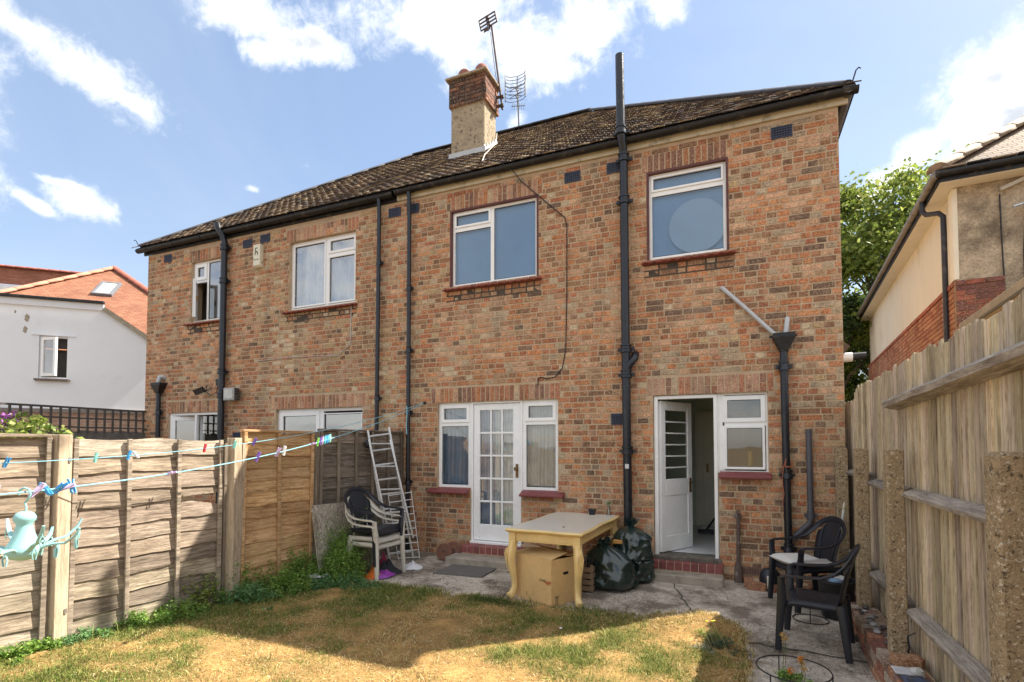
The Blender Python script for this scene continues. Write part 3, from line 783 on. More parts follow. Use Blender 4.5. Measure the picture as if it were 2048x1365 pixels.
for i in range(3):
    for j in range(5):
        g = MB(); t_ = random.uniform(-.004, .004); xa, xb, za, zb = gx0 + i * cw, gx0 + (i + 1) * cw, gz0 + j * rh, gz0 + (j + 1) * rh
        g.quad((xa, .08 + t_, za), (xb, .08 - t_, za), (xb, .08 - t_, zb), (xa, .08 + t_, zb)); part('pane', g, GLASS, fdoor)
m = MB(); m.box(2.085, 2.125, .045, .054, 1.30, 1.50); m.lathe([(.012, 0), (.012, -.03), (.028, -.035), (.03, -.055), (.02, -.07), (0, -.072)], (2.105, .046, 1.43), 12, 'y'); part('door_knob', m, BRASS, fdoor, smooth=True)
rm = room(house_r, .3, 3.3, .30, 2.75, 3.0, mat('living_room_wall', (0.60, 0.57, 0.52), 0.9, 0.08, 2))
curtain(rm, .80, 1.26, .95, 2.40, .17, BLUECURTAIN, 5, .022); curtain(rm, 1.45, 1.72,  .40, 2.40, .15, mat('lilac_curtain', (0.48, 0.52, 0.66), 0.9, 0.1, 6), 4, .02)
curtain(rm, 1.66, 1.92, .40, 2.40, .145, CURTAIN, 4, .02, 'net_curtain'); curtain(rm, 2.22, 2.73, .95, 2.40, .16, mat('old_net_curtain', (0.66, 0.65, 0.62), 0.9, 0.1, 9), 8, .014, 'net_curtain')
curtain(rm, 1.88, 2.10, .40, 2.40, .15, CURTAIN, 2, .015, 'net_curtain')

# kitchen door and window
KW = window(house_r, 4.865, 5.45, 1.43, 2.435, [(4.935, 5.425, 2.065, 2.40, .055), (4.95, 5.415, 1.475, 2.02, .03)], y=.05, fm=WHITEPAINT, fw=.025, bars=[(4.89, 4.955, 1.46, 2.41), (4.93, 5.43, 2.02, 2.07)], name='window')
m = MB(); m.box(4.085, 4.135, .03, .13, .34, 2.43); m.box(4.825, 4.868, .03, .13, .34, 2.43); m.box(4.135, 4.825, .03, .13, 2.385, 2.43)
part('door_frame', m, WHITEPAINT, house_r, bevel=0.004)
m = MB(); m.box(4.06, 4.90, -.05, .23, .28, .345); part('door_sill', m, mat('worn_timber_sill', (0.13, 0.11, 0.09), 0.9, 0.35, 14, 0.5, 60, spots=((.32, .3, .27), 9, .5, .7, .6)), house_r, bevel=.006)
ang = math.radians(60); hinge = Vector((4.15, .10, 0)); U = Vector((math.cos(ang), math.sin(ang), 0)); N = Vector((math.sin(ang), -math.cos(ang), 0)); DW = .69
def dbox(m, u0, u1, z0, z1, n0, n1): m.obox(hinge + U * ((u0 + u1) / 2) + N * ((n0 + n1) / 2) + Vector((0, 0, (z0 + z1) / 2)), U * ((u1 - u0) / 2), N * ((n1 - n0) / 2), Vector((0, 0, (z1 - z0) / 2)))
m = MB(); dbox(m, 0, .095, .36, 2.37, -.02, .02); dbox(m, DW - .095, DW, .36, 2.37, -.02, .02); dbox(m, .095, DW - .095, 2.25, 2.37, -.02, .02); dbox(m, .095, DW - .095, 1.10, 1.32, -.02, .02); dbox(m, .095, DW - .095, .36, .56, -.02, .02); dbox(m, .095, DW - .095, .56, 1.10, -.008, .008)
kdoor = part('kitchen_door', m, WHITEPAINT, house_r, bevel=0.004)
gb = MB()
for i in range(1, 6): zz = 1.32 + i * .93 / 6; dbox(gb, .095, DW - .095, zz - .009, zz + .009, -.012, .012)
part('glazing_bars', gb, WHITEPAINT, kdoor)
for i in range(6):
    g = MB(); za, zb = 1.32 + i * .155, 1.32 + (i + 1) * .155; P = lambda q, z_: hinge + U * q + Vector((0, 0, z_)); g.quad(P(.095, za), P(DW - .095, za), P(DW - .095, zb), P(.095, zb)); part('pane', g, GLASS, kdoor)
m = MB(); dbox(m, DW - .07, DW - .03, 1.12, 1.32, .02, .03); m.tube([hinge + U * (DW - .05) + N * .03 + Vector((0, 0, 1.26)), hinge + U * (DW - .05) + N * .06 + Vector((0, 0, 1.26)), hinge + U * (DW - .14) + N * .065 + Vector((0, 0, 1.255))], .008, 6); part('door_handle', m, BRASS, kdoor)
KX0, KX1, KY1 = 3.95, 5.95, 2.85
rm = room(house_r, KX0, KX1, .34, 2.75, KY1 - .245, mat('kitchen_wall_green', (0.66, 0.70, 0.58), 0.85, 0.1, 2))
m = MB(); m.quad((KX0, .24, .352), (KX1, .24, .352), (KX1, KY1, .352), (KX0, KY1, .352)); part('tiled_floor', m, mat('kitchen_floor', (0.70, 0.71, 0.73), 0.25, 0.12, 3), rm)
m = MB(); Y = KY1 - .03; DOORM = mat('inner_door_paint', (0.88, 0.82, 0.68), 0.6, 0.08, 3)
m.box(4.42, 5.30, Y - .01, Y + .02, .355, 2.38); frame_bars(m, 4.45, 5.27, .36, 2.34, Y - .03, Y - .01, .11, .2); m.box(4.82, 4.90, Y - .03, Y - .01, .56, 2.23); m.box(4.56, 4.82, Y - .03, Y - .01, 1.05, 1.2); m.box(4.90, 5.16, Y - .03, Y - .01, 1.7, 1.8)
idoor = part('inner_door', m, DOORM, rm, bevel=.004)
m = MB(); m.box(4.60, 4.64, Y - .045, Y - .032, 1.30, 1.45); part('door_handle', m, BRASS, rm)
m = MB(); m.tube([(5.06, 1.35, 1.10), (4.62, 1.95, .40)], .016, 8); m.bar((4.50, 1.95, .39), (4.74, 1.95, .39), .07, .06)
tag(part('broom', m, DARKMETAL, None), 'black broom leaning inside the open kitchen doorway', 'broom')
m = MB(); m.box(5.1, 5.9, .9, 1.4, .355, 1.2); part('kitchen_cupboard', m, mat('cupboard', (0.5, 0.47, 0.42), .6), rm, bevel=.01)
m = MB(); m.tube([(5.25, .26, 1.47), (5.25, .26, 1.70)], [.035, .03], 10); tag(part('soap_bottle', m, mat('yellow_plastic', (.55, .42, .15), .4), None, smooth=True), 'yellowish bottle standing inside the kitchen window', 'bottle')

# ------------------------------------------------------------------ ground-floor openings of the left house
a, b, c, d = OPEN_L['patio']; xm = -1.62
PW = window(house_l, a, b, c, d, [(a + .05, xm - .04, c + .05, d - .05, .075), (xm + .04, b - .05, c + .05, d - .09, .02)], y=.06, fw=.055, bars=[(xm - .04, xm + .04, c + .05, d - .05)], glass=GLASS_STRONG)
room(house_l, -3.0, -.35, .4, 2.75, 2.6)
a, b, c, d = OPEN_L['kitchen']
m = MB(); m.box(a, a + .06, .03, .12, .34, d); m.box(b - .05, b, .03, .12, 1.43, d); m.box(a + .06, b - .05, .03, .12, d - .05, d); m.box(-4.84, -4.79, .03, .12, .34, d - .05)
LF = part('door_frame', m, UPVC, house_l, bevel=.004)
g = MB(); g.quad((-4.79, .08, 1.48), (b - .05, .08, 1.48), (b - .05, .08, d - .05), (-4.79, .08, d - .05)); part('pane', g, GLASS, LF)
casement(LF, a + .07, .02, .70, .36, d - .06, math.radians(-22), UPVC, .09)
room(house_l, -5.9, -3.9, .34, 2.75, 2.4, mat('dark_kitchen', (0.22, 0.24, 0.15), .9))

# ------------------------------------------------------------------ steps below the two doors
def steps(x0, x1, z_top, name_x, cx0, cx1, yb, yc):
    bed = MB(); bed.box(x0 + .006, x1 - .006, yb + .006, -.01, .06, z_top - .008); st = part('door_step', bed, MORTAR, house_r)
    n = round((x1 - x0) / .1); w = (x1 - x0) / n
    for i in range(n):
        k = random.uniform(.75, 1.25); m = MB(); m.box(x0 + i * w + .003, x0 + (i + 1) * w - .003, yb - random.uniform(0, .004), -.012, z_top - .105, z_top + random.uniform(-.003, .002), (k, k, k)); part('brick', m, REDSTEP, st, bevel=.008)
    n = round((x1 - x0) / .22); w = (x1 - x0) / n
    for i in range(n):
        k = random.uniform(.7, 1.15); m = MB(); m.box(x0 + i * w + .003, x0 + (i + 1) * w - .003, yb + .004, yb + .09, z_top - .18, z_top - .112, (k, k, k)); part('brick', m, REDSTEP, st, bevel=.006)
    c = MB(); c.box(cx0, cx1, yc, yb + .02, .05, .185); part('concrete_step', c, CONCRETE_EDGE, house_r, bevel=.012)
steps(1.33, 2.32, .305, 0, 1.23, 2.36, -.24, -.54)
steps(3.96, 4.92, .30, 0, 3.86, 4.925, -.16, -.37)

# ------------------------------------------------------------------ pipes on the wall
def pipe(house, name, pts, r, m_, collars=(), cr=1.35, n=12):
    mb = MB(); mb.tube(pts, r, n); p = part(name, mb, m_, house, smooth=True)
    for (x, y, z_) in collars:
        c = MB(); c.lathe([(r * 1.02, -.05), (r * cr, -.045), (r * cr, -.01), (r * 1.18, 0), (r * 1.18, .035), (r * cr, .04), (r * cr, .06), (r * 1.02, .065)], (x, y, z_), n)
        c.box(x - r * 2.0, x + r * 2.0, y + r * .4, y + r * 1.0, z_ - .02, z_ + .02); c.box(x - .02, x + .02, y + r, .01, z_ - .015, z_ + .015)
        part('pipe_collar', c, m_, p, smooth=True)
    return p
sp = pipe(house_r, 'soil_pipe', [(3.715, -.235, 7.02), (3.725, -.235, 6.0), (3.728, -.225, 5.93), (3.735, -.13, 5.76), (3.737, -.11, 5.68), (3.745, -.11, 3.0), (3.765, -.11, .10)], .056, IRON,
          [(3.725, -.235, 5.97), (3.737, -.11, 5.66), (3.739, -.11, 5.08), (3.745, -.11, 3.06), (3.748, -.11, 2.72), (3.757, -.11, 1.70)])
m = MB(); m.tube([(3.76, -.11, 2.78), (3.80, -.11, 2.86), (3.86, -.10, 2.93), (3.86, -.05, 2.99), (3.86, .0, 3.0)], .05, 10); part('branch', m, IRON, sp, smooth=True)
m = MB(); m.box(3.735, 3.785, -.1685, -.1665, 1.47, 1.53); part('sticker', m, mat('blank_sticker', (.6, .6, .6), .5), sp)
pipe(house_l, 'soil_pipe', [(-4.01, -.20, 6.04), (-4.0, -.19, 5.95), (-3.95, -.13, 5.82), (-3.93, -.10, 5.70), (-3.93, -.10, 3.0), (-3.945, -.10, .10)], .058, IRON, [(-3.93, -.10, 5.58), (-3.93, -.10, 4.93), (-3.935, -.10, 3.18), (-3.94, -.10, 2.72)])
pipe(house_r, 'downpipe', [(.285, -.115, 5.86), (.285, -.10, 5.75), (.285, -.09, 5.5), (.29, -.085, .10)], .034, IRON, [(.286, -.085, 4.30), (.287, -.085, 3.3), (.288, -.085, 2.3), (.289, -.085, 1.2)], 1.25)
pipe(house_l, 'downpipe', [(-.30, -.115, 5.86), (-.305, -.10, 5.75), (-.31, -.09, 5.5), (-.335, -.085, .10)], .034, IRON, [(-.31, -.085, 4.8), (-.32, -.085, 2.55)], 1.25)
# right hopper with its two waste pipes
hp = pipe(house_r, 'downpipe', [(5.625, -.08, 2.96), (5.63, -.08, 2.0), (5.645, -.08, .14)], .043, IRON, [(5.626, -.08, 2.72), (5.64, -.08, 1.42), (5.645, -.08, .55)])
def hopper(parent, x, z_, w=.12):
    m = MB(); t = [(-w, -.16), (w, -.16), (w, -.005), (-w, -.005)]; bt = [(-.045, -.125), (.045, -.125), (.045, -.035), (-.045, -.035)]
    V = [(x + p[0], p[1], z_) for p in t] + [(x + p[0], p[1], z_ - .05) for p in t] + [(x + p[0], p[1], z_ - .22) for p in bt]
    V += [(x + p[0] * .9, p[1] * .9 - .008, z_) for p in t] + [(x + p[0] * .85, p[1] * .85 - .012, z_ - .06) for p in t]
    F = [(i, 4 + i, 4 + (i + 1) % 4, (i + 1) % 4) for i in range(4)] + [(4 + i, 8 + i, 8 + (i + 1) % 4, 4 + (i + 1) % 4) for i in range(4)]
    F += [(i, (i + 1) % 4, 12 + (i + 1) % 4, 12 + i) for i in range(4)] + [(12 + i, 12 + (i + 1) % 4, 16 + (i + 1) % 4, 16 + i) for i in range(4)] + [(16, 17, 18, 19), (8, 11, 10, 9)]
    m.add(V, F); m.box(x - w - .03, x + w + .03, -.012, -.004, z_ - .03, z_ - .005); return part('hopper', m, GUTTER, parent, bevel=.004)
hopper(hp, 5.63, 3.12)
m = MB(); m.ring((5.638, -.08, 1.52), .052, .006, 14, 5); m.tube([(5.60, -.13, 1.52), (5.58, -.14, 1.36), (5.60, -.135, 1.20), (5.575, -.13, 1.05)], .004, 5); m.tube([(5.60, -.13, 1.52), (5.63, -.14, 1.62), (5.615, -.14, 1.53)], .005, 5); part('twine', m, mat('orange_twine', (.45, .14, .07), .8, .2, 30), hp)
pipe(house_r, 'waste_pipe', [(4.94, .02, 3.775), (4.95, -.05, 3.765), (5.25, -.055, 3.44), (5.56, -.07, 3.09)], .024, GREYPIPE, n=10)
pipe(house_r, 'waste_pipe', [(5.675, .02, 3.30), (5.675, -.05, 3.30), (5.67, -.06, 3.26), (5.645, -.07, 3.06)], .028, GREYPIPE, n=10)
pipe(house_r, 'waste_pipe', [(5.875, -.055, 1.965), (5.88, -.055, .92), (5.87, -.055, .86), (5.74, -.055, .73), (5.70, -.055, .66)], .033, DARKGREYPIPE, [(5.88, -.055, .95)], 1.2, n=10)
m = MB(); m.tube([(5.09, -.035, .14), (5.095, -.035, .90)], [.028, .02], 8); m.tube([(5.095, -.035, .90), (5.095, -.05, .96), (5.11, -.06, .93)], .022, 8); m.box(5.05, 5.14, -.05, .0, .88, .91); m.lathe([(.05, .10), (.045, .25), (.03, .33)], (5.09, -.04, 0), 8)
part('standpipe', m, mat('rusty_iron', (.12, .085, .07), .9, .35, 18, .5, 60, spots=((.35, .33, .3), 12, .55, .7, .7)), house_r, smooth=True)
hl = pipe(house_l, 'downpipe', [(-5.79, -.08, 2.9), (-5.77, -.08, .1)], .043, IRON, [(-5.785, -.08, 2.45)])
hopper(hl, -5.79, 3.06, .14); pipe(house_l, 'waste_pipe', [(-5.72, .02, 3.16), (-5.72, -.06, 3.18), (-5.76, -.08, 3.19), (-5.81, -.08, 3.05)], .04, GREYPIPE, n=10)

# air bricks, alarm box, floodlights, cables
def air_brick(house, x, z_, w=.235, h=.15, dark=True):
    m = MB(); frame_bars(m, x - w / 2, x + w / 2, z_ - h / 2, z_ + h / 2, -.016, .0, .014)
    nx, nz = 8, 5
    for i in range(1, nx): xx = x - w / 2 + w * i / nx; m.box(xx - .006, xx + .006, -.013, -.004, z_ - h / 2 + .014, z_ + h / 2 - .014)
    for j in range(1, nz): zz = z_ - h / 2 + h * j / nz; m.box(x - w / 2 + .014, x + w / 2 - .014, -.0155, -.0125, zz - .006, zz + .006)
    q = part('air_brick', m, AIRBRICK if dark else mat('clay_air_brick', (.2, .12, .09), .9, .3, 20), house)
    m = MB(); m.quad((x - w / 2, -.0088, z_ - h / 2), (x + w / 2, -.0088, z_ - h / 2), (x + w / 2, -.0088, z_ + h / 2), (x - w / 2, -.0088, z_ + h / 2)); part('dark_back', m, mat('air_brick_back', (.006, .006, .008), .9), q)
for x, z_ in ((5.654, 5.63), (2.987, 5.61), (3.60, 5.62), (.30, 5.63), (3.64, 2.13)): air_brick(house_r, x, z_)
air_brick(house_r, 5.235, .235, .24, .10, False)
for x, z_ in ((-.06, 5.63), (-3.42, 5.62), (-2.97, 5.65), (-5.70, 5.655), (-3.60, 1.95)): air_brick(house_l, x, z_)

def text_mesh(body, size, m_, parent, loc, rot, extrude=.0006, shear=0, name='lettering', sx=1.0):
    cu = bpy.data.curves.new(name, 'FONT'); cu.body = body; cu.size = size; cu.extrude = extrude; cu.align_x = 'CENTER'; cu.align_y = 'CENTER'; cu.shear = shear
    tmp = bpy.data.objects.new(name, cu); COL.objects.link(tmp); bpy.context.view_layer.update()
    me = bpy.data.meshes.new_from_object(tmp.evaluated_get(bpy.context.evaluated_depsgraph_get())); bpy.data.objects.remove(tmp)
    me.name = name; me.materials.clear(); me.materials.append(m_)
    o = ob(name, me, parent); o.location = loc; o.rotation_euler = rot; o.scale = (sx, 1, 1); return o
INK = mat('black_ink', (.02, .02, .022), .6); REDINK = mat('red_ink', (.45, .05, .03), .6)
m = MB(); ax0, ax1, ay, az0, az1 = -3.185, -3.01, -.085, 5.10, 5.53
m.prism([(0, az0), (ay * .55, az0), (ay, az0 + .035), (ay, az1), (0, az1)], lambda u, v, d: (d, u, v), ax0, ax1)
al = part('alarm_box', m, mat('cream_plastic', (.72, .68, .52), .45, .06, 5), house_l, bevel=.006)
axc = (ax0 + ax1) / 2
mk = MB()
for (zc, flip) in ((5.425, 0), (5.355, 1)):
    pts = []
    for i in range(11):
        g = math.radians(50 + 260 * i / 10) if not flip else math.radians(-40 + 260 * i / 10); pts.append((axc + .032 * math.cos(g), ay - .002, zc + .036 * math.sin(g)))
    mk.tube(pts, .008, 6, wide=(1, 0, 0), thin=.003) if False else mk.tube(pts, .007, 6)
part('emblem', mk, INK, al)
text_mesh('Clarion', .048, INK, al, Vector((axc - .01, ay - .001, 5.245)) - worldpos(al), (PI / 2, 0, 0))
m = MB(); m.lathe([(.012, 0), (.012, .004), (0, .005)], (ax1, -.035, 5.19), 10, 'x'); part('screw', m, INK, al)
m = MB(); m.box(-3.80, -3.52, -.17, -.05, 2.62, 2.86); fl = part('floodlight', m, mat('grey_metal_housing', (.36, .35, .33), .5, .2, 9), house_l, bevel=.01)
m = MB(); m.box(-3.775, -3.545, -.178, -.171, 2.65, 2.83); part('lamp_glass', m, mat('dirty_lamp_glass', (.50, .50, .46), .25, .2, 14), fl, bevel=.004)
m = MB()
for i in range(8): m.box(-3.518, -3.50, -.16, -.06, 2.63 + i * .029, 2.645 + i * .029)
part('cooling_fins', m, DARKMETAL, fl)
m = MB(); m.box(-4.15, -4.02, -.06, -.001, 2.93, 3.06); m.tube([(-4.1, -.04, 2.94), (-4.12, -.06, 2.80), (-4.25, -.08, 2.74), (-4.36, -.10, 2.82), (-4.38, -.06, 2.95), (-4.44, -.08, 2.88)], .008, 6)
m.obox((-4.47, -.16, 2.83), (.09, .02, .03), (-.01, .03, .01), (-.02, -.02, .05)); m.tube([(-4.44, -.0, 2.86), (-4.45, -.12, 2.85)], .012, 6)
part('spotlight', m, DARKMETAL, house_l)
m = MB(); pts = [(1.72, -.2, 6.05), (1.93, -.17, 5.97), (2.1, -.11, 5.84), (2.2, -.02, 5.7), (2.88, -.018, 5.03), (2.905, -.018, 4.9), (2.90, -.018, 3.9), (2.88, -.018, 3.13), (2.83, -.018, 2.87), (2.72, -.018, 2.75), (2.6, -.018, 2.73), (2.5, -.018, 2.76), (2.465, -.018, 2.74), (2.46, -.015, 2.64)]
m.tube(pts, .007, 6); part('aerial_cable', m, DARKMETAL, house_r, smooth=True)
m = MB(); m.tube([(.83, 2.1, zr(2.1) + .25), (.86, 2.0, zr(2.0) + .07), (.98, 1.5, zr(1.5) + .05), (1.15, .9, zr(.9) + .05), (1.45, .2, zr(.2) + .05), (1.72, -.2, 6.05)], .009, 6); part('aerial_cable', m, mat('pale_cable', (.55, .5, .42), .6), house_r, smooth=True)
m = MB(); m.tube([(-3.1, -.012, 3.35), (-2.2, -.012, 3.37), (-1.2, -.012, 3.33), (-.95, -.012, 3.5), (-.93, -.012, 4.2)], .006, 5); part('grey_cable', m, GREYPIPE, house_l)
m = MB(); m.tube([(6.25, .62, 2.89), (6.45, .62, 2.89)], .06, 14); fu = part('boiler_flue', m, UPVC, house_r, smooth=True)
m = MB(); m.tube([(6.45, .62, 2.89), (6.60, .62, 2.90)], [.052, .045], 14); part('flue_terminal', m, DARKMETAL, fu, smooth=True)
m = MB(); m.prism([(6.25, 3.18), (6.42, 3.02), (6.36, 2.94), (6.25, 2.98)], lambda u, v, d: (u, d, v), .55, .95); part('canopy', m, mat('brown_canopy', (.10, .07, .05), .8), house_r)
m = MB(); m.box(5.22, 5.40, -.08, -.005, 1.432, 1.445); m.box(5.385, 5.44, -.06, -.02, 1.435, 1.46)

# television aerials
AER = mat('aerial_metal', (.10, .075, .07), .5, .25, 9, metal=.5); AERG = mat('grey_aerial_metal', (.16, .16, .17), .45, .2, 9, metal=.6)
t = thing('tv_aerial', 'tall leaning mast aerial strapped to the side of the brick chimney', 'aerial', (.86, 2.0, 8.45))
m = MB(); m.tube([(.93, 2.15, 8.42), (.69, 2.15, 10.20)], .021, 8); part('mast', m, AER, t, smooth=True)
m = MB(); m.tube([(.91, 2.12, 8.7), (.80, 2.12, 9.1), (.72, 2.12, 9.7), (.68, 2.12, 10.05)], .006, 5); part('cable', m, DARKMETAL, t)
for zz in (8.48, 8.66):
    m = MB(); m.bar((.80, 2.11, zz), (.97, 2.11, zz), .03, .05); m.ring((.92, 2.13, zz), .04, .012, 12, 5); part('bracket', m, AER, t)
m = MB(); c = Vector((.64, 2.08, 10.26)); ux = Vector((.97, .0, .24)); uz = Vector((-.22, 0, .97))
for i in (-1, -.33, .33, 1): m.bar(c + uz * (.115 * i) - ux * .18, c + uz * (.115 * i) + ux * .18, .02, .02)
for i in (-1, 0, 1): m.bar(c + ux * (.18 * i) - uz * .12, c + ux * (.18 * i) + uz * .12, .02, .024 if i else .07)
m.bar(c - uz * .08 + Vector((0, -.02, 0)), c - uz * .33 + Vector((0, -.14, 0)), .022, .022)
for i in range(3): q = c - uz * (.21 + .05 * i) + Vector((0, -.07 - .03 * i, 0)); m.bar(q - ux * .10, q + ux * .05, .01, .01)
part('antenna_head', m, AER, t)
t = thing('tv_aerial', 'grid-panel aerial on a short pole on the roof ridge right of the chimney', 'aerial', (.53, 4.0, 9.25))
m = MB(); m.tube([(.55, 3.95, 9.05), (.51, 3.95, 10.18)], .018, 8); part('mast', m, AERG, t, smooth=True)
for (za, zb, cnt, R) in ((10.14, 10.38, 4, .1), (9.78, 10.12, 5, .1)):
    m = MB()
    for i in range(cnt):
        zz = za + (zb - za) * i / (cnt - 1); m.tube([(.27, 3.80, zz), (.34, 3.88, zz), (.52, 3.92, zz), (.70, 3.88, zz), (.77, 3.80, zz)], .007, 5)
    for x in (.27, .77): m.tube([(x, 3.80, za - .02), (x, 3.79, (za + zb) / 2), (x, 3.80, zb + .02)], .016, 6)
    m.bar((.52, 3.92, za), (.52, 3.92, zb), .02, .02); part('reflector', m, AERG, t)
for zz in (10.03, 9.86):
    m = MB()
    for s in (-1, 1):
        m.bar((.52, 3.80, zz), (.52 + s * .15, 3.80, zz + .05), .012, .012); m.bar((.52, 3.80, zz), (.52 + s * .15, 3.80, zz - .05), .012, .012)
    m.bar((.52, 3.80, zz), (.52, 3.94, zz), .02, .02); part('dipole', m, AERG, t)
m = MB(); m.bar((.42, 3.8, 9.62), (.72, 3.9, 9.62), .012, .012)
for i in range(6): x = .42 + .05 * i; m.bar((x, 3.83 + .02 * i, 9.55), (x + .03, 3.80 + .02 * i, 9.69), .006, .006)
part('yagi_boom', m, AERG, t)
#PART2
# ------------------------------------------------------------------ ground
def fbm(x, y, s, o=4):
    return mnoise.fractal(Vector((x * s, y * s, 1.7)), 1.0, 2.0, o)

def lawn_edge(x):
    """the lawn runs forward from this Y"""
    e = -1.74 + .08 * mnoise.noise(Vector((x * 2.3, 0, 0))) + .09 * mnoise.noise(Vector((x * 8, 0, 4))) + .05 * mnoise.noise(Vector((x * 23, 0, 4)))
    if x < 0.75: e = -1.74 + min((0.75 - x) * 1.1, 1.0) + .05 * mnoise.noise(Vector((x * 5, 2, 0)))
    if x > 4.0: e += .34 * sstep(4.1, 4.7, x)
    if x > 4.88: e -= (x - 4.88) * 1.5
    return e

def lawn_mask(x, y):
    m = min((lawn_edge(x) - y) / .10, 1.0)
    xr = 5.12 + .07 * mnoise.noise(Vector((y * 3, 5, 0))) + .04 * mnoise.noise(Vector((y * 11, 5, 0)))
    return max(min(m, (xr - x) / .10), -1.0)

def green_amount(x, y):
    """0 dry straw .. 1 green"""
    g = .46 + .85 * fbm(x + 3, y, .9, 4) + .65 * fbm(x, y, 3.5, 3)
    g += .12 * sstep(1.8, .4, x) * sstep(-3.0, -3.8, y) + .60 * sstep(.5, -.2, x) + .30 * sstep(2.2, .6, x) * sstep(-3.5, -2.3, y)           # greener along the left fence
    g -= .14 + .10 * sstep(-2.9, -3.8, y) * sstep(.8, 2.2, x) + .18 * sstep(3.0, 4.4, x)
    return min(max(g, 0), 1)

SOIL = mat('dry_soil', (0.17, 0.115, 0.065), 1.0, 0.3, 6, 0.6, 60, spec=0.1)
m = MB(); m.quad((-400, -400, -.06), (400, -400, -.06), (400, 600, -.06), (-400, 600, -.06)); struct('ground', m, SOIL)

CONC = mat('patio_concrete', (0.60, 0.525, 0.44), 0.93, 0.22, 2.2, 0.7, 130, spec=0.2, grain=.28,
           spots=((0.115, 0.088, 0.06), 2.2, 0.44, 0.60, 0.8), spots2=((0.42, 0.38, 0.32), 21, 0.60, 0.70, 0.55))
nx, ny = 150, 90; m = MB()
def patio_pt(u, v):
    x = -.9 + 7.3 * u; y = -5.2 + 5.25 * v
    return (x, y, gz(x, y) + .006 * fbm(x, y, 1.5, 3) - .004)
m.grid(patio_pt, nx, ny); struct('patio', m, CONC, True)
def debris():
    n = 14000; P = []
    while len(P) < n:
        x = random.uniform(.3, 6.05); y = random.uniform(-2.6, -.02)
        if lawn_mask(x, y) > .2: continue
        d = .5 + .9 * fbm(x, y, 1.6, 3) + .35 * sstep(2.4, .8, x) + .3 * sstep(-1.2, -1.8, y) - .15
        if random.random() < d: P.append((x, y, gz(x, y) + .006 * fbm(x, y, 1.5, 3) + .001))
    P = np.array(P); D = np.stack([rng.normal(size=n), rng.normal(size=n), rng.normal(0, .12, n)], 1)
    V, F, C = leaves(P, D, rng.uniform(.004, .018, n), rng.uniform(.003, .009, n), np.array([(.09, .07, .05), (.15, .11, .07), (.22, .17, .11), (.06, .055, .04), (.40, .34, .26), (.10, .11, .05)])[rng.integers(0, 6, n)] * rng.uniform(.8, 1.2, (n, 1)), 0)
    o = big_mesh('patio_debris', V, F, mat('dry_litter', (1, 1, 1), .9, .2, 20, tint=True), C.astype(np.float32)); o['kind'] = 'stuff'
# cracks / slab joints: thin dark dirt-filled strips proud of the slab
CRACK = mat('dirt_joint', (0.05, 0.042, 0.032), 1.0, 0.3, 20)
def crack(pts, w, name='joint'):
    m = MB(); n = len(pts)
    for i in range(n - 1):
        (xa, ya), (xb, yb) = pts[i], pts[i + 1]; d = Vector((xb - xa, yb - ya, 0)).normalized(); s = Vector((-d.y, d.x, 0)) * (w / 2)
        P = lambda x, y, k: (x + s.x * k, y + s.y * k, gz(x, y) + .006 * fbm(x, y, 1.5, 3) + .0035)
        m.quad(P(xa, ya, -1), P(xb, yb, -1), P(xb, yb, 1), P(xa, ya, 1))
    o = struct(name, m, CRACK)
def wob(x0, y0, x1, y1, n, a, seed):
    return [(x0 + (x1 - x0) * i / n + a * mnoise.noise(Vector((i * .6, seed, 0))), y0 + (y1 - y0) * i / n + a * mnoise.noise(Vector((i * .6, seed, 9)))) for i in range(n + 1)]
crack(wob(4.95, -1.93, 6.05, -2.02, 22, .03, 1), .016); crack(wob(2.55, -.62, 2.62, -1.75, 20, .03, 2), .012); crack(wob(4.35, -.4, 4.75, -1.75, 22, .05, 3), .011)

def lawn_sheet():
    nx, ny = 190, 190; xs = np.linspace(-.95, 5.4, nx); ys = np.linspace(-8.5, -.7, ny)
    V = []; T = []
    for y in ys:
        for x in xs:
            mk = lawn_mask(x, y); V.append((x, y, gz(x, y) + .012 * mk + .010 * fbm(x, y, 2.5, 3) - .002 + (.01 if mk > .5 else 0)))
    F = [(j * nx + i, j * nx + i + 1, (j + 1) * nx + i + 1, (j + 1) * nx + i) for j in range(ny - 1) for i in range(nx - 1)]
    for f in F:
        x, y, _ = V[f[0]]; g = green_amount(x, y); d = .5 + .5 * fbm(x, y, 5, 3)
        dry = np.array((0.34, 0.205, 0.08)) * (0.6 + .8 * d); gr = np.array((0.09, 0.105, 0.03))
        T.append(dry * (1 - .8 * g) + gr * .8 * g)
    o = big_mesh('lawn', np.array(V), np.array(F), mat('lawn_soil', (1, 1, 1), 1.0, 0.3, 30, 0.8, 90, tint=True, spec=0.1, grain=.35), np.array(T, dtype=np.float32), smooth=True)
    o['kind'] = 'structure'
lawn_sheet()

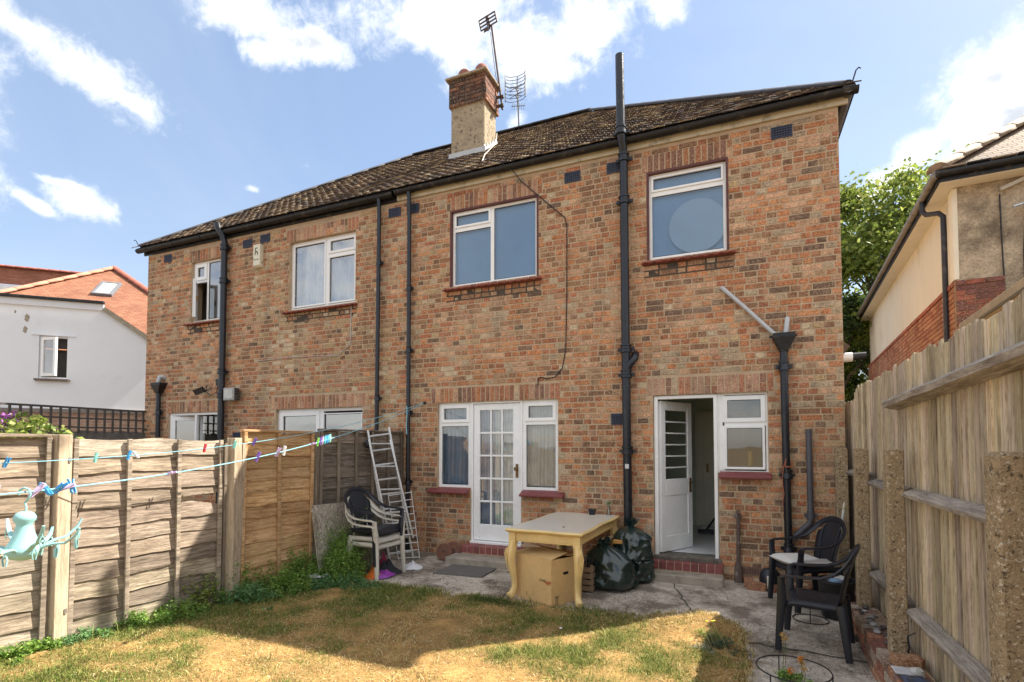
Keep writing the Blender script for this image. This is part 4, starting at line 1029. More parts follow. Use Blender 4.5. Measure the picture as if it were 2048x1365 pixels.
GRASS = mat('grass_blade', (1, 1, 1), 0.75, 0.12, 4, tint=True, spec=0.25, trans=0.30)
def blades(name, P, H, W, lean, col, curl=.5):
    """P (n,3) roots; each blade is two quads bending over"""
    n = len(P); a = rng.uniform(0, 2 * PI, n); b = rng.uniform(0, 2 * PI, n)
    side = np.stack([np.cos(a), np.sin(a), np.zeros(n)], 1) * (W / 2)[:, None]
    dr = np.stack([np.cos(b), np.sin(b), np.zeros(n)], 1)
    up = np.array([0, 0, 1.0])
    mid = P + up * (H * .55)[:, None] + dr * (lean * H * .25)[:, None]
    tip = P + up * (H * (1 - curl * lean * .5))[:, None] + dr * (lean * H * .9)[:, None]
    V = np.concatenate([P - side, P + side, mid + side * .8, mid - side * .8, tip + side * .15, tip - side * .15])
    i = np.arange(n)
    F = np.concatenate([np.stack([i, i + n, i + 2 * n, i + 3 * n], 1), np.stack([i + 3 * n, i + 2 * n, i + 4 * n, i + 5 * n], 1)])
    o = big_mesh(name, V, F, GRASS, np.concatenate([col, col]).astype(np.float32)); o['kind'] = 'stuff'; return o

def lawn_blades():
    P = []; H = []; C = []; Ln = []
    N = 270000
    # denser near the camera
    for _ in range(N):
        y = -1.0 - 5.0 * random.random() ** 1.15; x = random.uniform(-.75, 5.3)
        mk = lawn_mask(x, y)
        if mk < -.25 and random.random() > .22: continue
        if mk < -.9: continue
        g = green_amount(x, y)
        if (Vector((x, y, 0)) - Vector((CAM.x, CAM.y, 0))).length < 1.2: continue
        isg = random.random() < (.10 + .78 * g)
        tall = mnoise.noise(Vector((x * 2.2, y * 2.2, 8))) * .5 + .5
        if isg:
            h = random.uniform(.022, .055) * (.7 + .9 * tall * g + .3 * g); c = np.array(random.choice([(0.13, 0.19, 0.035), (0.19, 0.24, 0.05), (0.095, 0.15, 0.03), (0.30, 0.31, 0.09), (0.36, 0.34, 0.12)]))
        else:
            h = random.uniform(.014, .042) * (.6 + .8 * tall); c = np.array(random.choice([(0.57, 0.41, 0.16), (0.67, 0.54, 0.27), (0.41, 0.265, 0.10), (0.53, 0.35, 0.13), (0.74, 0.65, 0.40), (0.56, 0.51, 0.19), (0.27, 0.18, 0.075)]))
        if random.random() < .004: h *= 2.6
        P.append((x, y, gz(x, y) + .005)); H.append(h); C.append(c * random.uniform(.75, 1.25)); Ln.append(random.uniform(.2, 1.3) if isg else random.uniform(.5, 1.6))
    H = np.array(H); blades('lawn_grass', np.array(P), H, rng.uniform(.0035, .0075, len(H)), np.array(Ln), np.array(C))
lawn_blades()

LEAF = mat('leaf', (1, 1, 1), 0.55, 0.15, 5, tint=True, spec=0.35, trans=0.35)
def leaves(P, D, L, Wd, col, sag=.3):
    """leaf-shaped quads (folded pairs): P roots, D directions, L lengths"""
    n = len(P); D = D / np.linalg.norm(D, axis=1)[:, None]
    r = rng.normal(size=(n, 3)); S = np.cross(D, r); S /= np.linalg.norm(S, axis=1)[:, None] + 1e-9
    N = np.cross(S, D)
    tip = P + D * L[:, None] - np.array([0, 0, 1.0]) * (sag * L)[:, None]
    mid = P + D * (L * .5)[:, None] + N * (L * .06)[:, None]
    V = np.concatenate([P, mid + S * (Wd / 2)[:, None], tip, mid - S * (Wd / 2)[:, None]])
    i = np.arange(n); F = np.stack([i, i + n, i + 2 * n, i + 3 * n], 1)
    return V, F, col

def merge_leaves(parts_):
    V = []; F = []; C = []; o = 0
    for v, f, c in parts_: V.append(v); F.append(f + o); C.append(c); o += len(v)
    return np.concatenate(V), np.concatenate(F), np.concatenate(C).astype(np.float32)

def weed_clump(cx, cy, rx, ry, h, n, pal, leafL=(.028, .065), base=0.0, gap=.0):
    P = []; D = []
    stems = max(6, n // 45)
    sx = rng.normal(0, .45, stems) * rx + cx; sy = rng.normal(0, .45, stems) * ry + cy
    sh = h * rng.uniform(.45, 1.1, stems) * np.exp(-(((sx - cx) / rx) ** 2 + ((sy - cy) / ry) ** 2) * .8)
    k = rng.integers(0, stems, n); t = rng.uniform(.08, 1, n) ** .8
    lx, ly = rng.normal(0, .12, stems), rng.normal(0, .12, stems)
    P = np.stack([sx[k] + lx[k] * sh[k] * t * 2 + rng.normal(0, .022, n), sy[k] + ly[k] * sh[k] * t * 2 + rng.normal(0, .022, n), base + sh[k] * t + .006], 1)
    P[:, 2] += np.array([gz(a, b) for a, b in P[:, :2]])
    D = np.stack([rng.normal(size=n), rng.normal(size=n), rng.uniform(-.2, .9, n)], 1)
    L = rng.uniform(*leafL, n) * (1.15 - .5 * t); W_ = L * rng.uniform(.28, .55, n)
    c = np.array(pal)[rng.integers(0, len(pal), n)] * rng.uniform(.75, 1.25, (n, 1))
    return leaves(P, D, L, W_, c)

debris()
WG = [(0.17, 0.31, 0.05), (0.23, 0.38, 0.07), (0.12, 0.23, 0.045), (0.32, 0.44, 0.11)]
WY = [(0.32, 0.36, 0.08), (0.42, 0.43, 0.15), (0.24, 0.31, 0.07), (0.18, 0.25, 0.06)]
WB = [(0.14, 0.27, 0.10), (0.19, 0.34, 0.13), (0.11, 0.22, 0.08)]
# the weeds along the foot of the left fence, one uncountable mass
parts_ = []
for (x, y, rx, ry, h, n, pal) in [(-.20, -2.05, .30, .40, .46, 3200, WG), (.05, -2.30, .34, .32, .28, 2400, WG), (-.30, -2.70, .28, .3, .44, 2600, WG), (-.02, -2.75, .32, .3, .20, 1700, WB),
                                  (-.36, -3.15, .22, .28, .36, 2000, WY), (-.24, -3.45, .26, .32, .18, 1400, WG), (-.40, -3.8, .18, .32, .14, 1000, WG), (-.43, -4.2, .18, .28, .11, 900, WB), (-.46, -4.6, .2, .3, .13, 1000, WG), (-.4, -5.0, .25, .3, .14, 900, WY),
                                  (.15, -1.80, .34, .28, .30, 2400, WG), (.40, -1.98, .34, .18, .14, 1500, WB), (.62, -1.84, .28, .11, .14, 1200, WB), (-.08, -1.55, .28, .28, .42, 2200, WG), (.85, -1.86, .28, .10, .07, 600, WB), (-.22, -1.2, .14, .18, .35, 700, WY)]:
    parts_.append(weed_clump(x, y, rx, ry, h * 1.12, int(n * 1.15), pal))
V, F, C = merge_leaves(parts_); o = big_mesh('fence_weeds', V, F, LEAF, C); o['kind'] = 'stuff'
# the tall bushy weed in front of the chair stack
V, F, C = merge_leaves([weed_clump(.24, -1.54, .30, .26, .86, 6500, WG, (.025, .055)), weed_clump(.20, -1.30, .2, .15, 1.0, 2200, WY, (.02, .04)), weed_clump(.42, -1.74, .34, .18, .52, 3600, WG, (.025, .055))])
o = big_mesh('bushy_weed', V, F, LEAF, C); tag(o, 'tall feathery green weed beside the stacked plastic chairs', 'weed')
# tufts at the patio edge
for (x, y, sc, lab) in ((2.62, -1.80, 1.0, 'dark green grass tuft at the lawn edge left of the cardboard box'),):
    n = 1500; P = np.stack([rng.normal(x, .28, n), rng.normal(y - .04, .05, n), np.zeros(n)], 1); P[:, 2] = [gz(a, b) + .006 for a, b in P[:, :2]]
    H = rng.uniform(.03, .085, n) * np.exp(-((P[:, 0] - x) / .5) ** 2); c = np.array([(0.06, 0.11, 0.03), (0.09, 0.14, 0.04), (0.13, 0.16, 0.05)])[rng.integers(0, 3, n)]
    o = blades('grass_tuft', P, H, rng.uniform(.003, .006, n), rng.uniform(.2, 1.2, n), c); del o['kind']; tag(o, lab, 'grass tuft')
def tuft_plant():
    t = thing('flowering_tuft', 'low grey-green tuft with thin yellow flowers at the lawn corner by the right path', 'plant', (4.88, -2.12, 0))
    ps = [weed_clump(4.93, -2.17, .16, .14, .13, 1500, [(0.09, 0.13, 0.075), (0.12, 0.16, 0.10), (0.07, 0.11, 0.05)], (.012, .03)), weed_clump(4.83, -2.0, .18, .14, .10, 1000, WY, (.012, .03)), weed_clump(4.80, -2.27, .10, .08, .08, 500, [(0.38, 0.38, 0.28), (.3, .32, .2)], (.012, .03))]
    V, F, C = merge_leaves(ps); V = V - np.array([4.88, -2.12, 0]); big_mesh('leaf_mat', V, F, LEAF, C, t)
    YEL = mat('yellow_petal', (.75, .55, .03), .6, .1)
    for (x, y, h, lx) in ((4.86, -1.98, .17, -.05), (4.90, -2.02, .19, -.04), (4.91, -1.97, .18, -.035)):
        s = MB(); s.tube([(x, y, .03), (x + lx * .5, y, h * .6), (x + lx, y, h)], .0022, 5); p = part('stem', s, mat('pale_stem', (.30, .34, .12), .6), t)
        f = MB(); f.lathe([(.004, -.006), (.012, 0), (.012, .006), (0, .010)], (x + lx, y, h), 10); part('flower', f, YEL, p)
    for i in range(7):
        x, y = 4.72 + random.uniform(0, .3), -2.15 + random.uniform(-.12, .12); s = MB(); s.tube([(x, y, .02), (x - .03, y, .09), (x - .07, y + .01, .15 + random.uniform(0, .05))], .0018, 5); part('dry_stem', s, mat('dry_stem', (.46, .36, .18), .8), t)
tuft_plant()

# ------------------------------------------------------------------ left boundary: waney-lap fence panels
FW_GREY = wood_mat('grey_fence_wood', (0.085, 0.064, 0.046), (0.27, 0.215, 0.16), (0.50, 0.415, 0.32))
FW_BROWN = wood_mat('brown_fence_wood', (0.27, 0.135, 0.055), (0.56, 0.33, 0.15), (0.72, 0.49, 0.27))
FW_DARK = wood_mat('dark_fence_wood', (0.06, 0.048, 0.036), (0.17, 0.135, 0.105), (0.34, 0.28, 0.225))
FW_POST = wood_mat('fence_post_wood', (0.27, 0.20, 0.135), (0.42, 0.325, 0.225), (0.54, 0.43, 0.31), along='z')
FW_POSTD = wood_mat('dark_post_wood', (0.13, 0.10, 0.075), (0.22, 0.175, 0.13), (0.31, 0.25, 0.19), along='z')
fx = lambda y: .10 + .14 * y
FANG = math.atan2(-1.0, -.14)

def fence_panel(y0, y1, top, n, nb, wood, batt, label, missing=(), cap=True, wav=.019, lean=0.0, bot=.04):
    L = (y0 - y1) * math.sqrt(1 + .14 ** 2)
    t = thing('wooden_fence', label, 'fence', (fx(y0), y0, 0), FANG, 'wooden fence panels between the two gardens')
    t.rotation_euler = (lean, 0, FANG)
    pitch = (top - bot) / n
    for i in range(n):
        z0 = bot + i * pitch; h = pitch * 1.28 if i < n - 1 else pitch * 1.02; K = 16; sd1, sd2 = random.random() * 50, random.random() * 50
        m = MB(); V = []; k = random.uniform(.80, 1.18); tint = (k * random.uniform(.97, 1.05), k, k * random.uniform(.94, 1.02))
        for q in range(K + 1):
            x = L * q / K; u = 1 - q / K
            w = wav * 1.5 * mnoise.noise(Vector((x * 1.6, sd1, 0))) + wav * .6 * mnoise.noise(Vector((x * 6, sd1, 3)))
            bow = .008 * mnoise.noise(Vector((x * 1.1, sd2, 7))); zt = z0 + h + .006 * mnoise.noise(Vector((x * 3, sd2, 0)))
            if i == n - 1: zt += .020 * mnoise.noise(Vector((x * 4, sd2, 1)))
            zb = z0 + w
            for (fi, side, a, b) in missing:
                if i == fi and side == 'lo':  zb = z0 + w + max(0, (u - a) / (1 - a)) * b           # lower edge split away
                if i == fi and side == 'hi' and u > a: zt = z0 + h - (u - a) / (1 - a) * b
            if zt < zb + .02: zt = zb + .02
            V += [(x, .034 + bow, zb), (x, .016 + bow * .5, zt), (x, .008 + bow * .5, zt), (x, .022 + bow, zb + .002)]
        F = [(4 * q + a, 4 * q + (a + 1) % 4, 4 * q + 4 + (a + 1) % 4, 4 * q + 4 + a) for q in range(K) for a in range(4)] + [(0, 1, 2, 3), (4 * K + 3, 4 * K + 2, 4 * K + 1, 4 * K)]
        m.add(V, F, tint); part('slat', m, wood, t, smooth=True, local=True)
    for j in range(nb + 1):
        x = L * j / nb; w = .022; m = MB(); x = min(max(x, w), L - w); tw = random.uniform(-.012, .012); k = random.uniform(.8, 1.1)
        m.obox((x + tw * .3, .052, (top + bot) / 2), (w * .9, 0, 0), (0, .015, 0), (tw, 0, (top - bot) / 2 + .005), (k, k, k)); part('batten', m, batt, t, local=True, bevel=.003)
    if cap:
        m = MB(); m.box(0, L, -.01, .07, top + .004, top + .032, (1.05, 1, 1)); part('capping', m, wood, t, local=True, bevel=.004)
    return t
fence_panel(-4.45, -6.15, 1.84, 11, 3, FW_GREY, FW_GREY, 'weathered grey fence panel leftmost behind the octopus clip hanger')
fence_panel(-2.93, -4.30, 1.83, 11, 3, FW_GREY, FW_GREY, 'weathered grey lap fence panel with a torn slat and gap beside the middle post', missing=((7, 'lo', .35, .085), (6, 'hi', .60, .11)), cap=False, wav=.024)
fence_panel(-1.72, -2.70, 1.93, 13, 2, FW_BROWN, FW_BROWN, 'warm brown fence panel in half shade between the two middle posts')
fence_panel(-.02, -1.62, 1.97, 12, 5, FW_DARK, FW_POSTD, 'dark brown fence panel nearest the house behind the ladder', cap=True)
fence_panel(-6.25, -8.1, 1.84, 11, 3, FW_GREY, FW_GREY, 'grey fence panel beyond the left edge of the garden view'); fence_panel(-8.2, -10.0, 1.84, 11, 3, FW_GREY, FW_GREY, 'farthest grey fence panel beyond the left edge of the garden view')
def post(y, w, d, top, m_, label, dx=0.0, lean=0.0):
    t = MB(); k = random.uniform(.95, 1.05); t.obox((fx(y) + .02 + dx, y, top / 2 - .03), (d / 2, .14 * d / 2, 0), (-.14 * w / 2, w / 2, 0), (lean * top / 2, 0, top / 2 + .03), (k, k, k))
    o = part('fence_post', t, m_, None, bevel=.005); tag(o, label, 'post', 'wooden posts of the left fence'); return o
P1 = post(-4.375, .115, .10, 1.87, FW_POST, 'broad pale wooden post beside the leftmost grey panel', .02)
post(-2.80, .115, .11, 1.86, FW_POST, 'broad wooden post between the grey panel and the brown panel', .03)
post(-1.665, .07, .09, 1.96, FW_POSTD, 'thin dark wooden post between the brown and the dark panel')
post(-6.20, .10, .10, 1.87, FW_POST, 'wooden post beyond the left edge of the garden view'); post(-8.15, .10, .10, 1.87, FW_POST, 'farthest wooden post beyond the left edge of the garden view')
m = MB()
for z_ in (1.62, .28): m.box(fx(-4.33) + .085, fx(-4.33) + .089, -4.345, -4.325, z_, z_ + .045)
part('metal_clip', m, ALU, P1, )
m = MB(); m.obox((fx(-2.70) + .06, -2.72, .9), (.012, 0, 0), (0, .02, 0), (.02, .01, .9), (1, 1, 1)); tag(part('loose_board', m, FW_POST, None), 'narrow loose board leaning against the middle fence post', 'board')
m = MB(); m.obox((fx(-2.90) + .05, -2.905, .9), (.010, 0, 0), (0, .017, 0), (.035, -.02, .9), (.9, .9, .9)); tag(part('loose_board', m, FW_POSTD, None), 'thin dark loose board at the end of the torn grey panel', 'board')

# ------------------------------------------------------------------ right boundary: close-board fence on a low brick wall with concrete posts
rx = lambda y: 6.20 + .02 * y
RANG = math.atan2(-1.0, -.02)
RB = wood_mat('board_fence_wood', (0.30, 0.225, 0.145), (0.64, 0.53, 0.39), (0.80, 0.71, 0.57), along='z')
RAILW = wood_mat('arris_rail_wood', (0.15, 0.12, 0.095), (0.34, 0.29, 0.24), (0.52, 0.46, 0.39))
rf = thing('board_fence', 'tall close-board timber fence on the right with rough top edge and heavy rails', 'fence', (rx(.35), .35, 0), RANG)
x = -0.95; i = 0
while x < 6.9:
    w = random.uniform(.088, .108); tw = random.uniform(-.004, .004); top = 2.40 + random.uniform(-.018, .018) + .006 * x
    if x < .42: top -= .10 + .02 * random.random()
    elif x < .52: top -= .04
    if .62 < x < .71: top += .035
    bot = .04 + random.uniform(-.02, .02); k = random.uniform(.70, 1.22); c = (k, k * random.uniform(.94, 1.0), k * random.uniform(.82, 1.0))
    m = MB(); sl = random.uniform(-.012, .012)
    V = [(x - .012, .131, bot), (x + w, .119 + tw, bot), (x + w, .134 + tw, bot), (x - .012, .139, bot), (x - .012, .131, top), (x + w, .119 + tw, top + sl), (x + w, .134 + tw, top + sl), (x - .012, .139, top)]
    m.add(V, [(0, 1, 5, 4), (1, 2, 6, 5), (2, 3, 7, 6), (3, 0, 4, 7), (4, 5, 6, 7), (0, 3, 2, 1)], c)
    part('board', m, RB, rf, local=True); x += w - .012; i += 1
PY = [-.10, -1.23, -2.46, -4.30, -6.1]
def rail(ya, yb, z_, wdt, hgt, drop=0.0):
    a = (.35 - ya) * 1.0002; b = (.35 - yb) * 1.0002; K = 10; V = []; sd = random.random() * 40
    for q in range(K + 1):
        x = a + (b - a) * q / K; w = wdt + .010 * mnoise.noise(Vector((x * 4, sd, 0))); e = .006 * mnoise.noise(Vector((x * 5, sd, 5))); zz = z_ + drop * q / K
        V += [(x, .118, zz - hgt / 2), (x, .118 - w * .92, zz - hgt / 2 + .022 + e), (x, .118 - w, zz + .004 + e), (x, .118 - w * .85, zz + hgt * .22 + e), (x, .118, zz + hgt / 2)]
    F = [(5 * q + j, 5 * q + (j + 1) % 5, 5 * q + 5 + (j + 1) % 5, 5 * q + 5 + j) for q in range(K) for j in range(5)] + [(4, 3, 2, 1, 0), tuple(5 * K + j for j in range(5))]
    m = MB(); k = random.uniform(.85, 1.1); m.add(V, F, (k, k, k)); part('rail', m, RAILW, rf, local=True)
for ya, yb in zip(PY[:-1], PY[1:]):
    rail(ya - .03, yb + .05, 1.47 if ya > -.5 else 1.42, .085, .085); rail(ya - .05, yb + .05, .58, .085, .085)
rail(-2.05, -6.3, 2.11, .11, .11, .10)
AGG = mat('aggregate_concrete', (0.42, 0.31, 0.185), 0.9, 0.25, 26, 2.2, 60, spec=0.25, grain=.4, spots=((0.74, 0.64, 0.50), 58, 0.57, 0.63, 0.95), spots2=((0.07, 0.05, 0.03), 44, 0.56, 0.64, 0.85))
plab = ['short exposed-aggregate concrete post against the house corner', 'second concrete fence post from the house, slim with a rail let into it', 'third concrete fence post from the house, behind the plastic chair', 'large rounded concrete post nearest the camera at the right edge', 'concrete fence post out of view at the right']
for y, lab, k in zip(PY, plab, range(5)):
    m = MB(); w, d = (.055, .05) if k else (.06, .045); top = 1.745
    m.obox((rx(y) - .005, y, top / 2 - .02), (w, 0, 0), (0, d + (.01 if k == 3 else 0), 0), (0, 0, top / 2 + .02))
    tag(part('concrete_post', m, AGG, None, bevel=.018 if k == 3 else .008), lab, 'post', 'concrete posts of the right fence')
# low wall
lw = thing('low_brick_wall', 'low stained brick wall under the right timber fence', 'wall', (6.14, -2.0, 0))
m = MB(); m.add([(rx(.0) - .118, 0, 0), (rx(.0) + .10, 0, 0), (rx(.0) + .10, 0, .25), (rx(.0) - .118, 0, .25), (rx(-6.5) - .118, -6.5, -.05), (rx(-6.5) + .10, -6.5, -.05), (rx(-6.5) + .10, -6.5, .25), (rx(-6.5) - .118, -6.5, .25)],
                [(0, 3, 2, 1), (4, 5, 6, 7), (0, 4, 7, 3), (3, 7, 6, 2), (1, 2, 6, 5)])
part('mortar_bed', m, MORTAR, lw)
for r in range(4):
    y = -.02 - (.118 if r % 2 else 0)
    while y > -5.2:
        w = .236 if r != 3 else .118
        x0 = rx(y) - .126 + random.uniform(-.004, .004); z0 = -.045 + r * .0786; z1 = min(z0 + .069, .262); c = random.choice([(.30, .12, .075), (.24, .10, .07), (.38, .17, .10), (.42, .34, .27), (.22, .13, .10), (.34, .25, .19)])
        m = MB(); m.box(x0, x0 + (.1 if r != 3 else .21), y - w + .006, y - .005, z0, z1, c); part('brick', m, BRICK, lw, bevel=.006); y -= w
PAINT = mat('flaky_whitewash', (.52, .48, .44), .95, .3, 9, .8, 50)
STONE = mat('grey_rubble', (.22, .20, .19), .9, .3, 20, .6, 60, tint=True)
def lump(c, r, seed, sq=(1, 1, .7), n=10):
    m = MB(); V = []; F = []
    for j in range(7):
        th = PI * j / 6
        for i in range(n):
            ph = 2 * PI * i / n; d = Vector((math.sin(th) * math.cos(ph), math.sin(th) * math.sin(ph), math.cos(th)))
            k = r * (1 + .35 * mnoise.noise(d * 1.7 + Vector((seed, 0, 0)))); V.append((c[0] + d.x * k * sq[0], c[1] + d.y * k * sq[1], c[2] + d.z * k * sq[2]))
    F = [(j * n + i, j * n + (i + 1) % n, (j + 1) * n + (i + 1) % n, (j + 1) * n + i) for j in range(6) for i in range(n)]
    return m.add(V, F)
def small(name, mb, m_, label, cat, group=None, **k):
    o = part(name, mb, m_, None, **k); tag(o, label, cat, group); return o
rub = []
for i in range(16):
    y = -1.32 - i * .065; m = lump((rx(y) - .03 + random.uniform(-.05, .05), y, .275), random.uniform(.018, .036), i, (1, 1.2, .5)); rub.append(m)
for i, m in enumerate(rub):
    small('rubble', m, mat(('rubble_dark', 'rubble_grey', 'rubble_pale')[i % 3], ((.10, .09, .085), (.24, .22, .21), (.42, .41, .42))[i % 3], .9, .3, 20), 'small piece of rubble on the low wall between the second and third concrete posts', 'rubble', 'rubble on the low brick wall')
m = MB(); m.obox((rx(-2.72) - .02, -2.72, .298), (.075, .01, 0), (-.01, .055, 0), (0, 0, .033), (.38, .2, .11)); small('loose_brick', m, BRICK, 'loose yellow-brown brick lying on the low wall beside the third concrete post', 'brick', bevel=.004)
m = MB(); m.obox((rx(-2.66) + .05, -2.66, .292), (.035, .01, 0), (-.01, .05, 0), (0, 0, .026), (.30, .13, .075)); small('loose_brick', m, BRICK, 'small dark red brick piece behind the yellow-brown loose brick', 'brick', bevel=.004)
m = MB(); m.obox((rx(-2.86) - .04, -2.86, .278), (.08, .0, .0), (0, .06, .0), (0, 0, .007)); small('white_sheet', m, mat('white_scrap', (.6, .6, .6), .7, .15, 12), 'crumpled white scrap under the loose brick on the low wall', 'scrap', bevel=.004)
small('pebble', lump((rx(-2.90) + .0, -2.90, .30), .038, 3, (1.2, 1, .6)), mat('white_pebble', (.62, .60, .55), .8, .15, 12), 'rounded white stone on the low wall in front of the loose brick', 'stone', smooth=True)
m = MB(); m.grid(lambda u, v: (rx(-3.1) - .11 + .2 * u, -2.97 - .32 * v, .275 + .018 * math.sin(7 * v + 4 * u) + .01 * math.sin(13 * u)), 8, 10); small('blue_plastic', m, mat('slate_blue_plastic', (.075, .095, .15), .4, .2, 8), 'crumpled dark blue plastic on the low wall near the camera', 'plastic', smooth=True, solid=.004)
m = MB(); m.lathe([(.03, .27), (.032, .30), (.02, .325), (0, .327)], (rx(-3.30) - .02, -3.30, 0), 12, cap=False); small('bottle_cap', m, mat('turquoise_plastic', (.16, .45, .50), .4, .1), 'small turquoise bottle cap on the low wall near the bottom edge', 'bottle_cap', smooth=True)  # plastic bottle cap left on the wall
m = MB(); m.tube([(rx(-2.58) + .02, -2.58, .27), (rx(-2.58) + .03, -2.60, .36), (rx(-2.58) + .02, -2.60, .43)], .006, 6); m.tube([(rx(-2.58) + .02, -2.60, .43), (rx(-2.58) + .06, -2.63, .47)], .004, 5); small('twig', m, DARKMETAL, 'thin dark hooked twig standing against the fence boards by the third post', 'twig')

# ------------------------------------------------------------------ washing lines, pegs and the octopus hanger
LINEM = mat('blue_line', (.26, .54, .62), .5, .08, 20); WIREG = mat('grey_green_wire', (.36, .42, .40), .5, .1, 20)
def line_fn(pts):
    P = [Vector(p) for p in pts]
    def f(y):
        for a, b in zip(P[:-1], P[1:]):
            if b.y <= y <= a.y: t = (y - a.y) / (b.y - a.y); return a.lerp(b, t)
        return P[-1]
    return f
def smooth_line(ctrl, n=60):
    ys = np.linspace(ctrl[0][1], ctrl[-1][1], n); cy = np.array([c[1] for c in ctrl]); cx = np.array([c[0] for c in ctrl]); cz = np.array([c[2] for c in ctrl])
    px = np.polyfit(cy, cx, 2); pz = np.polyfit(cy, cz, 3 if len(ctrl) > 4 else 2)
    return [(float(np.polyval(px, y)), float(y), float(np.polyval(pz, y))) for y in ys]
L1 = smooth_line([(.55, -.02, 2.44), (1.14, -2.85, 1.82), (1.30, -3.68, 1.72), (1.47, -4.49, 1.59), (1.66, -5.40, 1.54), (1.75, -5.8, 1.525), (2.0, -7.5, 1.60)])
L2 = smooth_line([(.55, -.02, 2.45), (.28, -1.6, 2.05), (.07, -2.82, 1.79), (-.12, -3.9, 1.67), (-.34, -4.86, 1.65), (-.75, -7.0, 1.68)])
m = MB(); m.tube(L1, .0045, 6); small('washing_line', m, LINEM, 'nearer pale blue washing line carrying the octopus hanger and most pegs', 'washing line', 'washing lines')
m = MB(); m.tube(L2, .004, 6); small('washing_line', m, LINEM, 'farther pale blue washing line along the left fence with few pegs', 'washing line', 'washing lines')
m = MB(); m.lathe([(.022, 0), (.022, -.03), (.01, -.035), (.01, -.05)], (.55, .0, 2.45), 10, 'y'); m.ring((.55, -.05, 2.44), .016, .004, 12, 5, (1, 0, 0)); small('wall_hook', m, DARKMETAL, 'black hook in the brick wall holding the washing lines', 'hook')
m = MB(); m.tube([(.29, -.13, 2.40), (.30, -.14, 2.25), (.285, -.135, 2.10), (.30, -.14, 1.95)], .008, 6); small('line_end', m, LINEM, 'loose end of blue line hanging down the black downpipe', 'rope')
f1, f2 = line_fn(L1), line_fn(L2)
PEGC = {'blue': (.07, .36, .68), 'pink': (.72, .42, .60), 'lilac': (.62, .48, .70), 'purple': (.20, .10, .42), 'white': (.75, .75, .72), 'red': (.60, .05, .07), 'teal': (.25, .62, .52), 'green': (.22, .62, .10), 'turquoise': (.10, .55, .66)}
def peg(f, y, col, label, tilt=0.0, turn=0.0, L=.082):
    p = f(y); mt = mat(col + '_peg_plastic', PEGC[col], .4, .06, 20, spec=.4)
    t = thing('clothes_peg', label, 'clothes peg', p, 0, 'pegs on the washing lines'); t.rotation_euler = (tilt, turn * .3, math.radians(78) + turn)
    for s in (-1, 1):
        m = MB(); K = [(.004, -.70), (.010, -.60), (.007, -.2), (.009, 0), (.007, .12), (.013, .38)]
        pts = [(s * a_ + s * .001, 0, b_ * L + .018) for a_, b_ in K]; m.tube(pts, [.0075, .0085, .0095, .0095, .009, .0075], 8, wide=(0, 1, 0), thin=[.003, .004, .004, .004, .004, .003]); part('jaw', m, mt, t, local=True, smooth=True)
    m = MB(); m.ring((0, 0, .012), .007, .002, 10, 4, (0, 1, 0)); part('spring', m, ALU, t, local=True)
for (y, c, lab, ti, tu) in [(-5.80, 'pink', 'pink peg at the left edge on the nearer line', .3, .5), (-5.73, 'pink', 'second pink peg from the left edge, hanging straight', -.1, .2), (-5.55, 'lilac', 'lilac peg just right of the hanger hook', .7, .9), (-5.50, 'blue', 'blue peg leaning beside the lilac peg near the hook', -.8, .6), (-5.44, 'blue', 'blue peg tipped sideways left of the broad post', .9, .4), (-5.41, 'lilac', 'pale lilac peg between two blue pegs by the broad post', 1.2, 1.0), (-5.37, 'blue', 'blue peg in front of the broad pale post', -.5, .3),
                         (-4.74, 'lilac', 'lilac peg alone on the nearer line before the grey panel', 1.3, .2), (-3.88, 'purple', 'dark purple peg on the nearer line before the brown panel', .3, .7), (-3.62, 'lilac', 'pale lilac peg left of the white peg on the nearer line', .5, .2), (-3.53, 'white', 'white peg on the nearer line before the brown panel', .1, .5), (-3.10, 'lilac', 'lilac peg lying along the nearer line before the dark post', 1.4, .0)]:
    peg(f1, y, c, lab, ti, tu)
for k, (c, lab) in enumerate([('green', 'green peg leftmost of the tight bunch'), ('purple', 'purple peg in the tight bunch beside the green one'), ('lilac', 'lilac peg in the middle of the tight bunch'), ('turquoise', 'turquoise peg in the tight bunch left of the blue one'), ('blue', 'blue peg in the tight bunch before the dark panel'), ('teal', 'mint peg rightmost of the tight bunch')]):
    peg(f1, -3.0 + .045 * k, c, lab, .15, .8 + .1 * k)
for (y, c, lab, ti, tu) in [(-4.83, 'blue', 'blue peg leftmost on the farther line', .4, .5), (-4.25, 'teal', 'mint green peg on the farther line before the grey panel', .1, .8), (-4.00, 'blue', 'blue peg beside the white one on the farther line', .2, .7), (-3.94, 'white', 'white peg tilted beside the blue one on the farther line', -.8, .5), (-3.33, 'red', 'red peg on the farther line', .1, .6), (-3.02, 'teal', 'mint peg on the farther line before the middle post', .2, .3), (-2.80, 'purple', 'purple peg on the farther line before the brown panel', .4, .5)]:
    peg(f2, y, c, lab, ti, tu)

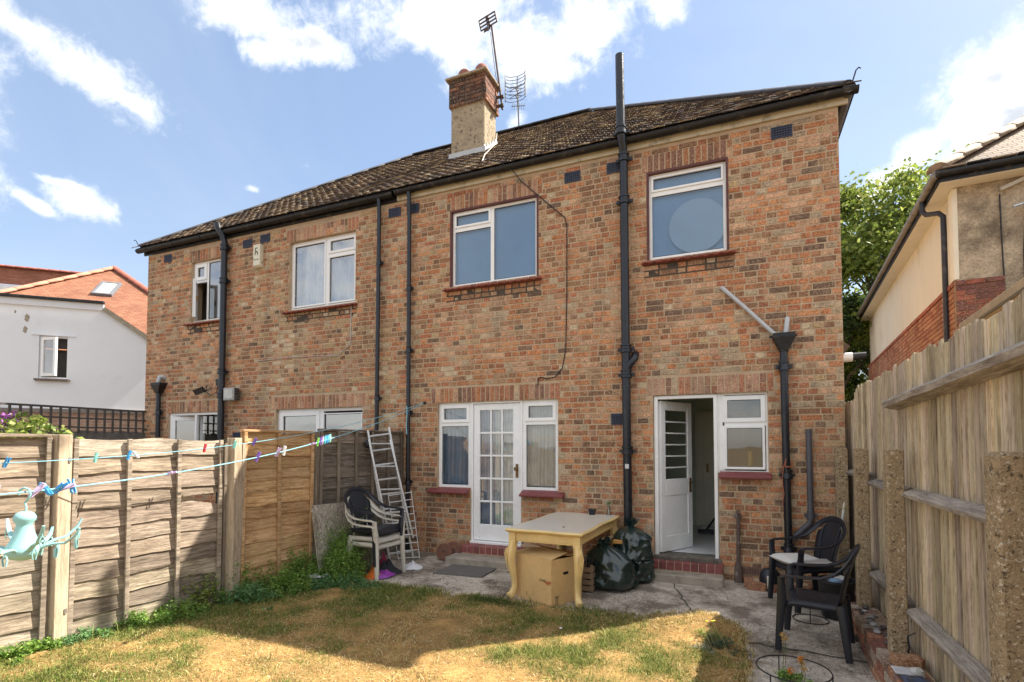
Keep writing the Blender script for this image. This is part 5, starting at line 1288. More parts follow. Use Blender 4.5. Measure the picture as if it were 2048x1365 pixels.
OCT = mat('mint_plastic', (.30, .55, .54), .38, .05, 6, spec=.45)
q = f1(-5.60); oc = thing('octopus_hanger', 'mint green octopus-shaped clip hanger dangling from the nearer washing line', 'hanger', (q.x, q.y, q.z - .02), .4)
m = MB(); m.tube([(-.035, 0, .005), (-.03, 0, .03), (-.008, 0, .042), (.018, 0, .034), (.026, 0, .008), (.014, 0, -.018), (-.002, 0, -.035), (.006, 0, -.055), (.004, 0, -.085)][::-1], .0055, 8); part('hook', m, OCT, oc, local=True, smooth=True)
m = MB(); m.lathe([(.012, -.078), (.036, -.088), (.047, -.108), (.046, -.125), (.034, -.140), (.034, -.155), (.042, -.19), (.054, -.225), (.070, -.255), (.078, -.275), (.074, -.295), (.055, -.318), (.025, -.328), (0, -.33)], (0, 0, 0), 24, cap=False); part('body', m, OCT, oc, local=True, smooth=True)
for k in range(8):
    g = 2 * PI * k / 8 + .25; d = Vector((math.cos(g), math.sin(g), 0)); s = Vector((-d.y, d.x, 0)); U = Vector((0, 0, 1)); up_ = (.02, .05, .0, .06)[k % 4]
    m = MB(); pts = [d * .055 + U * -.285, d * .090 + U * -.262, d * .130 + U * (-.258 + up_ * .3), d * .180 + U * (-.262 + up_ * .6), d * .225 + U * (-.235 + up_), d * .245 + U * (-.195 + up_)]
    m.tube(pts, [.014, .013, .012, .011, .010, .006], 8, wide=s, thin=[.007, .006, .006, .006, .005, .004]); arm = part('arm', m, OCT, oc, local=True, smooth=True)
    for e, (rr, zz) in enumerate(((.23, -.235 + up_), (.14, -.268 + up_ * .35))):
        m = MB(); c = d * rr + U * zz; m.tube([c, c - U * .018], .002, 5)
        for sg in (-1, 1): m.tube([c - U * .014 + s * (.004 * sg), c - U * .035 + s * (.010 * sg), c - U * .065 + s * (.005 * sg)], .006, 6, wide=d, thin=.0025)
        part('clip', m, OCT, arm, local=True, smooth=True)
#PART3
# ------------------------------------------------------------------ plastic armchairs
BLACKP = mat('anthracite_plastic', (0.014, 0.016, 0.023), 0.36, 0.12, 8, 0.08, 160, spec=0.5, rvar=.08, spots=((.07, .065, .06), 14, .62, .78, .3))
WHITEP = mat('dirty_white_plastic', (0.58, 0.54, 0.46), 0.5, 0.1, 6, spots=((.28, .25, .19), 8, .55, .75, .5))
def armchair(name, label, loc, rz, m_, group=None, s=1.05, tilt=0.0):
    t = thing(name, label, 'chair', loc, rz, group); t.scale = (s, s, s); t.rotation_euler = (0, tilt, rz)
    V = Vector
    half = [(.225, .275, .60), (.235, .277, .632), (.20, .28, .645), (.08, .287, .648), (-.06, .287, .660), (-.155, .277, .695), (-.225, .255, .755), (-.268, .215, .815), (-.300, .150, .865), (-.318, .075, .893), (-.322, 0, .900)]
    pts = half + [(x, -y, z) for x, y, z in half[-2::-1]]
    wd = []
    n = len(half)
    for i, (x, y, z) in enumerate(half):
        k = sstep(3, 9, i); w = V((0, 1, 0)).lerp(V((-.12, 0.35 * (1 - k), 1)), k) if i > 0 else V((0, 1, 0)); wd.append(w.normalized())
    wd = wd + [V((w.x, -w.y, w.z)) if i >= 0 else w for i, w in enumerate(wd[-2::-1])]
    wd = [w if w.length else V((0, 1, 0)) for w in wd]
    for i in range(n, len(wd)):                         # keep the band from flipping on the second half
        if wd[i].dot(wd[i - 1]) < 0: wd[i] = -wd[i]
    m = MB(); m.tube(pts, .030, 10, wide=wd, thin=.011); part('arm_frame', m, m_, t, local=True, smooth=True)
    def back(u, v):
        a = 2 * u - 1; w = .165 + .045 * v - .10 * max(v - .72, 0) / .28 * (abs(a)) ** 2
        z = .425 + v * .462 - .055 * (abs(a) ** 2.4) * sstep(.55, 1, v); x = -.205 - .118 * v + .030 * (a * a) + .012 * math.sin(PI * v)
        return (x, a * w, z)
    m = MB(); m.grid(back, 10, 12); part('backrest', m, m_, t, local=True, smooth=True, solid=.009)
    m = MB()                                             # two moulded ribs on the back
    for sgn in (-1, 1): m.tube([tuple(a + b for a, b in zip(back(.5 + sgn * .34 * (.85 + .15 * v), v), (.010, 0, 0))) for v in (.06, .3, .55, .78, .9)], .006, 6)
    part('back_rib', m, m_, t, local=True, smooth=True)
    def seat(u, v):
        a = 2 * u - 1; x = -.215 + .445 * v; w = .205 + .030 * v
        z = .425 - .016 * math.cos(a * PI / 2) + .012 * v - .035 * max(v - .86, 0) / .14
        return (x, a * w, z)
    m = MB(); m.grid(seat, 10, 10); part('seat', m, m_, t, local=True, smooth=True, solid=.010)
    m = MB(); ring = [seat(i / 10, 1) for i in range(11)] + [seat(1, 1 - j / 8) for j in range(1, 9)] + [seat(1 - i / 10, 0) for i in range(1, 11)] + [seat(0, j / 8) for j in range(1, 8)]
    k = len(ring); VV = [(x, y, z) for x, y, z in ring] + [(x * 1.01, y * 1.02, z - .048 + .02 * math.cos(abs(y) * 7)) for x, y, z in ring]
    m.add(VV, [(i, (i + 1) % k, k + (i + 1) % k, k + i) for i in range(k)]); part('seat_skirt', m, m_, t, local=True, smooth=True, solid=.008)
    for sy in (-1, 1):
        m = MB(); m.tube([(.232, sy * .275, .632), (.236, sy * .268, .55), (.236, sy * .250, .44), (.250, sy * .255, .25), (.268, sy * .262, 0)], [.030, .030, .036, .032, .025], 10, wide=(1, 0, 0), thin=[.012, .013, .022, .019, .016]); part('leg', m, m_, t, local=True, smooth=True)
        m = MB(); m.tube([(-.195, sy * .200, .435), (-.212, sy * .212, .34), (-.232, sy * .232, .15), (-.250, sy * .242, 0)], [.042, .038, .031, .025], 10, wide=(1, 0, 0), thin=[.020, .019, .017, .015]); part('leg', m, m_, t, local=True, smooth=True)
    return t
armchair('plastic_armchair', 'lowest off-white plastic armchair of the stack standing on the patio', (.62, -1.345, .062), math.radians(-3), WHITEP, 'stacked plastic armchairs')
armchair('plastic_armchair', 'upper off-white plastic armchair nested directly under the black one', (.615, -1.345, .135), math.radians(-2), WHITEP, 'stacked plastic armchairs')
armchair('plastic_armchair', 'black plastic armchair on top of the stack of white chairs', (.60, -1.34, .235), math.radians(-4), BLACKP, 'stacked plastic armchairs')
armchair('plastic_armchair', 'empty black plastic armchair seen from its side, nearest the camera by the right fence', (5.70, -1.86, .03), math.radians(168), BLACKP, 'black armchairs by the right fence', .99)
c2 = armchair('plastic_armchair', 'black plastic armchair with a white cushion on its seat, beside the right fence', (5.765, -.70, .083), math.radians(206), BLACKP, 'black armchairs by the right fence', 1.0)
def pillow(cx, cy, cz, L, W, T, rz, tilt=0):
    m = MB(); c, s = math.cos(rz), math.sin(rz); N = 12; V = []
    def P(u, v, sgn):
        a, b = 2 * u - 1, 2 * v - 1; e = (max(0, 1 - a ** 4) * max(0, 1 - b ** 4)) ** .5
        pin = 1 - .10 * (a * a) * (1 - b * b) ; x = a * L / 2 * (1 - .08 * b * b * (1 - abs(a))); y = b * W / 2 * (1 - .08 * (1 - a * a) * 0)
        z = sgn * T / 2 * e + .006 * mnoise.noise(Vector((x * 9, y * 9, sgn)))
        return (cx + c * x - s * y, cy + s * x + c * y, cz + z + tilt * x)
    m.grid(lambda u, v: P(u, v, 1), N, N); m.grid(lambda u, v: P(u, 1 - v, -1), N, N); return m
CUSH = mat('white_cushion_fabric', (.66, .64, .60), .9, .08, 9, .4, 60, spots=((.38, .33, .27), 18, .60, .72, .55))
small('cushion', pillow(5.66, -.76, .565, .40, .40, .085, math.radians(206)), CUSH, 'white flowery cushion lying on the seat of the farther black chair', 'cushion', smooth=True)
small('newspaper', pillow(5.80, -.92, .585, .30, .22, .02, math.radians(190), -.05), mat('grey_newsprint', (.46, .44, .42), .9, .15, 30), 'folded grey newspaper lying behind the white cushion', 'newspaper')
# bin, drain kerb, mop and wire rings at the right
m = MB(); m.lathe([(.12, .0), (.135, .02), (.16, .34), (.17, .35), (.17, .37), (.155, .37), (.15, .10), (0, .09)], (5.98, -1.02, .075), 20, cap=False); small('black_bucket', m, mat('black_bucket_plastic', (.02, .02, .022), .45, .15, 8), 'black plastic bucket between the two black chairs and the fence', 'bucket', smooth=True)
for k, (c, q) in enumerate([((.20, .30, .42), (5.96, -1.06, .43)), ((.55, .53, .5), (6.03, -.98, .44)), ((.13, .10, .09), (5.93, -.96, .43))]):
    small('rag', lump(q, .05, 30 + k, (1.2, 1, .6)), mat('rag_%s' % ('blue', 'white', 'brown')[k], c, .9, .15, 14, .4, 40), ('blue', 'white', 'brown')[k] + ' rag stuffed into the black bucket by the fence', 'rag', smooth=True)
m = MB(); m.tube([(6.185, -.30, 1.14), (6.05, -.34, .32)], .0125, 8); mo = small('mop', m, mat('white_mop_handle', (.70, .70, .66), .4, .08, 8), 'white mop handle leaning against the concrete post at the house corner', 'mop', smooth=True)
m = MB(); m.tube([(6.187, -.30, 1.14), (6.172, -.303, 1.06)], .0135, 8); part('grip', m, mat('yellow_grip', (.60, .52, .28), .5), mo)
m = MB(); m.lathe([(.05, .05), (.045, .02), (.03, -.02), (.0, -.03)], (6.04, -.34, .33), 10, cap=False); m.lathe([(.02, -.02), (.07, -.12), (.075, -.2), (0, -.21)], (6.03, -.35, .33), 12, cap=False); part('mop_head', m, mat('mop_cotton', (.5, .5, .48), .9, .2, 20), mo)
kt = thing('waste_bin', 'black rounded bin with a cream front strip on the ground left of the cushioned chair', 'bin', (5.43, -.22, .095))
m = MB(); m.lathe([(.10, 0), (.115, .02), (.118, .10), (.105, .18), (.07, .23), (0, .245)], (0, 0, 0), 20, cap=False); part('body', m, BLACKP, kt, local=True, smooth=True)
m = MB(); m.grid(lambda u, v: (.121 * math.cos(-1.9 + .55 * u), .121 * math.sin(-1.9 + .55 * u), .02 + .15 * v), 5, 3); part('front_strip', m, mat('cream_strip', (.62, .56, .45), .5, .1), kt, local=True, smooth=True, solid=.004)
dk = thing('drain_kerb', 'low brick kerb round the drain below the right downpipe', 'kerb', (5.45, -.25, .09))
for i, (x, y, a) in enumerate([(5.28, -.30, 0), (5.51, -.31, 0), (5.74, -.30, 0), (5.20, -.13, PI / 2), (5.88, -.14, PI / 2)]):
    m = MB(); c, s = math.cos(a), math.sin(a); m.obox((x, y, .125), (.105 * c, .105 * s, 0), (-.05 * s, .05 * c, 0), (0, 0, .05), random.choice([(.30, .12, .07), (.34, .16, .09), (.24, .10, .07)])); part('brick', m, BRICK, dk, bevel=.008)
m = MB(); m.box(5.22, 5.86, -.26, -.01, .09, .155); part('mortar_bed', m, MORTAR, dk, bevel=.01)
WIRE = mat('black_wire', (.012, .012, .013), .5, .1, 9)
def wire_stand(label, cx, cy, R, z0, H, legs, a0=0):
    t = thing('wire_plant_support', label, 'plant support', (cx, cy, gz(cx, cy)))
    m = MB(); m.ring((cx, cy, z0), R, .005, 40, 6); part('ring', m, WIRE, t, smooth=True)
    for k in range(legs):
        g = a0 + 2 * PI * k / legs; m = MB(); m.tube([(cx + R * math.cos(g), cy + R * math.sin(g), gz(cx, cy) - (.0 if z0 > gz(cx, cy) + .05 else -.0)), (cx + R * math.cos(g), cy + R * math.sin(g), H)], .0045, 6); part('leg', m, WIRE, t)
wire_stand('black wire ring stand on the concrete under the near black chair', 5.73, -1.19, .155, .072, .34, 3, .4)
wire_stand('thin wire plant hoop standing at the bottom of the path', 5.44, -2.76, .245, .15, .152, 3, 1.9)
fp = thing('marigold_plant', 'small orange-flowered plant at the bottom of the path inside the wire hoop', 'plant', (5.46, -2.60, 0))
V, F, C = merge_leaves([weed_clump(5.45, -2.62, .10, .07, .11, 500, WG, (.02, .045))]); big_mesh('foliage', V - np.array([5.46, -2.60, 0]), F, LEAF, C, fp)
OR = mat('orange_petal', (.62, .22, .02), .7, .2, 40); DRYO = mat('dry_orange_petal', (.55, .34, .12), .8, .2, 40)
for (x, y, h, mm) in ((5.43, -2.66, .10, OR), (5.50, -2.60, .17, OR), (5.51, -2.59, .14, DRYO), (5.52, -2.62, .11, DRYO), (5.40, -2.36, .26, DRYO), (5.415, -2.36, .23, DRYO)):
    s = MB(); s.tube([(x, y, 0), (x + .01, y, h * .6), (x, y, h)], .0022, 5); p = part('stem', s, mat('green_stem', (.12, .16, .05), .7), fp)
    n = 46; P = np.tile(np.array([x, y, h]), (n, 1)) + rng.normal(0, .008, (n, 3)); D = rng.normal(size=(n, 3)); V, F, C = leaves(P, D, rng.uniform(.012, .024, n), rng.uniform(.008, .014, n), np.tile(np.array([1., 1, 1]), (n, 1)))
    o = big_mesh('flower', V - np.array([5.46, -2.60, 0]), F, mm, C.astype(np.float32), fp)
m = MB(); m.bar((5.60, -2.60, .012), (5.64, -2.66, .012), .008, .008); small('white_stick', m, UPVC, 'tiny white stick lying on the path beside the wire hoop', 'stick')
V, F, C = merge_leaves([weed_clump(rx(-.9) - .16, -1.1 - .25 * k, .05, .06, .04, 90, [(.12, .10, .08), (.2, .17, .13)], (.02, .04)) for k in range(4)]); o = big_mesh('leaf_litter', V, F, LEAF, C); o['kind'] = 'stuff'

# ------------------------------------------------------------------ carved table
CARVE = mat('cream_carved_wood', (.80, .58, .25), .38, .10, 7, .08, 40, spec=.5, spots=((.50, .32, .12), 20, .60, .75, .45), spots2=((.66, .50, .26), 4, .5, .7, .3))
TOPM = mat('grey_table_top', (.64, .59, .50), .34, .06, 3, .0, 90, spec=.5, rvar=.05, spots=((.40, .36, .30), 1.5, .5, .8, .3))
tb = thing('carved_table', 'cream carved dining table with a grey top and curved legs standing on the patio', 'table', (3.155, -.865, .058), math.radians(-2.4))
HW, HL, ZT2 = .455, .83, .782
def serp(inset):
    pts = []
    def side(a, b, nrm, amp):
        for i in range(18):
            t = i / 18; u = Vector(a).lerp(Vector(b), t); k = amp * (math.sin(PI * t * 3) * .6 + .25) * (math.sin(PI * t) ** .5)
            pts.append((u.x + nrm[0] * (k - inset), u.y + nrm[1] * (k - inset)))
    side((-HW, -HL, 0), (HW, -HL, 0), (0, -1), .022); side((HW, -HL, 0), (HW, HL, 0), (1, 0), .022); side((HW, HL, 0), (-HW, HL, 0), (0, 1), .022); side((-HW, HL, 0), (-HW, -HL, 0), (-1, 0), .022)
    return pts
def slab(levels):
    """levels: (inset, z) rings bottom to top"""
    m = MB(); V = []; n = 72
    for ins, z in levels:
        P = serp(0); c = [(x * (1 - ins / HW), y * (1 - ins / HL)) for x, y in P]; V += [(x, y, z) for x, y in c]
    F = [(k * n + i, k * n + (i + 1) % n, (k + 1) * n + (i + 1) % n, (k + 1) * n + i) for k in range(len(levels) - 1) for i in range(n)] + [tuple(range(n))[::-1], tuple((len(levels) - 1) * n + i for i in range(n))]
    m.add(V, F); return m
part('tabletop', slab([(.035, ZT2 - .046), (.018, ZT2 - .036), (.004, ZT2 - .026), (0, ZT2 - .016), (.004, ZT2 - .006), (.014, ZT2 - .001), (.030, ZT2)]), CARVE, tb, local=True, smooth=True)
part('table_inlay', slab([(.034, ZT2 - .004), (.034, ZT2 + .0025)]), TOPM, tb, local=True)
aw, alx = HW - .055, HL - .055
for k, (x0, x1, y0, y1) in enumerate(((-aw, aw, -alx, -alx + .022), (-aw, aw, alx - .022, alx), (-aw, -aw + .022, -alx + .022, alx - .022), (aw - .022, aw, -alx + .022, alx - .022))):
    m = MB(); m.box(x0, x1, y0, y1, ZT2 - .145, ZT2 - .04); ap = part('apron', m, CARVE, tb, local=True, bevel=.003)
    m = MB(); L = (x1 - x0) if k < 2 else (y1 - y0); N = int(L / .030)          # carved running leaf moulding along the apron
    for i in range(N):
        q = (i + .5) / N
        if k < 2: c = Vector((x0 + L * q, y0 if k == 0 else y1, ZT2 - .122)); ax = Vector((1, 0, 0)); ny = Vector((0, -1 if k == 0 else 1, 0))
        else: c = Vector((x0 if k == 2 else x1, y0 + L * q, ZT2 - .122)); ax = Vector((0, 1, 0)); ny = Vector((-1 if k == 2 else 1, 0, 0))
        t_ = .010 * (1 if i % 2 else -1); m.tube([c - ax * .012 - Vector((0, 0, t_)), c + ny * .004, c + ax * .012 + Vector((0, 0, t_))], [.003, .006, .003], 5)
    o = part('carved_moulding', m, CARVE, ap, local=True, smooth=True); o['kind'] = 'stuff'
for sx in (-1, 1):
    for sy in (-1, 1):
        c = Vector((sx * (HW - .075), sy * (HL - .075), 0)); d = Vector((sx * .62, sy * .78, 0)).normalized(); s = Vector((-d.y, d.x, 0)); Z = Vector((0, 0, 1))
        m = MB(); m.box(c.x - .040, c.x + .040, c.y - .040, c.y + .040, ZT2 - .165, ZT2 - .045)
        pts = [c + Z * (ZT2 - .15), c + d * .012 + Z * .56, c + d * .034 + Z * .50, c + d * .036 + Z * .43, c + d * .014 + Z * .32, c - d * .010 + Z * .20, c - d * .012 + Z * .12, c + d * .010 + Z * .065, c + d * .028 + Z * .035, c + d * .026 + Z * .0]
        m.tube(pts, [.044, .050, .054, .050, .040, .031, .029, .034, .038, .026], 12, wide=d, thin=[.042, .046, .050, .047, .038, .030, .028, .033, .037, .027]); lg = part('leg', m, CARVE, tb, local=True, smooth=True)
        m = MB(); kc = c + d * .082 + Z * .49                                    # scroll and leaf carved on the knee
        def sc(u, v): return c + d * (.012 + .034 * max(0, 1 - ((v - .47) / .2) ** 2)) + d * .046 + s * u + Z * v
        sp_ = [sc(.022 * (1 - i / 20) * math.cos(.62 * i), .515 + .030 * (1 - i / 20) * math.sin(.62 * i)) for i in range(15)]
        m.tube(sp_, .005, 5)
        for sg in (-1, 1): m.tube([sc(sg * .004, .565), sc(sg * .028, .535), sc(sg * .032, .49), sc(sg * .016, .44), sc(0, .385)], [.004, .006, .006, .005, .003], 5)
        for i in range(5): m.tube([sc(-.010, .43 - .028 * i), sc(0, .42 - .028 * i), sc(.010, .43 - .028 * i)], [.003, .005, .003], 5)
        o = part('knee_carving', m, CARVE, lg, local=True, smooth=True); o['kind'] = 'stuff'
        m = MB(); fc = c + d * .058 + Z * .045
        for sg in (-1, 1): m.ring(fc + s * (sg * .020), .014, .006, 12, 6, s)
        o = part('foot_scroll', m, CARVE, lg, local=True, smooth=True); o['kind'] = 'stuff'
ZTAB = .058 + ZT2 + .0025
pp = thing('plant_pot', 'small square black plant pot on the far edge of the table', 'pot', (3.29, -.16, ZTAB))
m = MB(); t_ = [(-1, -1), (1, -1), (1, 1), (-1, 1)]; V = [(x * .033, y * .033, 0) for x, y in t_] + [(x * .046, y * .046, .075) for x, y in t_] + [(x * .042, y * .042, .075) for x, y in t_] + [(x * .036, y * .036, .02) for x, y in t_]
m.add(V, [(3, 2, 1, 0)] + [(4 * k + i, 4 * k + (i + 1) % 4, 4 * k + 4 + (i + 1) % 4, 4 * k + 4 + i) for k in range(3) for i in range(4)] + [(12, 13, 14, 15)]); part('pot', m, BLACKP, pp, local=True)
m = MB(); m.box(-.048, .048, -.048, .048, .066, .078); part('rim', m, BLACKP, pp, local=True, bevel=.003)
va = thing('flower_vase', 'slim clear glass vase with two cream flowers on the table by the wall', 'vase', (3.51, -.14, ZTAB))
m = MB(); m.lathe([(.028, 0), (.030, .01), (.022, .05), (.015, .10), (.017, .13), (.022, .145)], (0, 0, 0), 16, cap=False); part('glass', m, glass_mat('vase_glass', (.85, .86, .82), .18), va, local=True, smooth=True)
m = MB(); m.tube([(0, 0, .01), (-.003, 0, .15), (-.012, 0, .28)], .003, 5); m.tube([(.004, 0, .01), (.004, 0, .13), (.010, 0, .20)], .003, 5); part('stems', m, mat('flower_stem', (.16, .20, .07), .7), va, local=True)
for (x, z, r) in ((-.012, .29, .026), (.012, .205, .032)):
    n = 60; P = np.tile(np.array([x, 0, z]), (n, 1)) + rng.normal(0, r * .2, (n, 3)); D = rng.normal(size=(n, 3)); V, F, C = leaves(P, D, rng.uniform(r * .6, r, n), rng.uniform(r * .5, r * .8, n), np.array([(.78, .60, .42), (.82, .70, .52)])[rng.integers(0, 2, n)], 0)
    big_mesh('flower', V, F, LEAF, C.astype(np.float32), va)
n = 26; P = np.tile(np.array([.005, 0, .17]), (n, 1)) + rng.normal(0, .014, (n, 3)); V, F, C = leaves(P, rng.normal(size=(n, 3)), rng.uniform(.02, .045, n), rng.uniform(.008, .018, n), np.array(WB)[rng.integers(0, 3, n)]); big_mesh('leaves', V, F, LEAF, C.astype(np.float32), va)
m = MB(); m.lathe([(.013, 0), (.012, .006), (0, .007)], (3.26, -1.36, ZTAB), 12, cap=False); small('bottle_cap', m, DARKMETAL, 'small dark bottle cap lying on the grey table top', 'bottle_cap')  # dark bottle top left on the table

# ------------------------------------------------------------------ cardboard box under the table
CARD = mat('cardboard', (.66, .44, .20), .85, .06, 3, .25, 160, spec=.2, grain=.06, spots=((.46, .30, .16), 5, .55, .75, .4))
CARDIN = mat('cardboard_pale', (.64, .46, .27), .85, .05, 3, .2, 160)
N0 = Vector((3.25, -1.765, .05)); bu = Vector((-.895, .446, 0)).normalized(); bv = Vector((.446, .895, 0)); BL, BW, BH = .605, .475, .495; Z = Vector((0, 0, 1))
bx = thing('cardboard_box', 'large brown cardboard box with loose flaps standing under the carved table', 'box', N0)
def bp(u, v, z): return N0 + bu * (u * BL) + bv * (v * BW) + Z * z
m = MB(); t_ = .006
def wallq(a, b, nrm):
    a0, b0 = bp(*a, 0), bp(*b, 0); k = 8
    m.grid(lambda u, v: a0.lerp(b0, u) + Z * (BH * v) + nrm * (.010 * math.sin(PI * v) * math.sin(PI * u) + .003 * mnoise.noise(Vector((u * 3, v * 3, a[0])))), k, k)
wallq((1, 0), (0, 0), -bv); wallq((0, 0), (0, 1), -bu); wallq((0, 1), (1, 1), bv); wallq((1, 1), (1, 0), bu); m.quad(bp(0, 0, .004), bp(1, 0, .004), bp(1, 1, .004), bp(0, 1, .004))
part('box_body', m, CARD, bx, solid=.006)
m = MB(); m.grid(lambda u, v: bp(u, v * .52, BH + .004 + .045 * v * (1 - .5 * u) + .01 * math.sin(PI * u) * v), 6, 5); part('flap', m, CARD, bx, solid=.005)
m = MB(); m.grid(lambda u, v: bp(u, 1 - v * .50, BH + .004 + .085 * v * (.35 + .65 * u) - .012 * v), 6, 5); part('flap', m, CARD, bx, solid=.005)
m = MB(); m.grid(lambda u, v: bp(v * .35, .05 + .9 * u, BH - .002 - .05 * v), 4, 4); part('flap', m, CARD, bx, solid=.005); m = MB(); m.grid(lambda u, v: bp(1 - v * .35, .05 + .9 * u, BH - .002 - .01 * v), 4, 4); part('flap', m, CARD, bx, solid=.005)
m = MB(); e = -bu * .0068; hp_ = lambda v, z: bp(0, v, z) + e - bu * .0078 * math.sin(PI * z / BH)
pl = []
for i in range(12): g = 2 * PI * i / 12; pl.append(hp_(.44 + .088 * (math.cos(g) + .9 * (1 if math.cos(g) > 0 else -1)) * .55, .335 + .016 * math.sin(g) + .02 * (.0)))
m.add(pl, [tuple(range(12))]); part('hand_hole', m, mat('dark_hole', (.01, .008, .006), .9), bx)
m = MB()
for q in (.125, .185):
    a, b = hp_(q, .035) - bu * .0006, hp_(q, .095) - bu * .0006; m.bar(a, b, .007, .0015, bu)
    tp = hp_(q, .115) - bu * .0006; l, r_ = hp_(q - .025, .092) - bu * .0006, hp_(q + .025, .092) - bu * .0006; m.add([l, r_, tp], [(0, 1, 2)])
a, b = hp_(.085, .024) - bu * .0006, hp_(.225, .024) - bu * .0006; m.bar(a, b, .006, .0015, bu); part('arrow_mark', m, INK, bx)
rot = Matrix((( -bu), Z, (-bv))).transposed().to_euler()
def on_face(u, z): return bp(u, 0, z) - bv * (.0075 + .010 * math.sin(PI * z / BH) * math.sin(PI * u)) - N0
text_mesh('LOVE', .040, INK, bx, on_face(.205, .262), rot, sx=1.05); text_mesh('H&M', .062, REDINK, bx, on_face(.075, .248), rot, shear=.25, sx=.62); text_mesh('2', .045, INK, bx, on_face(.63, .075), rot)
m = MB(); q = lambda u, z: bp(u, 0, z) - bv * .0085; m.quad(q(.985, .34), q(.93, .34), q(.93, .47), q(.985, .47)); part('torn_label', m, mat('paper_label', (.62, .55, .48), .8, .1, 12), bx)

# ------------------------------------------------------------------ rubbish bags
BAG = mat('black_bag_film', (.010, .026, .023), .18, .2, 5, .35, 28, spec=.7, coat=.35)
def rubbish_bag(name, label, c, rxy, h, seed, knot=True, lean=(0, 0), flat=.82):
    m = MB(); nu, nv = 72, 46; V = []
    for j in range(nv + 1):
        v = j / nv; z = v
        prof = (min(v / .10, 1) ** .5) * (1 - .10 * v) if v < .62 else (1 - .062) * (1 - ((v - .62) / .38) ** 1.8 * .93)
        prof = max(prof, .02 if j == 0 else .05)
        for i in range(nu):
            a = 2 * PI * i / nu; d = Vector((math.cos(a), math.sin(a), 0)); p3 = Vector((d.x * 1.6, d.y * 1.6, v * 2.2)) + Vector((seed, seed * 2, 0))
            big = .16 * mnoise.noise(p3 * .9)
            r1 = abs(mnoise.noise(Vector((d.x * 2.6, d.y * 2.6, v * 3.4 + seed)))); r2 = abs(mnoise.noise(Vector((d.x * 5 + v * 2, d.y * 5 - v * 2, v * 4.2 + seed * 3))))
            pleat = .055 * sstep(.5, .95, v) * math.sin(11 * a + 3 * mnoise.noise(p3)) + .03 * sstep(.6, 1, v) * math.sin(23 * a + seed)
            k = prof * (1 + big - .17 * r1 - .12 * r2 + pleat) ; zz = h * (z + .05 * mnoise.noise(p3 * 1.3) * v * (1 - v) * 4)
            V.append((c[0] + d.x * rxy[0] * k + lean[0] * v * v, c[1] + d.y * rxy[1] * k + lean[1] * v * v, c[2] + max(zz, 0.0)))
    F = [(j * nu + i, j * nu + (i + 1) % nu, (j + 1) * nu + (i + 1) % nu, (j + 1) * nu + i) for j in range(nv) for i in range(nu)]; F += [tuple(range(nu))[::-1]]
    m.add(V, F); t = thing(name, label, 'rubbish bag', (c[0], c[1], c[2]), 0, 'full rubbish bags beside the table')
    part('bag', m, BAG, t, smooth=False); t.children[0].data.polygons.foreach_set('use_smooth', [True] * len(t.children[0].data.polygons))
    top = Vector((c[0] + lean[0], c[1] + lean[1], c[2] + h * .97))
    m = MB(); n = 30; VV = []
    for j in range(7):
        v = j / 6; R = (.030, .024, .030, .048, .062, .070, .075)[j] * (1 if knot else 1.5)
        for i in range(n):
            a = 2 * PI * i / n; k = R * (1 + .35 * math.sin(5 * a + seed) * v + .25 * math.sin(9 * a + seed * 2)); VV.append(top + Vector((math.cos(a) * k + .02 * v, math.sin(a) * k, -.03 + .105 * v + .025 * math.sin(4 * a + seed) * v)))
    m.add(VV, [(j * n + i, j * n + (i + 1) % n, (j + 1) * n + (i + 1) % n, (j + 1) * n + i) for j in range(6) for i in range(n)]); part('tied_neck', m, BAG, t, smooth=True)
    return t
rubbish_bag('rubbish_bag', 'big shiny black rubbish bag standing in front, right of the cardboard box', (3.70, -.82, .066), (.32, .26), .52, 1.3, lean=(-.10, .0))
rubbish_bag('rubbish_bag', 'lower black rubbish bag squashed beside the step under another bag', (3.90, -.42, .08), (.25, .22), .40, 4.1)
rubbish_bag('rubbish_bag', 'topmost black rubbish bag, tied, leaning on the soil pipe', (3.88, -.46, .34), (.265, .225), .43, 7.7, lean=(-.04, .05))
rubbish_bag('rubbish_bag', 'half-hidden black rubbish bag behind the cardboard box under the table', (3.50, -.55, .075), (.25, .22), .38, 9.2)
m = MB(); m.obox((3.72, -.60, .585), (.055, .01, 0), (-.008, .035, 0), (0, .0, .022)); small('orange_packet', m, mat('orange_packet', (.55, .27, .07), .5, .15, 20), 'small orange packet lying between the two rubbish bags', 'packet', bevel=.004)
m = MB(); m.obox((3.60, -.42, .60), (.13, .03, .03), (-.02, .12, 0), (0, 0, .006)); small('cardboard_sheet', m, CARDIN, 'pale flattened cardboard piece lying on the bag under the table', 'cardboard', bevel=.002)
cr = thing('slatted_crate', 'narrow slatted wooden crate between the cardboard box and the front rubbish bag', 'crate', (3.40, -1.02, .07))
CRM = mat('old_crate_wood', (.27, .18, .11), .85, .25, 14, .4, 60)
for (x0, x1, y0, y1) in ((3.23, 3.535, -1.13, -1.12), (3.23, 3.535, -.90, -.89), (3.23, 3.24, -1.119, -.901), (3.525, 3.535, -1.119, -.901)):
    for k in range(4): m = MB(); m.box(x0, x1, y0, y1, .085 + k * .072, .085 + k * .072 + .055); part('slat', m, CRM, cr, bevel=.002)
for x in (3.245, 3.52):
    for y in (-1.108, -.912): m = MB(); m.box(x - .012, x + .012, y - .011, y + .011, .07, .385); part('corner_post', m, CRM, cr)

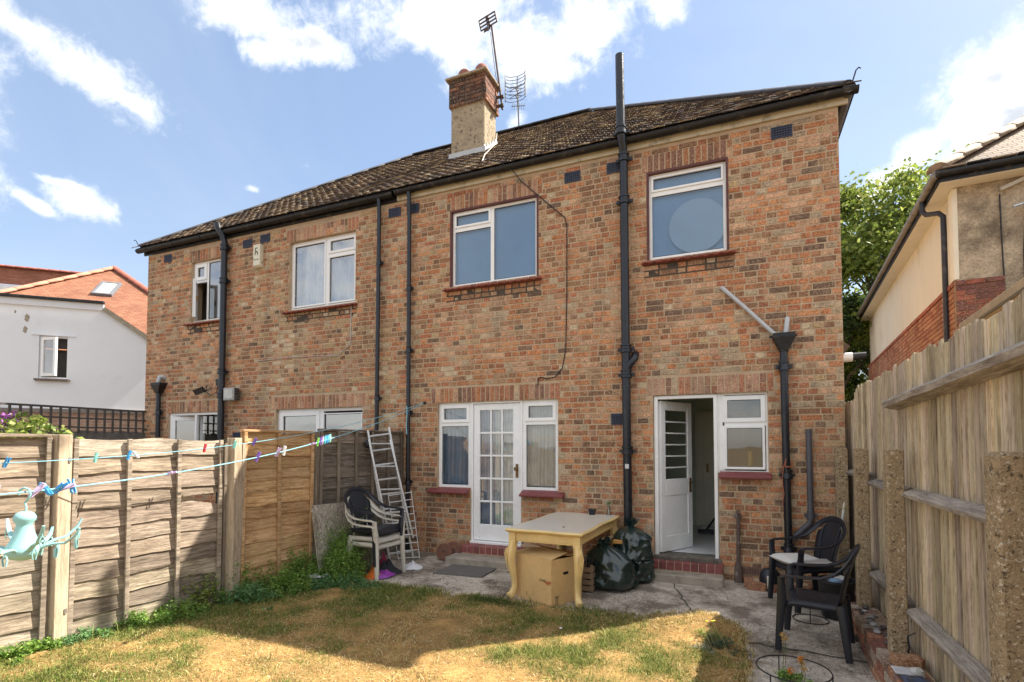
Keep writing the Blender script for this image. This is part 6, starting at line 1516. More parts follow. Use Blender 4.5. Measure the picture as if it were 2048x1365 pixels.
# ------------------------------------------------------------------ ladder, rack, board, discs, mat, washing on the ground
def ladder(name, label, bl, br, tl, tr, n, rw, rr, m_, cat='ladder', first=.05):
    t = thing(name, label, cat, tuple((Vector(bl) + Vector(br)) / 2)); bl, br, tl, tr = map(Vector, (bl, br, tl, tr))
    for a, b in ((bl, tl), (br, tr)): m = MB(); m.bar(a, b, rw, rw * .55, (br - bl)); part('rail', m, m_, t, bevel=.002)
    for i in range(n):
        q = first + (1 - 2 * first) * i / (n - 1); m = MB(); m.tube([bl.lerp(tl, q), br.lerp(tr, q)], rr, 8); part('rung', m, m_, t, smooth=True)
    return t
LD = ladder('extension_ladder', 'worn aluminium extension ladder leaning on the dark fence panel', (.37, -.66, .085), (.62, -.42, .088), (.06, -.80, 2.0), (.26, -.56, 2.05), 9, .055, .016, ALU)
m = MB(); m.bar((.40, -.70, .40), (.11, -.835, 1.86), .045, .025, (1, 1, 0)); m.bar((.645, -.465, .40), (.315, -.60, 1.86), .045, .025, (1, 1, 0)); part('sliding_section', m, ALU, LD)
for i in range(5):
    q = i / 4; m = MB(); m.tube([Vector((.40, -.70, .45)).lerp(Vector((.11, -.835, 1.80)), q), Vector((.645, -.465, .45)).lerp(Vector((.315, -.60, 1.80)), q)], .013, 8); part('rung', m, ALU, LD, smooth=True)
m = MB()
m = lump((.09, -.84, 1.80), .055, 60, (.8, .8, 1.1)); part('latch', m, DARKMETAL, LD)
WHW = mat('white_wire_coat', (.72, .72, .71), .4, .08, 9)
ladder('wire_rack', 'narrow white metal rack with close rungs leaning beside the ladder', (.50, -.62, .085), (.735, -.42, .088), (.33, -.66, 1.06), (.56, -.40, 1.10), 10, .016, .006, WHW, 'rack', .03)
OSB = mat('weathered_chipboard', (.44, .38, .31), .95, .15, 4, 1.2, 50, grain=.55, stretch=(1, 1, .55), spots=((.66, .60, .52), 34, .50, .60, .8), spots2=((.16, .11, .06), 5, .52, .70, .7))
m = MB(); m.obox((.075, -1.48, .56), (.025, .30 * 1.25, 0), (-.035, .0, .42), (.005, 0, 0.0005)); 
m = MB(); a, b, c_, d_ = Vector((.13, -1.84, .13)), Vector((.16, -1.12, .10)), Vector((.045, -1.09, .98)), Vector((.045, -1.90, 1.0)); nrm = Vector((.012, 0, .002)); m.add([a, b, c_, d_, a + nrm, b + nrm, c_ + nrm, d_ + nrm], [(0, 3, 2, 1), (4, 5, 6, 7), (0, 1, 5, 4), (1, 2, 6, 5), (2, 3, 7, 6), (3, 0, 4, 7)])
small('chipboard_sheet', m, OSB, 'flaky weathered chipboard sheet leaning against the dark fence panel', 'board')
RUST = mat('rusty_disc', (.17, .075, .048), .85, .25, 14, .4, 50, spots=((.10, .06, .05), 9, .5, .7, .6))
for k, (c, r, lab) in enumerate([((1.10, -.33, .205), .125, 'front rust-brown weight disc leaning by the french door step'), ((1.19, -.22, .215), .130, 'rear rust-brown weight disc leaning behind the first disc')]):
    t = thing('weight_disc', lab, 'weight', c, 0, 'rusty discs by the step'); t.rotation_euler = (math.radians(-14), 0, math.radians(8 + 10 * k))
    m = MB(); m.lathe([(.012, -.02), (r * .93, -.02), (r, -.012), (r, .012), (r * .93, .02), (.012, .02)], (0, 0, 0), 36, 'y', cap=False); part('disc', m, RUST, t, local=True, smooth=True)
    m = MB(); m.ring((0, -.019, 0), r * .72, .005, 32, 6, (0, 1, 0)); m2 = m; m2.ring((0, -.019, 0), r * .28, .006, 20, 6, (0, 1, 0)); o = part('raised_rim', m2, RUST, t, local=True, smooth=True); o['kind'] = 'stuff'
    m = MB(); m.lathe([(0, -.0205), (.013, -.0205), (.013, -.019), (0, -.019)], (0, 0, 0), 12, 'y', cap=False); part('bore', m, DARKMETAL, t, local=True)
m = MB(); q = [(1.355, -1.06), (2.05, -1.00), (2.055, -.56), (1.377, -.575)]; V = [(x, y, gz(x, y) - .01) for x, y in q] + [(x, y, gz(x, y) + .018) for x, y in q]; m.add(V, [(4, 5, 6, 7), (0, 1, 5, 4), (1, 2, 6, 5), (2, 3, 7, 6), (3, 0, 4, 7)])
small('paving_slab', m, mat('dark_paving_slab', (.135, .125, .115), .9, .18, 6, .4, 120, grain=.2), 'dark grey slab lying flat below the french door step', 'slab', bevel=.004)
def cloth(name, label, c, r, hgt, seed, m_, n=22, group=None):
    m = MB()
    def P(u, v):
        a = 2 * PI * u; rr = v * r * (1 + .3 * mnoise.noise(Vector((math.cos(a) * 1.5, math.sin(a) * 1.5, seed)))); x, y = c[0] + rr * math.cos(a), c[1] + rr * math.sin(a) * .8
        z = hgt * (1 - v) * (.6 + .8 * abs(mnoise.noise(Vector((x * 12, y * 12, seed))))) + .02 * abs(mnoise.noise(Vector((x * 25, y * 25, seed)))) + .004
        return (x, y, gz(x, y) + z)
    m.grid(P, n * 2, n // 2); return small(name, m, m_, label, 'cloth', group, smooth=True)
COLS = [('black', (.02, .02, .025), (.72, -1.22), .20, .20), ('orange', (.72, .16, .02), (.70, -1.46), .15, .06), ('purple', (.30, .05, .34), (.80, -1.33), .14, .09), ('dark red', (.30, .03, .08), (.60, -1.12), .13, .26), ('bright orange', (.80, .22, .03), (.60, -1.30), .10, .14), ('violet', (.35, .10, .45), (.84, -1.46), .10, .05)]
for k, (nm, c, q, r, h) in enumerate(COLS):
    cloth('garment', nm + ' garment in the heap of clothes under the stacked chairs', q, r, h, 11 + k * 3.3, mat('cloth_' + nm.replace(' ', '_'), c, .85, .2, 14, .3, 60), group='clothes heaped under the chairs')
cloth('white_cloth', 'white cloth lying on the patio right of the stacked chairs', (.92, -.90), .17, .10, 50.2, mat('white_cotton', (.68, .67, .69), .9, .08, 12, .3, 60))
m = MB(); m.grid(lambda u, v: (.10 + .22 * u, -2.02 + .17 * v, gz(.1, -2.0) + .11 + .015 * math.sin(9 * u) + .012 * math.sin(11 * v)), 8, 8); small('grey_packet', m, mat('grey_packet', (.42, .42, .44), .5, .25, 24), 'crumpled grey plastic packet lying in the weeds by the fence', 'packet', smooth=True, solid=.012)
m = MB(); m.add([(3.50, -2.28, .03), (3.53, -2.29, .03), (3.53, -2.27, .036), (3.51, -2.26, .034)], [(0, 1, 2, 3)]); small('paper_scrap', m, UPVC, 'tiny white scrap of paper lying on the lawn', 'scrap', solid=.002)
#PART4
# ------------------------------------------------------------------ white rendered house on the left
def clay_roof_mat(name, rise, c1, c2, line, across=(1, 0, 0), tw=.165):
    """plain clay tiles too far off to build: courses from height, tiles along the eave"""
    m = bpy.data.materials.new(name); m.use_nodes = True; t = NT(m.node_tree); bs = t.n['Principled BSDF']
    pos = t.new('ShaderNodeNewGeometry').outputs['Position']; sep = t.new('ShaderNodeSeparateXYZ'); t.l.new(pos, sep.inputs[0])
    cz = t.math('DIVIDE', sep.outputs[2], rise); row = t.math('FLOOR', cz); fz = t.math('FRACT', cz)
    dt = t.new('ShaderNodeVectorMath', operation='DOT_PRODUCT'); t.put(dt.inputs[0], pos); dt.inputs[1].default_value = across
    cx = t.math('ADD', t.math('DIVIDE', dt.outputs['Value'], tw), t.math('MULTIPLY', t.math('MODULO', row, 2.0), .5)); cell = t.math('FLOOR', cx)
    cv = t.new('ShaderNodeCombineXYZ'); t.put(cv.inputs[0], cell); t.put(cv.inputs[1], row)
    wn = t.new('ShaderNodeTexWhiteNoise', noise_dimensions='2D'); t.l.new(cv.outputs[0], wn.inputs['Vector'])
    c = t.mix(wn.outputs['Value'], c1, c2); c = t.mix(t.range(t.noise(pos, 1.6, 4), .45, .7, 0, .5), c, tuple(q * .7 for q in c1))
    gap = t.math('MAXIMUM', t.range(fz, .10, .22, 1, 0), t.math('MULTIPLY', t.range(t.math('FRACT', cx), .05, .10, 1, 0), .5))
    c = t.mix(t.math('MULTIPLY', gap, .75), c, line)
    t.put(bs.inputs['Base Color'], c); bs.inputs['Roughness'].default_value = .85
    b = t.new('ShaderNodeBump'); b.inputs['Strength'].default_value = .6; b.inputs['Distance'].default_value = .02; t.put(b.inputs['Height'], t.math('SUBTRACT', 1.0, gap)); t.l.new(b.outputs[0], bs.inputs['Normal'])
    return m
Z = Vector((0, 0, 1))
def ridge_run(a, b, r, N, m_, parent, nm='ridge_tile'):
    a, b = Vector(a), Vector(b); t = (b - a).normalized(); side = t.cross(Z).normalized(); up = side.cross(t)
    for i in range(N):
        p0, p1 = a + (b - a) * (i / N), a + (b - a) * ((i + .99) / N); mb = MB(); V = []; K = 6
        for p, k in ((p0, 1.0), (p1, .93)):
            for q in range(K + 1): g = PI * q / K; V.append(p + side * (math.cos(g) * r * k) + up * (math.sin(g) * r * .75 * k))
        mb.add(V, [(q, q + 1, K + 2 + q, K + 1 + q) for q in range(K)] + [tuple(range(K + 1))[::-1]]); part(nm, mb, m_, parent, smooth=True, solid=.015)
PINKT = mat('pale_clay_ridge', (.46, .20, .125), .8, .15, 5, spots=((.52, .29, .20), 9, .5, .7, .5)); PINKD = mat('red_clay_ridge', (.34, .11, .075), .8, .15, 6)
WU = Vector((.722, .692, 0)); WN = Vector((.692, -.722, 0)); WP = Vector((-10.5, 1.2, 0)); Z = Vector((0, 0, 1))
def wp(a, z, n=0.0): return WP + WU * a + Z * z + WN * n
wh = thing('white_house', 'white rendered house with a red tiled roof behind the trellis on the left', 'house', (-11.5, 1.0, 0))
WREND = mat('white_render', (.80, .82, .84), .9, .04, 1.2, .25, 60, spots=((.50, .50, .50), 1.3, .58, .78, .35))
m = MB(); A0, A1, AE = -5.0, 1.75, .26; zE, zV = 5.36, 4.30
wa, wb_, wz0, wz1 = -1.10, -.49, 3.50, 4.60
poly = [(A0, 2.72), (A1, 2.72), (A1, zV - .02), (AE, zE), (A0, zE)]
# render with a window hole: strips round it
for (a0, a1, z0, z1) in ((A0, wa, 2.72, zE), (wa, wb_, 2.72, wz0), (wa, wb_, wz1, zE), (wb_, AE, 2.72, zE)): m.quad(wp(a0, z0), wp(a1, z0), wp(a1, z1), wp(a0, z1))
m.add([wp(AE, 2.72), wp(A1, 2.72), wp(A1, zV), wp(AE, zE)], [(0, 1, 2, 3)])
for (p, q) in (((wa, wz0), (wa, wz1)), ((wa, wz1), (wb_, wz1)), ((wb_, wz1), (wb_, wz0)), ((wb_, wz0), (wa, wz0))): m.quad(wp(*p), wp(*q), wp(q[0], q[1], -.15), wp(p[0], p[1], -.15))
m.quad(wp(A1, 0), wp(A1, 0, -7), wp(A1, zV, -7), wp(A1, zV)); m.quad(wp(A0, 0), wp(A0, zE), wp(A0, zE, -7), wp(A0, 0, -7))
part('wall', m, WREND, wh)
def far_brick_mat(name, c1, c2, mortar, uvec):
    m = bpy.data.materials.new(name); m.use_nodes = True; t = NT(m.node_tree); bs = t.n['Principled BSDF']
    pos = t.new('ShaderNodeNewGeometry').outputs['Position']; sep = t.new('ShaderNodeSeparateXYZ'); t.l.new(pos, sep.inputs[0])
    dt = t.new('ShaderNodeVectorMath', operation='DOT_PRODUCT'); t.put(dt.inputs[0], pos); dt.inputs[1].default_value = uvec
    cb = t.new('ShaderNodeCombineXYZ'); t.put(cb.inputs[0], dt.outputs['Value']); t.put(cb.inputs[1], sep.outputs[2])
    b = t.new('ShaderNodeTexBrick'); t.l.new(cb.outputs[0], b.inputs['Vector']); b.inputs['Color1'].default_value = c1 + (1,); b.inputs['Color2'].default_value = c2 + (1,); b.inputs['Mortar'].default_value = mortar + (1,)
    b.inputs['Scale'].default_value = 1; b.inputs['Mortar Size'].default_value = .008; b.inputs['Brick Width'].default_value = .235; b.inputs['Row Height'].default_value = .0786; b.inputs['Bias'].default_value = -.1
    c = t.mix(t.range(t.noise(pos, 14, 4), .4, .7, 0, .4), b.outputs[0], tuple(q * .6 for q in c1)); t.put(bs.inputs['Base Color'], c); bs.inputs['Roughness'].default_value = .9
    bp_ = t.new('ShaderNodeBump'); bp_.inputs['Strength'].default_value = .5; bp_.inputs['Distance'].default_value = .01; bp_.invert = True; t.put(bp_.inputs['Height'], b.outputs['Fac']); t.l.new(bp_.outputs[0], bs.inputs['Normal']); return m
m = MB(); m.quad(wp(A0, -.05, .03), wp(A1, -.05, .03), wp(A1, 2.62, .03), wp(A0, 2.62, .03)); part('brick_plinth', m, far_brick_mat('plinth_brick', (.36, .20, .14), (.46, .30, .20), (.45, .38, .30), tuple(WU)), wh)
m = MB(); m.obox(wp((A0 + A1) / 2, 2.67, .03), WU * ((A1 - A0) / 2), WN * .05, Z * .05); part('plinth_capping', m, mat('dull_capping', (.20, .17, .15), .8), wh)
m = MB(); m.obox(wp((A0 + AE) / 2, 5.43, .04), WU * ((AE - A0) / 2), WN * .03, Z * .085); part('fascia', m, mat('white_fascia', (.75, .76, .77), .5, .04), wh)
m = MB(); m.obox(wp((A0 + AE) / 2 + .02, 5.55, .08), WU * ((AE - A0) / 2), WN * .06, Z * .035); part('gutter', m, GUTTER, wh, bevel=.01)
apex = Vector((-15.263, 4.407, 8.095)); hl_ = Vector((-14.918, 1.132, 6.272)); eL = apex + (hl_ - apex) * 1.9; rt2 = Vector((-12.125, 4.172, 6.456)) + (Vector((-12.125, 4.172, 6.456)) - apex) * .2
eR = wp(AE + .04, 5.57, .05); vB = wp(A1 + .1, zV + .02, .05)
CLAY = clay_roof_mat('red_clay_tiles', .06, (.27, .105, .055), (.37, .165, .09), (.11, .042, .025), tuple(WU))
nr = Vector((.397, -.414, .819)).normalized()
m = MB(); m.add([apex, eL, wp(-4.4, 4.25, -.12), wp(A1, 4.25, -.12), wp(2.2, 4.30, -.19), rt2], [(0, 1, 2, 3, 4, 5)]); rr = part('roof', m, CLAY, wh)
ridge_run(eL, apex, .13, 15, PINKT, rr, 'hip_tile'); ridge_run(apex, rt2, .13, 10, PINKD, rr, 'hip_tile')
m = MB(); va, vb = wp(AE, 5.40, .02), wp(A1 + .05, zV + .015, .02); e = (vb - va).normalized(); m.obox((va + vb) / 2, e * ((vb - va).length / 2), WN * .06, e.cross(WN).normalized() * .055); part('verge', m, mat('old_verge_mortar', (.30, .26, .19), .95, .35, 12, .6, 50), wh)
# skylight lying in the right slope
sc_ = Vector((-13.81, 3.38, 6.872)); along = Vector((.722, .692, 0)); dn = -along.cross(nr).normalized(); dn = dn if dn.z < 0 else -dn
m = MB()
for s_ in (-1, 1): m.obox(sc_ + along * (.235 * s_) + nr * .04, along * .045, dn * .56, nr * .05); m.obox(sc_ + dn * (.52 * s_) + nr * .04, along * .19, dn * .045, nr * .05)
sk = part('skylight', m, mat('grey_skylight_frame', (.16, .165, .18), .5), wh, bevel=.008)
m = MB(); q = lambda a, b: sc_ + along * a + dn * b + nr * .07; m.quad(q(-.19, -.475), q(.19, -.475), q(.19, .475), q(-.19, .475)); part('skylight_pane', m, mat('skylight_blind', (.60, .60, .50), .3, .05), sk)
# window with an open casement
m = MB()
def wbars(m, a0, a1, z0, z1, w, n0, n1):
    for (p0, p1, q0, q1) in ((a0, a0 + w, z0, z1), (a1 - w, a1, z0, z1), (a0 + w, a1 - w, z0, z0 + w), (a0 + w, a1 - w, z1 - w, z1)): m.obox(wp((p0 + p1) / 2, (q0 + q1) / 2, (n0 + n1) / 2), WU * ((p1 - p0) / 2), WN * ((n1 - n0) / 2), Z * ((q1 - q0) / 2))
wbars(m, wa, wb_, wz0, wz1, .04, -.12, -.05); ww = part('window', m, UPVC, wh, bevel=.004)
u = (WU * math.cos(.5) + WN * math.sin(.5)); o0 = wp(wa + .05, 0, -.04); nn = u.cross(Z)
m = MB(); cw_ = .43
for (p0, p1, q0, q1) in ((0, .07, wz0 + .05, wz1 - .05), (cw_ - .07, cw_, wz0 + .05, wz1 - .05), (.07, cw_ - .07, wz0 + .05, wz0 + .12), (.07, cw_ - .07, wz1 - .12, wz1 - .05)): m.obox(o0 + u * ((p0 + p1) / 2) + Z * ((q0 + q1) / 2), u * ((p1 - p0) / 2), nn * .03, Z * ((q1 - q0) / 2))
part('open_casement', m, UPVC, ww, bevel=.004)
m = MB(); P = lambda q, z: o0 + u * q + Z * z; m.quad(P(.07, wz0 + .12), P(cw_ - .07, wz0 + .12), P(cw_ - .07, wz1 - .12), P(.07, wz1 - .12)); part('pane', m, GLASS_STRONG, ww)
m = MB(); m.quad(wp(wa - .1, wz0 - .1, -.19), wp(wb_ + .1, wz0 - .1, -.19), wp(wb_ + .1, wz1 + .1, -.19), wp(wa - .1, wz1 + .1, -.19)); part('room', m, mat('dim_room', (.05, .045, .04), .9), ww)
m = MB(); m.obox(wp((wa + wb_) / 2, wz0 - .04, .03), WU * .36, WN * .06, Z * .025); part('window_sill', m, mat('brown_sill', (.17, .13, .11), .8), ww)
m = MB(); m.obox(wp((wa + wb_) / 2, wz1 + .025, .012), WU * .46, WN * .012, Z * .02); part('drip_mould', m, WREND, ww)
for (a, z, s_) in ((-1.36, 5.02, .085), (-1.39, 4.72, .075), (-1.60, 5.16, .035)):
    m = MB(); n = 14; m.add([wp(a + s_ * .6 * (1 + .5 * mnoise.noise(Vector((i, a, 0)))) * math.cos(2 * PI * i / n), z + s_ * 1.2 * (1 + .5 * mnoise.noise(Vector((i * 1.3, a, 5)))) * math.sin(2 * PI * i / n), .003) for i in range(n)], [tuple(range(n))]); part('bare_patch', m, mat('bare_render', (.36, .31, .24), .95, .2, 20), wh)
# second roof behind it
rb = thing('red_roofed_house', 'red tiled house roof seen behind the white house at the far left', 'house', (-18.5, 3.4, 0))
tl, tr, b0, b1 = Vector((-21.3, 2.1, 8.46)), Vector((-16.2, 4.26, 7.92)), Vector((-20.5, 2.2, 7.70)), Vector((-16.3, 3.9, 7.30))
m = MB(); m.quad(b0, b1, tr, tl); r2 = part('roof', m, clay_roof_mat('far_clay_tiles', .06, (.28, .095, .05), (.36, .14, .075), (.12, .045, .03), (.9, .42, 0)), rb); ridge_run(tl, tr, .11, 14, PINKD, r2)
m = MB(); dv = (b1 - b0); m.add([b0 - Z * .02, b1 - Z * .02, b1 - Z * .35, b0 - Z * .35], [(3, 2, 1, 0)]); part('fascia', m, WREND, rb, solid=.04)
m = MB(); m.add([b0 - Z * .35 + Vector((-.2, .4, 0)), b1 - Z * .35 + Vector((-.2, .4, 0)), Vector((-16.5, 4.3, 0)), Vector((-20.7, 2.6, 0))], [(3, 2, 1, 0)]); part('wall', m, far_brick_mat('far_brick', (.40, .16, .10), (.48, .24, .15), (.45, .38, .3), (.9, .42, 0)), rb)

# trellis fence of the far garden
tf = thing('trellis_fence', 'dark stained trellis fence running from the house corner, in front of the white house', 'fence', (-6.3, 0, 0))
TRM = mat('dark_trellis_wood', (.085, .075, .065), .85, .25, 12, .3, 50)
tx = lambda y: -6.30 - .02 * y
ys = [-.05 - i * .148 for i in range(20)]
for y in ys: m = MB(); m.box(tx(y) - .012, tx(y) + .012, y - .017, y + .017, 2.02, 2.48); part('upright', m, TRM, tf)
for z in (2.12, 2.29): m = MB(); m.box(tx(0) - .004, tx(0) + .022, -2.9, 0, z - .014, z + .014); part('crosspiece', m, TRM, tf)
m = MB(); m.box(tx(0) - .02, tx(0) + .03, -2.9, 0, 2.465, 2.50); part('top_rail', m, TRM, tf); m = MB()
for i in range(22):
    y = -.01 - i * .132; m = MB(); m.box(tx(0) - .006 + random.uniform(-.004, .004), tx(0) + .010, y - .130, y, 0, 2.055 + random.uniform(-.02, .01)); part('board', m, mat('grey_board', (.16, .145, .13), .9, .3, 9, .4, 60), tf)
# bush behind the left fence
bt = thing('flowering_bush', 'bright green bush with purple flowers behind the leftmost fence panel', 'bush', (-1.9, -3.95, 0))
m = MB()
for k in range(5): g = k * 1.25; m.tube([(-1.9, -3.95, 0), (-1.9 + .2 * math.cos(g), -3.95 + .2 * math.sin(g), .9), (-1.9 + .35 * math.cos(g), -3.95 + .3 * math.sin(g), 1.8)], [.02, .014, .006], 5)
part('stems', m, mat('brown_stem', (.12, .08, .05), .9), bt); n = 2600
P = np.stack([rng.normal(-1.95, .34, n), rng.normal(-3.98, .28, n), rng.uniform(1.2, 2.12, n)], 1); P[:, 2] -= .35 * ((P[:, 0] + 1.95) ** 2 + (P[:, 1] + 3.98) ** 2) / .25
V, F, C = leaves(P, rng.normal(size=(n, 3)) + np.array([0, 0, .4]), rng.uniform(.05, .10, n), rng.uniform(.03, .055, n), np.array([(.16, .22, .04), (.24, .30, .06), (.11, .17, .035), (.34, .36, .10)])[rng.integers(0, 4, n)])
big_mesh('foliage', V - np.array([-1.9, -3.95, 0]), F, LEAF, C.astype(np.float32), bt)
PUR = mat('purple_petal', (.32, .10, .34), .6, .15, 20)
for (x, y, z) in ((-2.05, -4.12, 2.06), (-2.0, -4.05, 2.09), (-2.12, -4.22, 2.03)):
    n = 40; P = np.tile(np.array([x, y, z]), (n, 1)) + rng.normal(0, .02, (n, 3)); V, F, C = leaves(P, rng.normal(size=(n, 3)), rng.uniform(.03, .06, n), rng.uniform(.02, .035, n), np.ones((n, 3))); big_mesh('flower', V - np.array([-1.9, -3.95, 0]), F, PUR, C.astype(np.float32), bt)

# ------------------------------------------------------------------ neighbour house on the right
nh = thing('neighbour_house', 'cream roughcast house with brick base on the right behind the board fence', 'house', (8.3, 2.8, 0))
ND = Vector((.082, .9966, 0)); NR = Vector((.9966, -.082, 0)); NC = Vector((8.24, 2.80, 0))
def np_(r, d, z): return NC + NR * r + ND * d + Z * z
CREAMR = mat('cream_roughcast', (.84, .76, .60), .95, .08, 1.4, 1.1, 55, spots=((.47, .38, .25), 1.1, .56, .74, .55), stretch=(1, 1, .35))
DIRTY = mat('stained_pebbledash', (.56, .46, .33), .95, .2, 3, 4.0, 30, grain=.3, spots=((.10, .075, .05), 2.0, .40, .62, .75), spots2=((.55, .48, .38), 30, .55, .68, .6))
m = MB(); m.quad(np_(0, 9.6, 0), np_(0, 0, 0), np_(0, 0, 5.74), np_(0, 9.6, 5.74)); m.quad(np_(6, 9.6, 0), np_(0, 9.6, 0), np_(0, 9.6, 5.74), np_(6, 9.6, 5.74)); part('side_wall', m, CREAMR, nh)
m = MB(); m.quad(np_(0, 0, 0), np_(7, 0, 0), np_(7, 0, 5.74), np_(0, 0, 5.74)); part('rear_wall', m, DIRTY, nh)
m = MB(); m.obox(np_(-.02, .10, 5.0), NR * .03, ND * .11, Z * .70); part('corner_band', m, mat('cream_paint', (.84, .77, .62), .8, .06, 4), nh)
bed = MB(); bed.obox(np_(-.02, 4.8, 2.12), NR * .03, ND * 4.82, Z * 2.12); bed.obox(np_(.25, -.015, 2.12), NR * .27, ND * .03, Z * 2.12); part('mortar_bed', bed, MORTAR, nh)
B = []
for k in range(22):
    z1 = 4.27 - k * .0786 - .005; z0 = z1 - .069; d = 0.0 if k % 2 else -.118; soldier = False
    while d < 9.6:
        w = .236 if k else .1; a, b = max(d, 0.0) + .005, min(d + w, 9.6) - .005; d += w
        if b - a > .03: B.append(('s', a, b, z0, z1))
    r = -.05 if k % 2 else -.05 - .118
    while r < .52:
        a, b = max(r, -.052) + .005, min(r + .236, .52) - .005; r += .236
        if b - a > .03: B.append(('r', a, b, z0, z1))
order = sorted(range(len(B)), key=lambda i: (0 if B[i][0] == 'r' else 1, B[i][1] - .4 * B[i][3])); near = set(order[:300]); rest = MB()
for i, (sd_, a, b, z0, z1) in enumerate(B):
    top = z1 > 4.2
    col = random.choice([(.40, .12, .075), (.36, .10, .065), (.44, .15, .09)]) if top else random.choice([(.45, .20, .11), (.40, .17, .10), (.50, .24, .14), (.36, .14, .085)])
    if sd_ == 'r': col = random.choice([(.30, .095, .07), (.20, .085, .08), (.36, .12, .08), (.24, .10, .085)])
    out = .008 + (.015 if top else 0); mb = MB() if i in near else rest
    if sd_ == 's': mb.obox(np_(-.052 - out / 2, (a + b) / 2, (z0 + z1) / 2), NR * (out / 2 + .004), ND * ((b - a) / 2), Z * ((z1 - z0) / 2), col)
    else: mb.obox(np_((a + b) / 2, -.048 - out / 2, (z0 + z1) / 2), NR * ((b - a) / 2), ND * (out / 2 + .004), Z * ((z1 - z0) / 2), col)
    if i in near: part('brick', mb, BRICK, nh, bevel=.003)
o = part('brickwork', rest, BRICK, nh); o['kind'] = 'stuff'
SOFF = mat('cream_soffit', (.82, .76, .62), .7, .06, 3)
m = MB(); m.obox(np_(-.12, 4.7, 5.73), NR * .125, ND * 4.98, Z * .012); m.obox(np_(3.5, -.14, 5.73), NR * 3.49, ND * .135, Z * .012); part('soffit', m, SOFF, nh)
m = MB(); m.obox(np_(3.3, -.29, 5.79), NR * 3.55, ND * .012, Z * .06); m.obox(np_(-.255, 4.7, 5.79), NR * .012, ND * 4.98, Z * .06); part('fascia', m, GUTTER, nh)
GG = mat('grey_gutter', (.24, .21, .18), .55, .25, 6, .2, 40, spots=((.30, .27, .22), 5, .5, .7, .5), spots2=((.05, .045, .04), 9, .55, .7, .6))
m = MB(); m.tube([np_(-.31, -.35, 5.84), np_(-.31, 9.6, 5.84)], .055, 10); g1 = part('gutter', m, GG, nh, smooth=True); m = MB(); m.tube([np_(-.31, -.35, 5.84), np_(7, -.35, 5.84)], .055, 10); part('gutter', m, GUTTER, nh, smooth=True)
for d in (.1, 1.1, 2.6, 3.0, 5.0, 7.4): m = MB(); m.tube([np_(-.31, d, 5.84), np_(-.31, d + .10, 5.84)], .064, 10); part('gutter_joint', m, GG, g1, smooth=True)
m = MB(); m.tube([np_(-.31, .55, 5.80), np_(-.31, .55, 5.62), np_(-.27, .50, 5.55), np_(-.14, .37, 5.50), np_(-.09, .33, 5.42), np_(-.09, .32, 5.2), np_(-.09, .32, 1.0)], .040, 10); part('downpipe', m, mat('blue_black_pipe', (.03, .032, .045), .45, .25, 7, spots=((.2, .19, .17), 7, .55, .7, .4)), nh, smooth=True)
m = MB(); ap1 = np_(3.5, 3.6, 8.9); ap2 = np_(3.5, 6.0, 8.9); c00, c10, c01, c11 = np_(-.30, -.34, 5.88), np_(7.4, -.34, 5.88), np_(-.30, 10.0, 5.88), np_(7.4, 10.0, 5.92)
m.add([c00, c10, ap1, ap2, c01, c11], [(0, 1, 2), (4, 0, 2, 3), (5, 4, 3), (1, 5, 3, 2)]); nr_ = part('roof', m, clay_roof_mat('brown_clay_tiles', .065, (.24, .17, .115), (.34, .25, .17), (.06, .045, .035), tuple(NR)), nh)
ridge_run(np_(-.28, -.32, 5.90), ap1 - Z * .02, .15, 13, mat('brown_ridge', (.30, .225, .16), .85, .3, 9, .4, 40, spots=((.10, .08, .06), 10, .55, .7, .7)), nr_, 'hip_tile')
for i in range(9):                                        # rough tile edges along the rear eave
    m = MB(); m.obox(np_(-.1 + .28 * i, -.35, 5.90), NR * .135, ND * .07, Z * .008); part('tile', m, RIDGETILE if i % 2 else CONCRETE_EDGE, nr_)
m = MB(); m.tube([np_(.50, -.02, 5.5), np_(.505, -.03, 4.8), np_(.54, -.03, 3.2)], .010, 5); m2 = MB(); m2.tube([np_(.78, -.02, 5.2), np_(.74, -.03, 4.6), np_(.75, -.03, 3.2)], .008, 5); part('cable', m, DARKMETAL, nh); part('cable', m2, DARKMETAL, nh)
m = MB(); m.bar(np_(.62, -.10, 5.25), np_(.95, -.10, 5.32), .05, .02); m.bar(np_(.74, -.12, 5.28), np_(.76, -.12, 4.95), .05, .03); m.bar(np_(.80, -.12, 5.28), np_(.78, -.3, 5.05), .03, .03); part('bracket', m, ALU, nh)
m = MB(); m.bar(np_(.50, -.06, 5.55), np_(.80, -.08, 5.66), .05, .05); part('bracket', m, mat('pale_bracket', (.5, .46, .38), .7), nh)
# lean-to roof edge just behind the fence
lt = thing('lean_to', 'timber edge of a low lean-to roof just behind the right fence', 'shed', (6.9, -2.2, 0))
m = MB(); m.bar((6.9, -1.45, 2.775), (6.9, -4.3, 2.98),   .05, .10); part('barge_board', m, mat('barge_wood', (.42, .31, .19), .85, .25, 9, .4, 50), lt, bevel=.004)
m = MB(); m.add([(6.86, -1.40, 2.74), (6.86, -4.3, 2.93), (8.1, -4.3, 2.93), (8.1, -1.40, 2.74)], [(0, 1, 2, 3)]); part('roof', m, mat('brown_felt', (.16, .12, .07), .9), lt, solid=.02)
m = MB(); m.box(6.95, 7.0, -4.3, -2.35, 0, 2.70); part('wall', m, SOFF, lt); m = MB(); m.box(6.95, 7.0, -2.35, -1.5, 0, 2.66); part('boarding', m, mat('yellow_brown_wood', (.30, .20, .07), .8, .2, 9), lt)

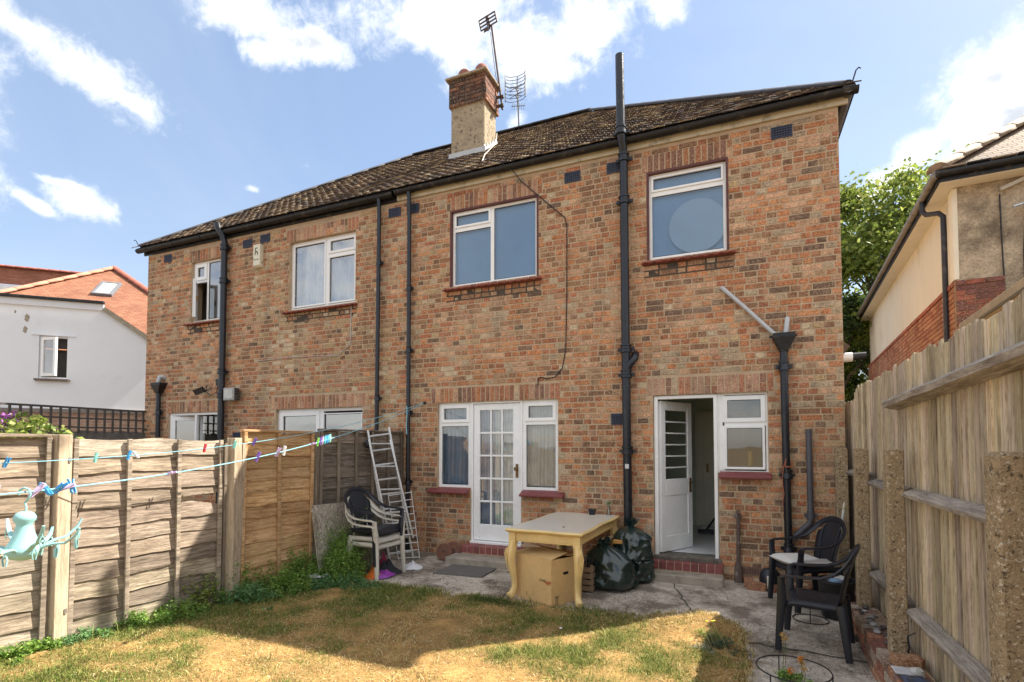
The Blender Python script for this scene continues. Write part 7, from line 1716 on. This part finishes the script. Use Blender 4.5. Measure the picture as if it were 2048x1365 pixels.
# ------------------------------------------------------------------ trees behind
BARK = mat('bark', (.10, .075, .05), .95, .3, 10, .8, 30)
TLEAF = mat('tree_leaf', (1, 1, 1), .5, .12, 2, tint=True, spec=.35, trans=.40)
def tree(label, x, y, h, rad, nclump, nleaf, pal, ls=(.12, .22), zmin=.25, seed=1, group=None):
    rg = np.random.default_rng(seed); t = thing('tree', label, 'tree', (x, y, 0), 0, group)
    m = MB(); m.tube([(x, y, -.1), (x + .05, y, h * .3), (x - .1, y + .1, h * .6), (x, y, h * .88)], [.22, .17, .11, .03], 10)
    K = []
    for k in range(nclump):
        g = rg.uniform(0, 2 * PI); zz = rg.uniform(zmin, 1.0) ** .9; w = math.sin(PI * min(max((zz - zmin * .7) / (1.06 - zmin * .7), 0), 1)) ** .6
        r = rad * w * (.35 + .65 * rg.random() ** .4); c = np.array([x + r * math.cos(g), y + r * math.sin(g), h * zz]); K.append(c)
        if k % 3 == 0: m.tube([(x, y, h * zz * .62), tuple((np.array([x, y, h * zz * .7]) + c) / 2 + np.array([0, 0, .1])), tuple(c)], [.06, .04, .012], 5)
    part('trunk', m, BARK, t, smooth=True)
    K = np.array(K); per = nleaf // nclump; cr = rg.uniform(.35, .8, nclump) * rad / 2.6
    P = np.repeat(K, per, 0) + rg.normal(size=(per * nclump, 3)) * np.repeat(cr, per)[:, None] * np.array([.62, .62, .42]); n = len(P)
    tone = np.repeat(rg.uniform(.75, 1.3, nclump), per); c = np.array(pal)[rg.integers(0, len(pal), n)] * tone[:, None] * rg.uniform(.8, 1.2, (n, 1))
    V, F, C = leaves(P, rg.normal(size=(n, 3)) * np.array([1, 1, .5]), rg.uniform(*ls, n), rg.uniform(ls[0] * .6, ls[1] * .7, n), c)
    big_mesh('crown', V - np.array([x, y, 0]), F, TLEAF, C.astype(np.float32), t)
TG = [(.20, .27, .05), (.27, .33, .06), (.14, .20, .04), (.36, .40, .10)]
tree('tall bright green tree between the brick house and the cream house', 10.1, 15.0, 11.0, 3.0, 150, 48000, TG, (.11, .22), .22, 3)
tree('darker lower green tree behind the boiler flue at the house side', 8.0, 12.6, 6.4, 1.5, 45, 9000, [(.055, .095, .025), (.07, .115, .03), (.04, .075, .02)], (.09, .17), .12, 5)
tree('dark green tree low behind the fence end by the cream house', 9.0, 17.0, 7.0, 2.2, 40, 9000, [(.055, .095, .025), (.07, .115, .03), (.04, .075, .02)], (.10, .2), .1, 8)
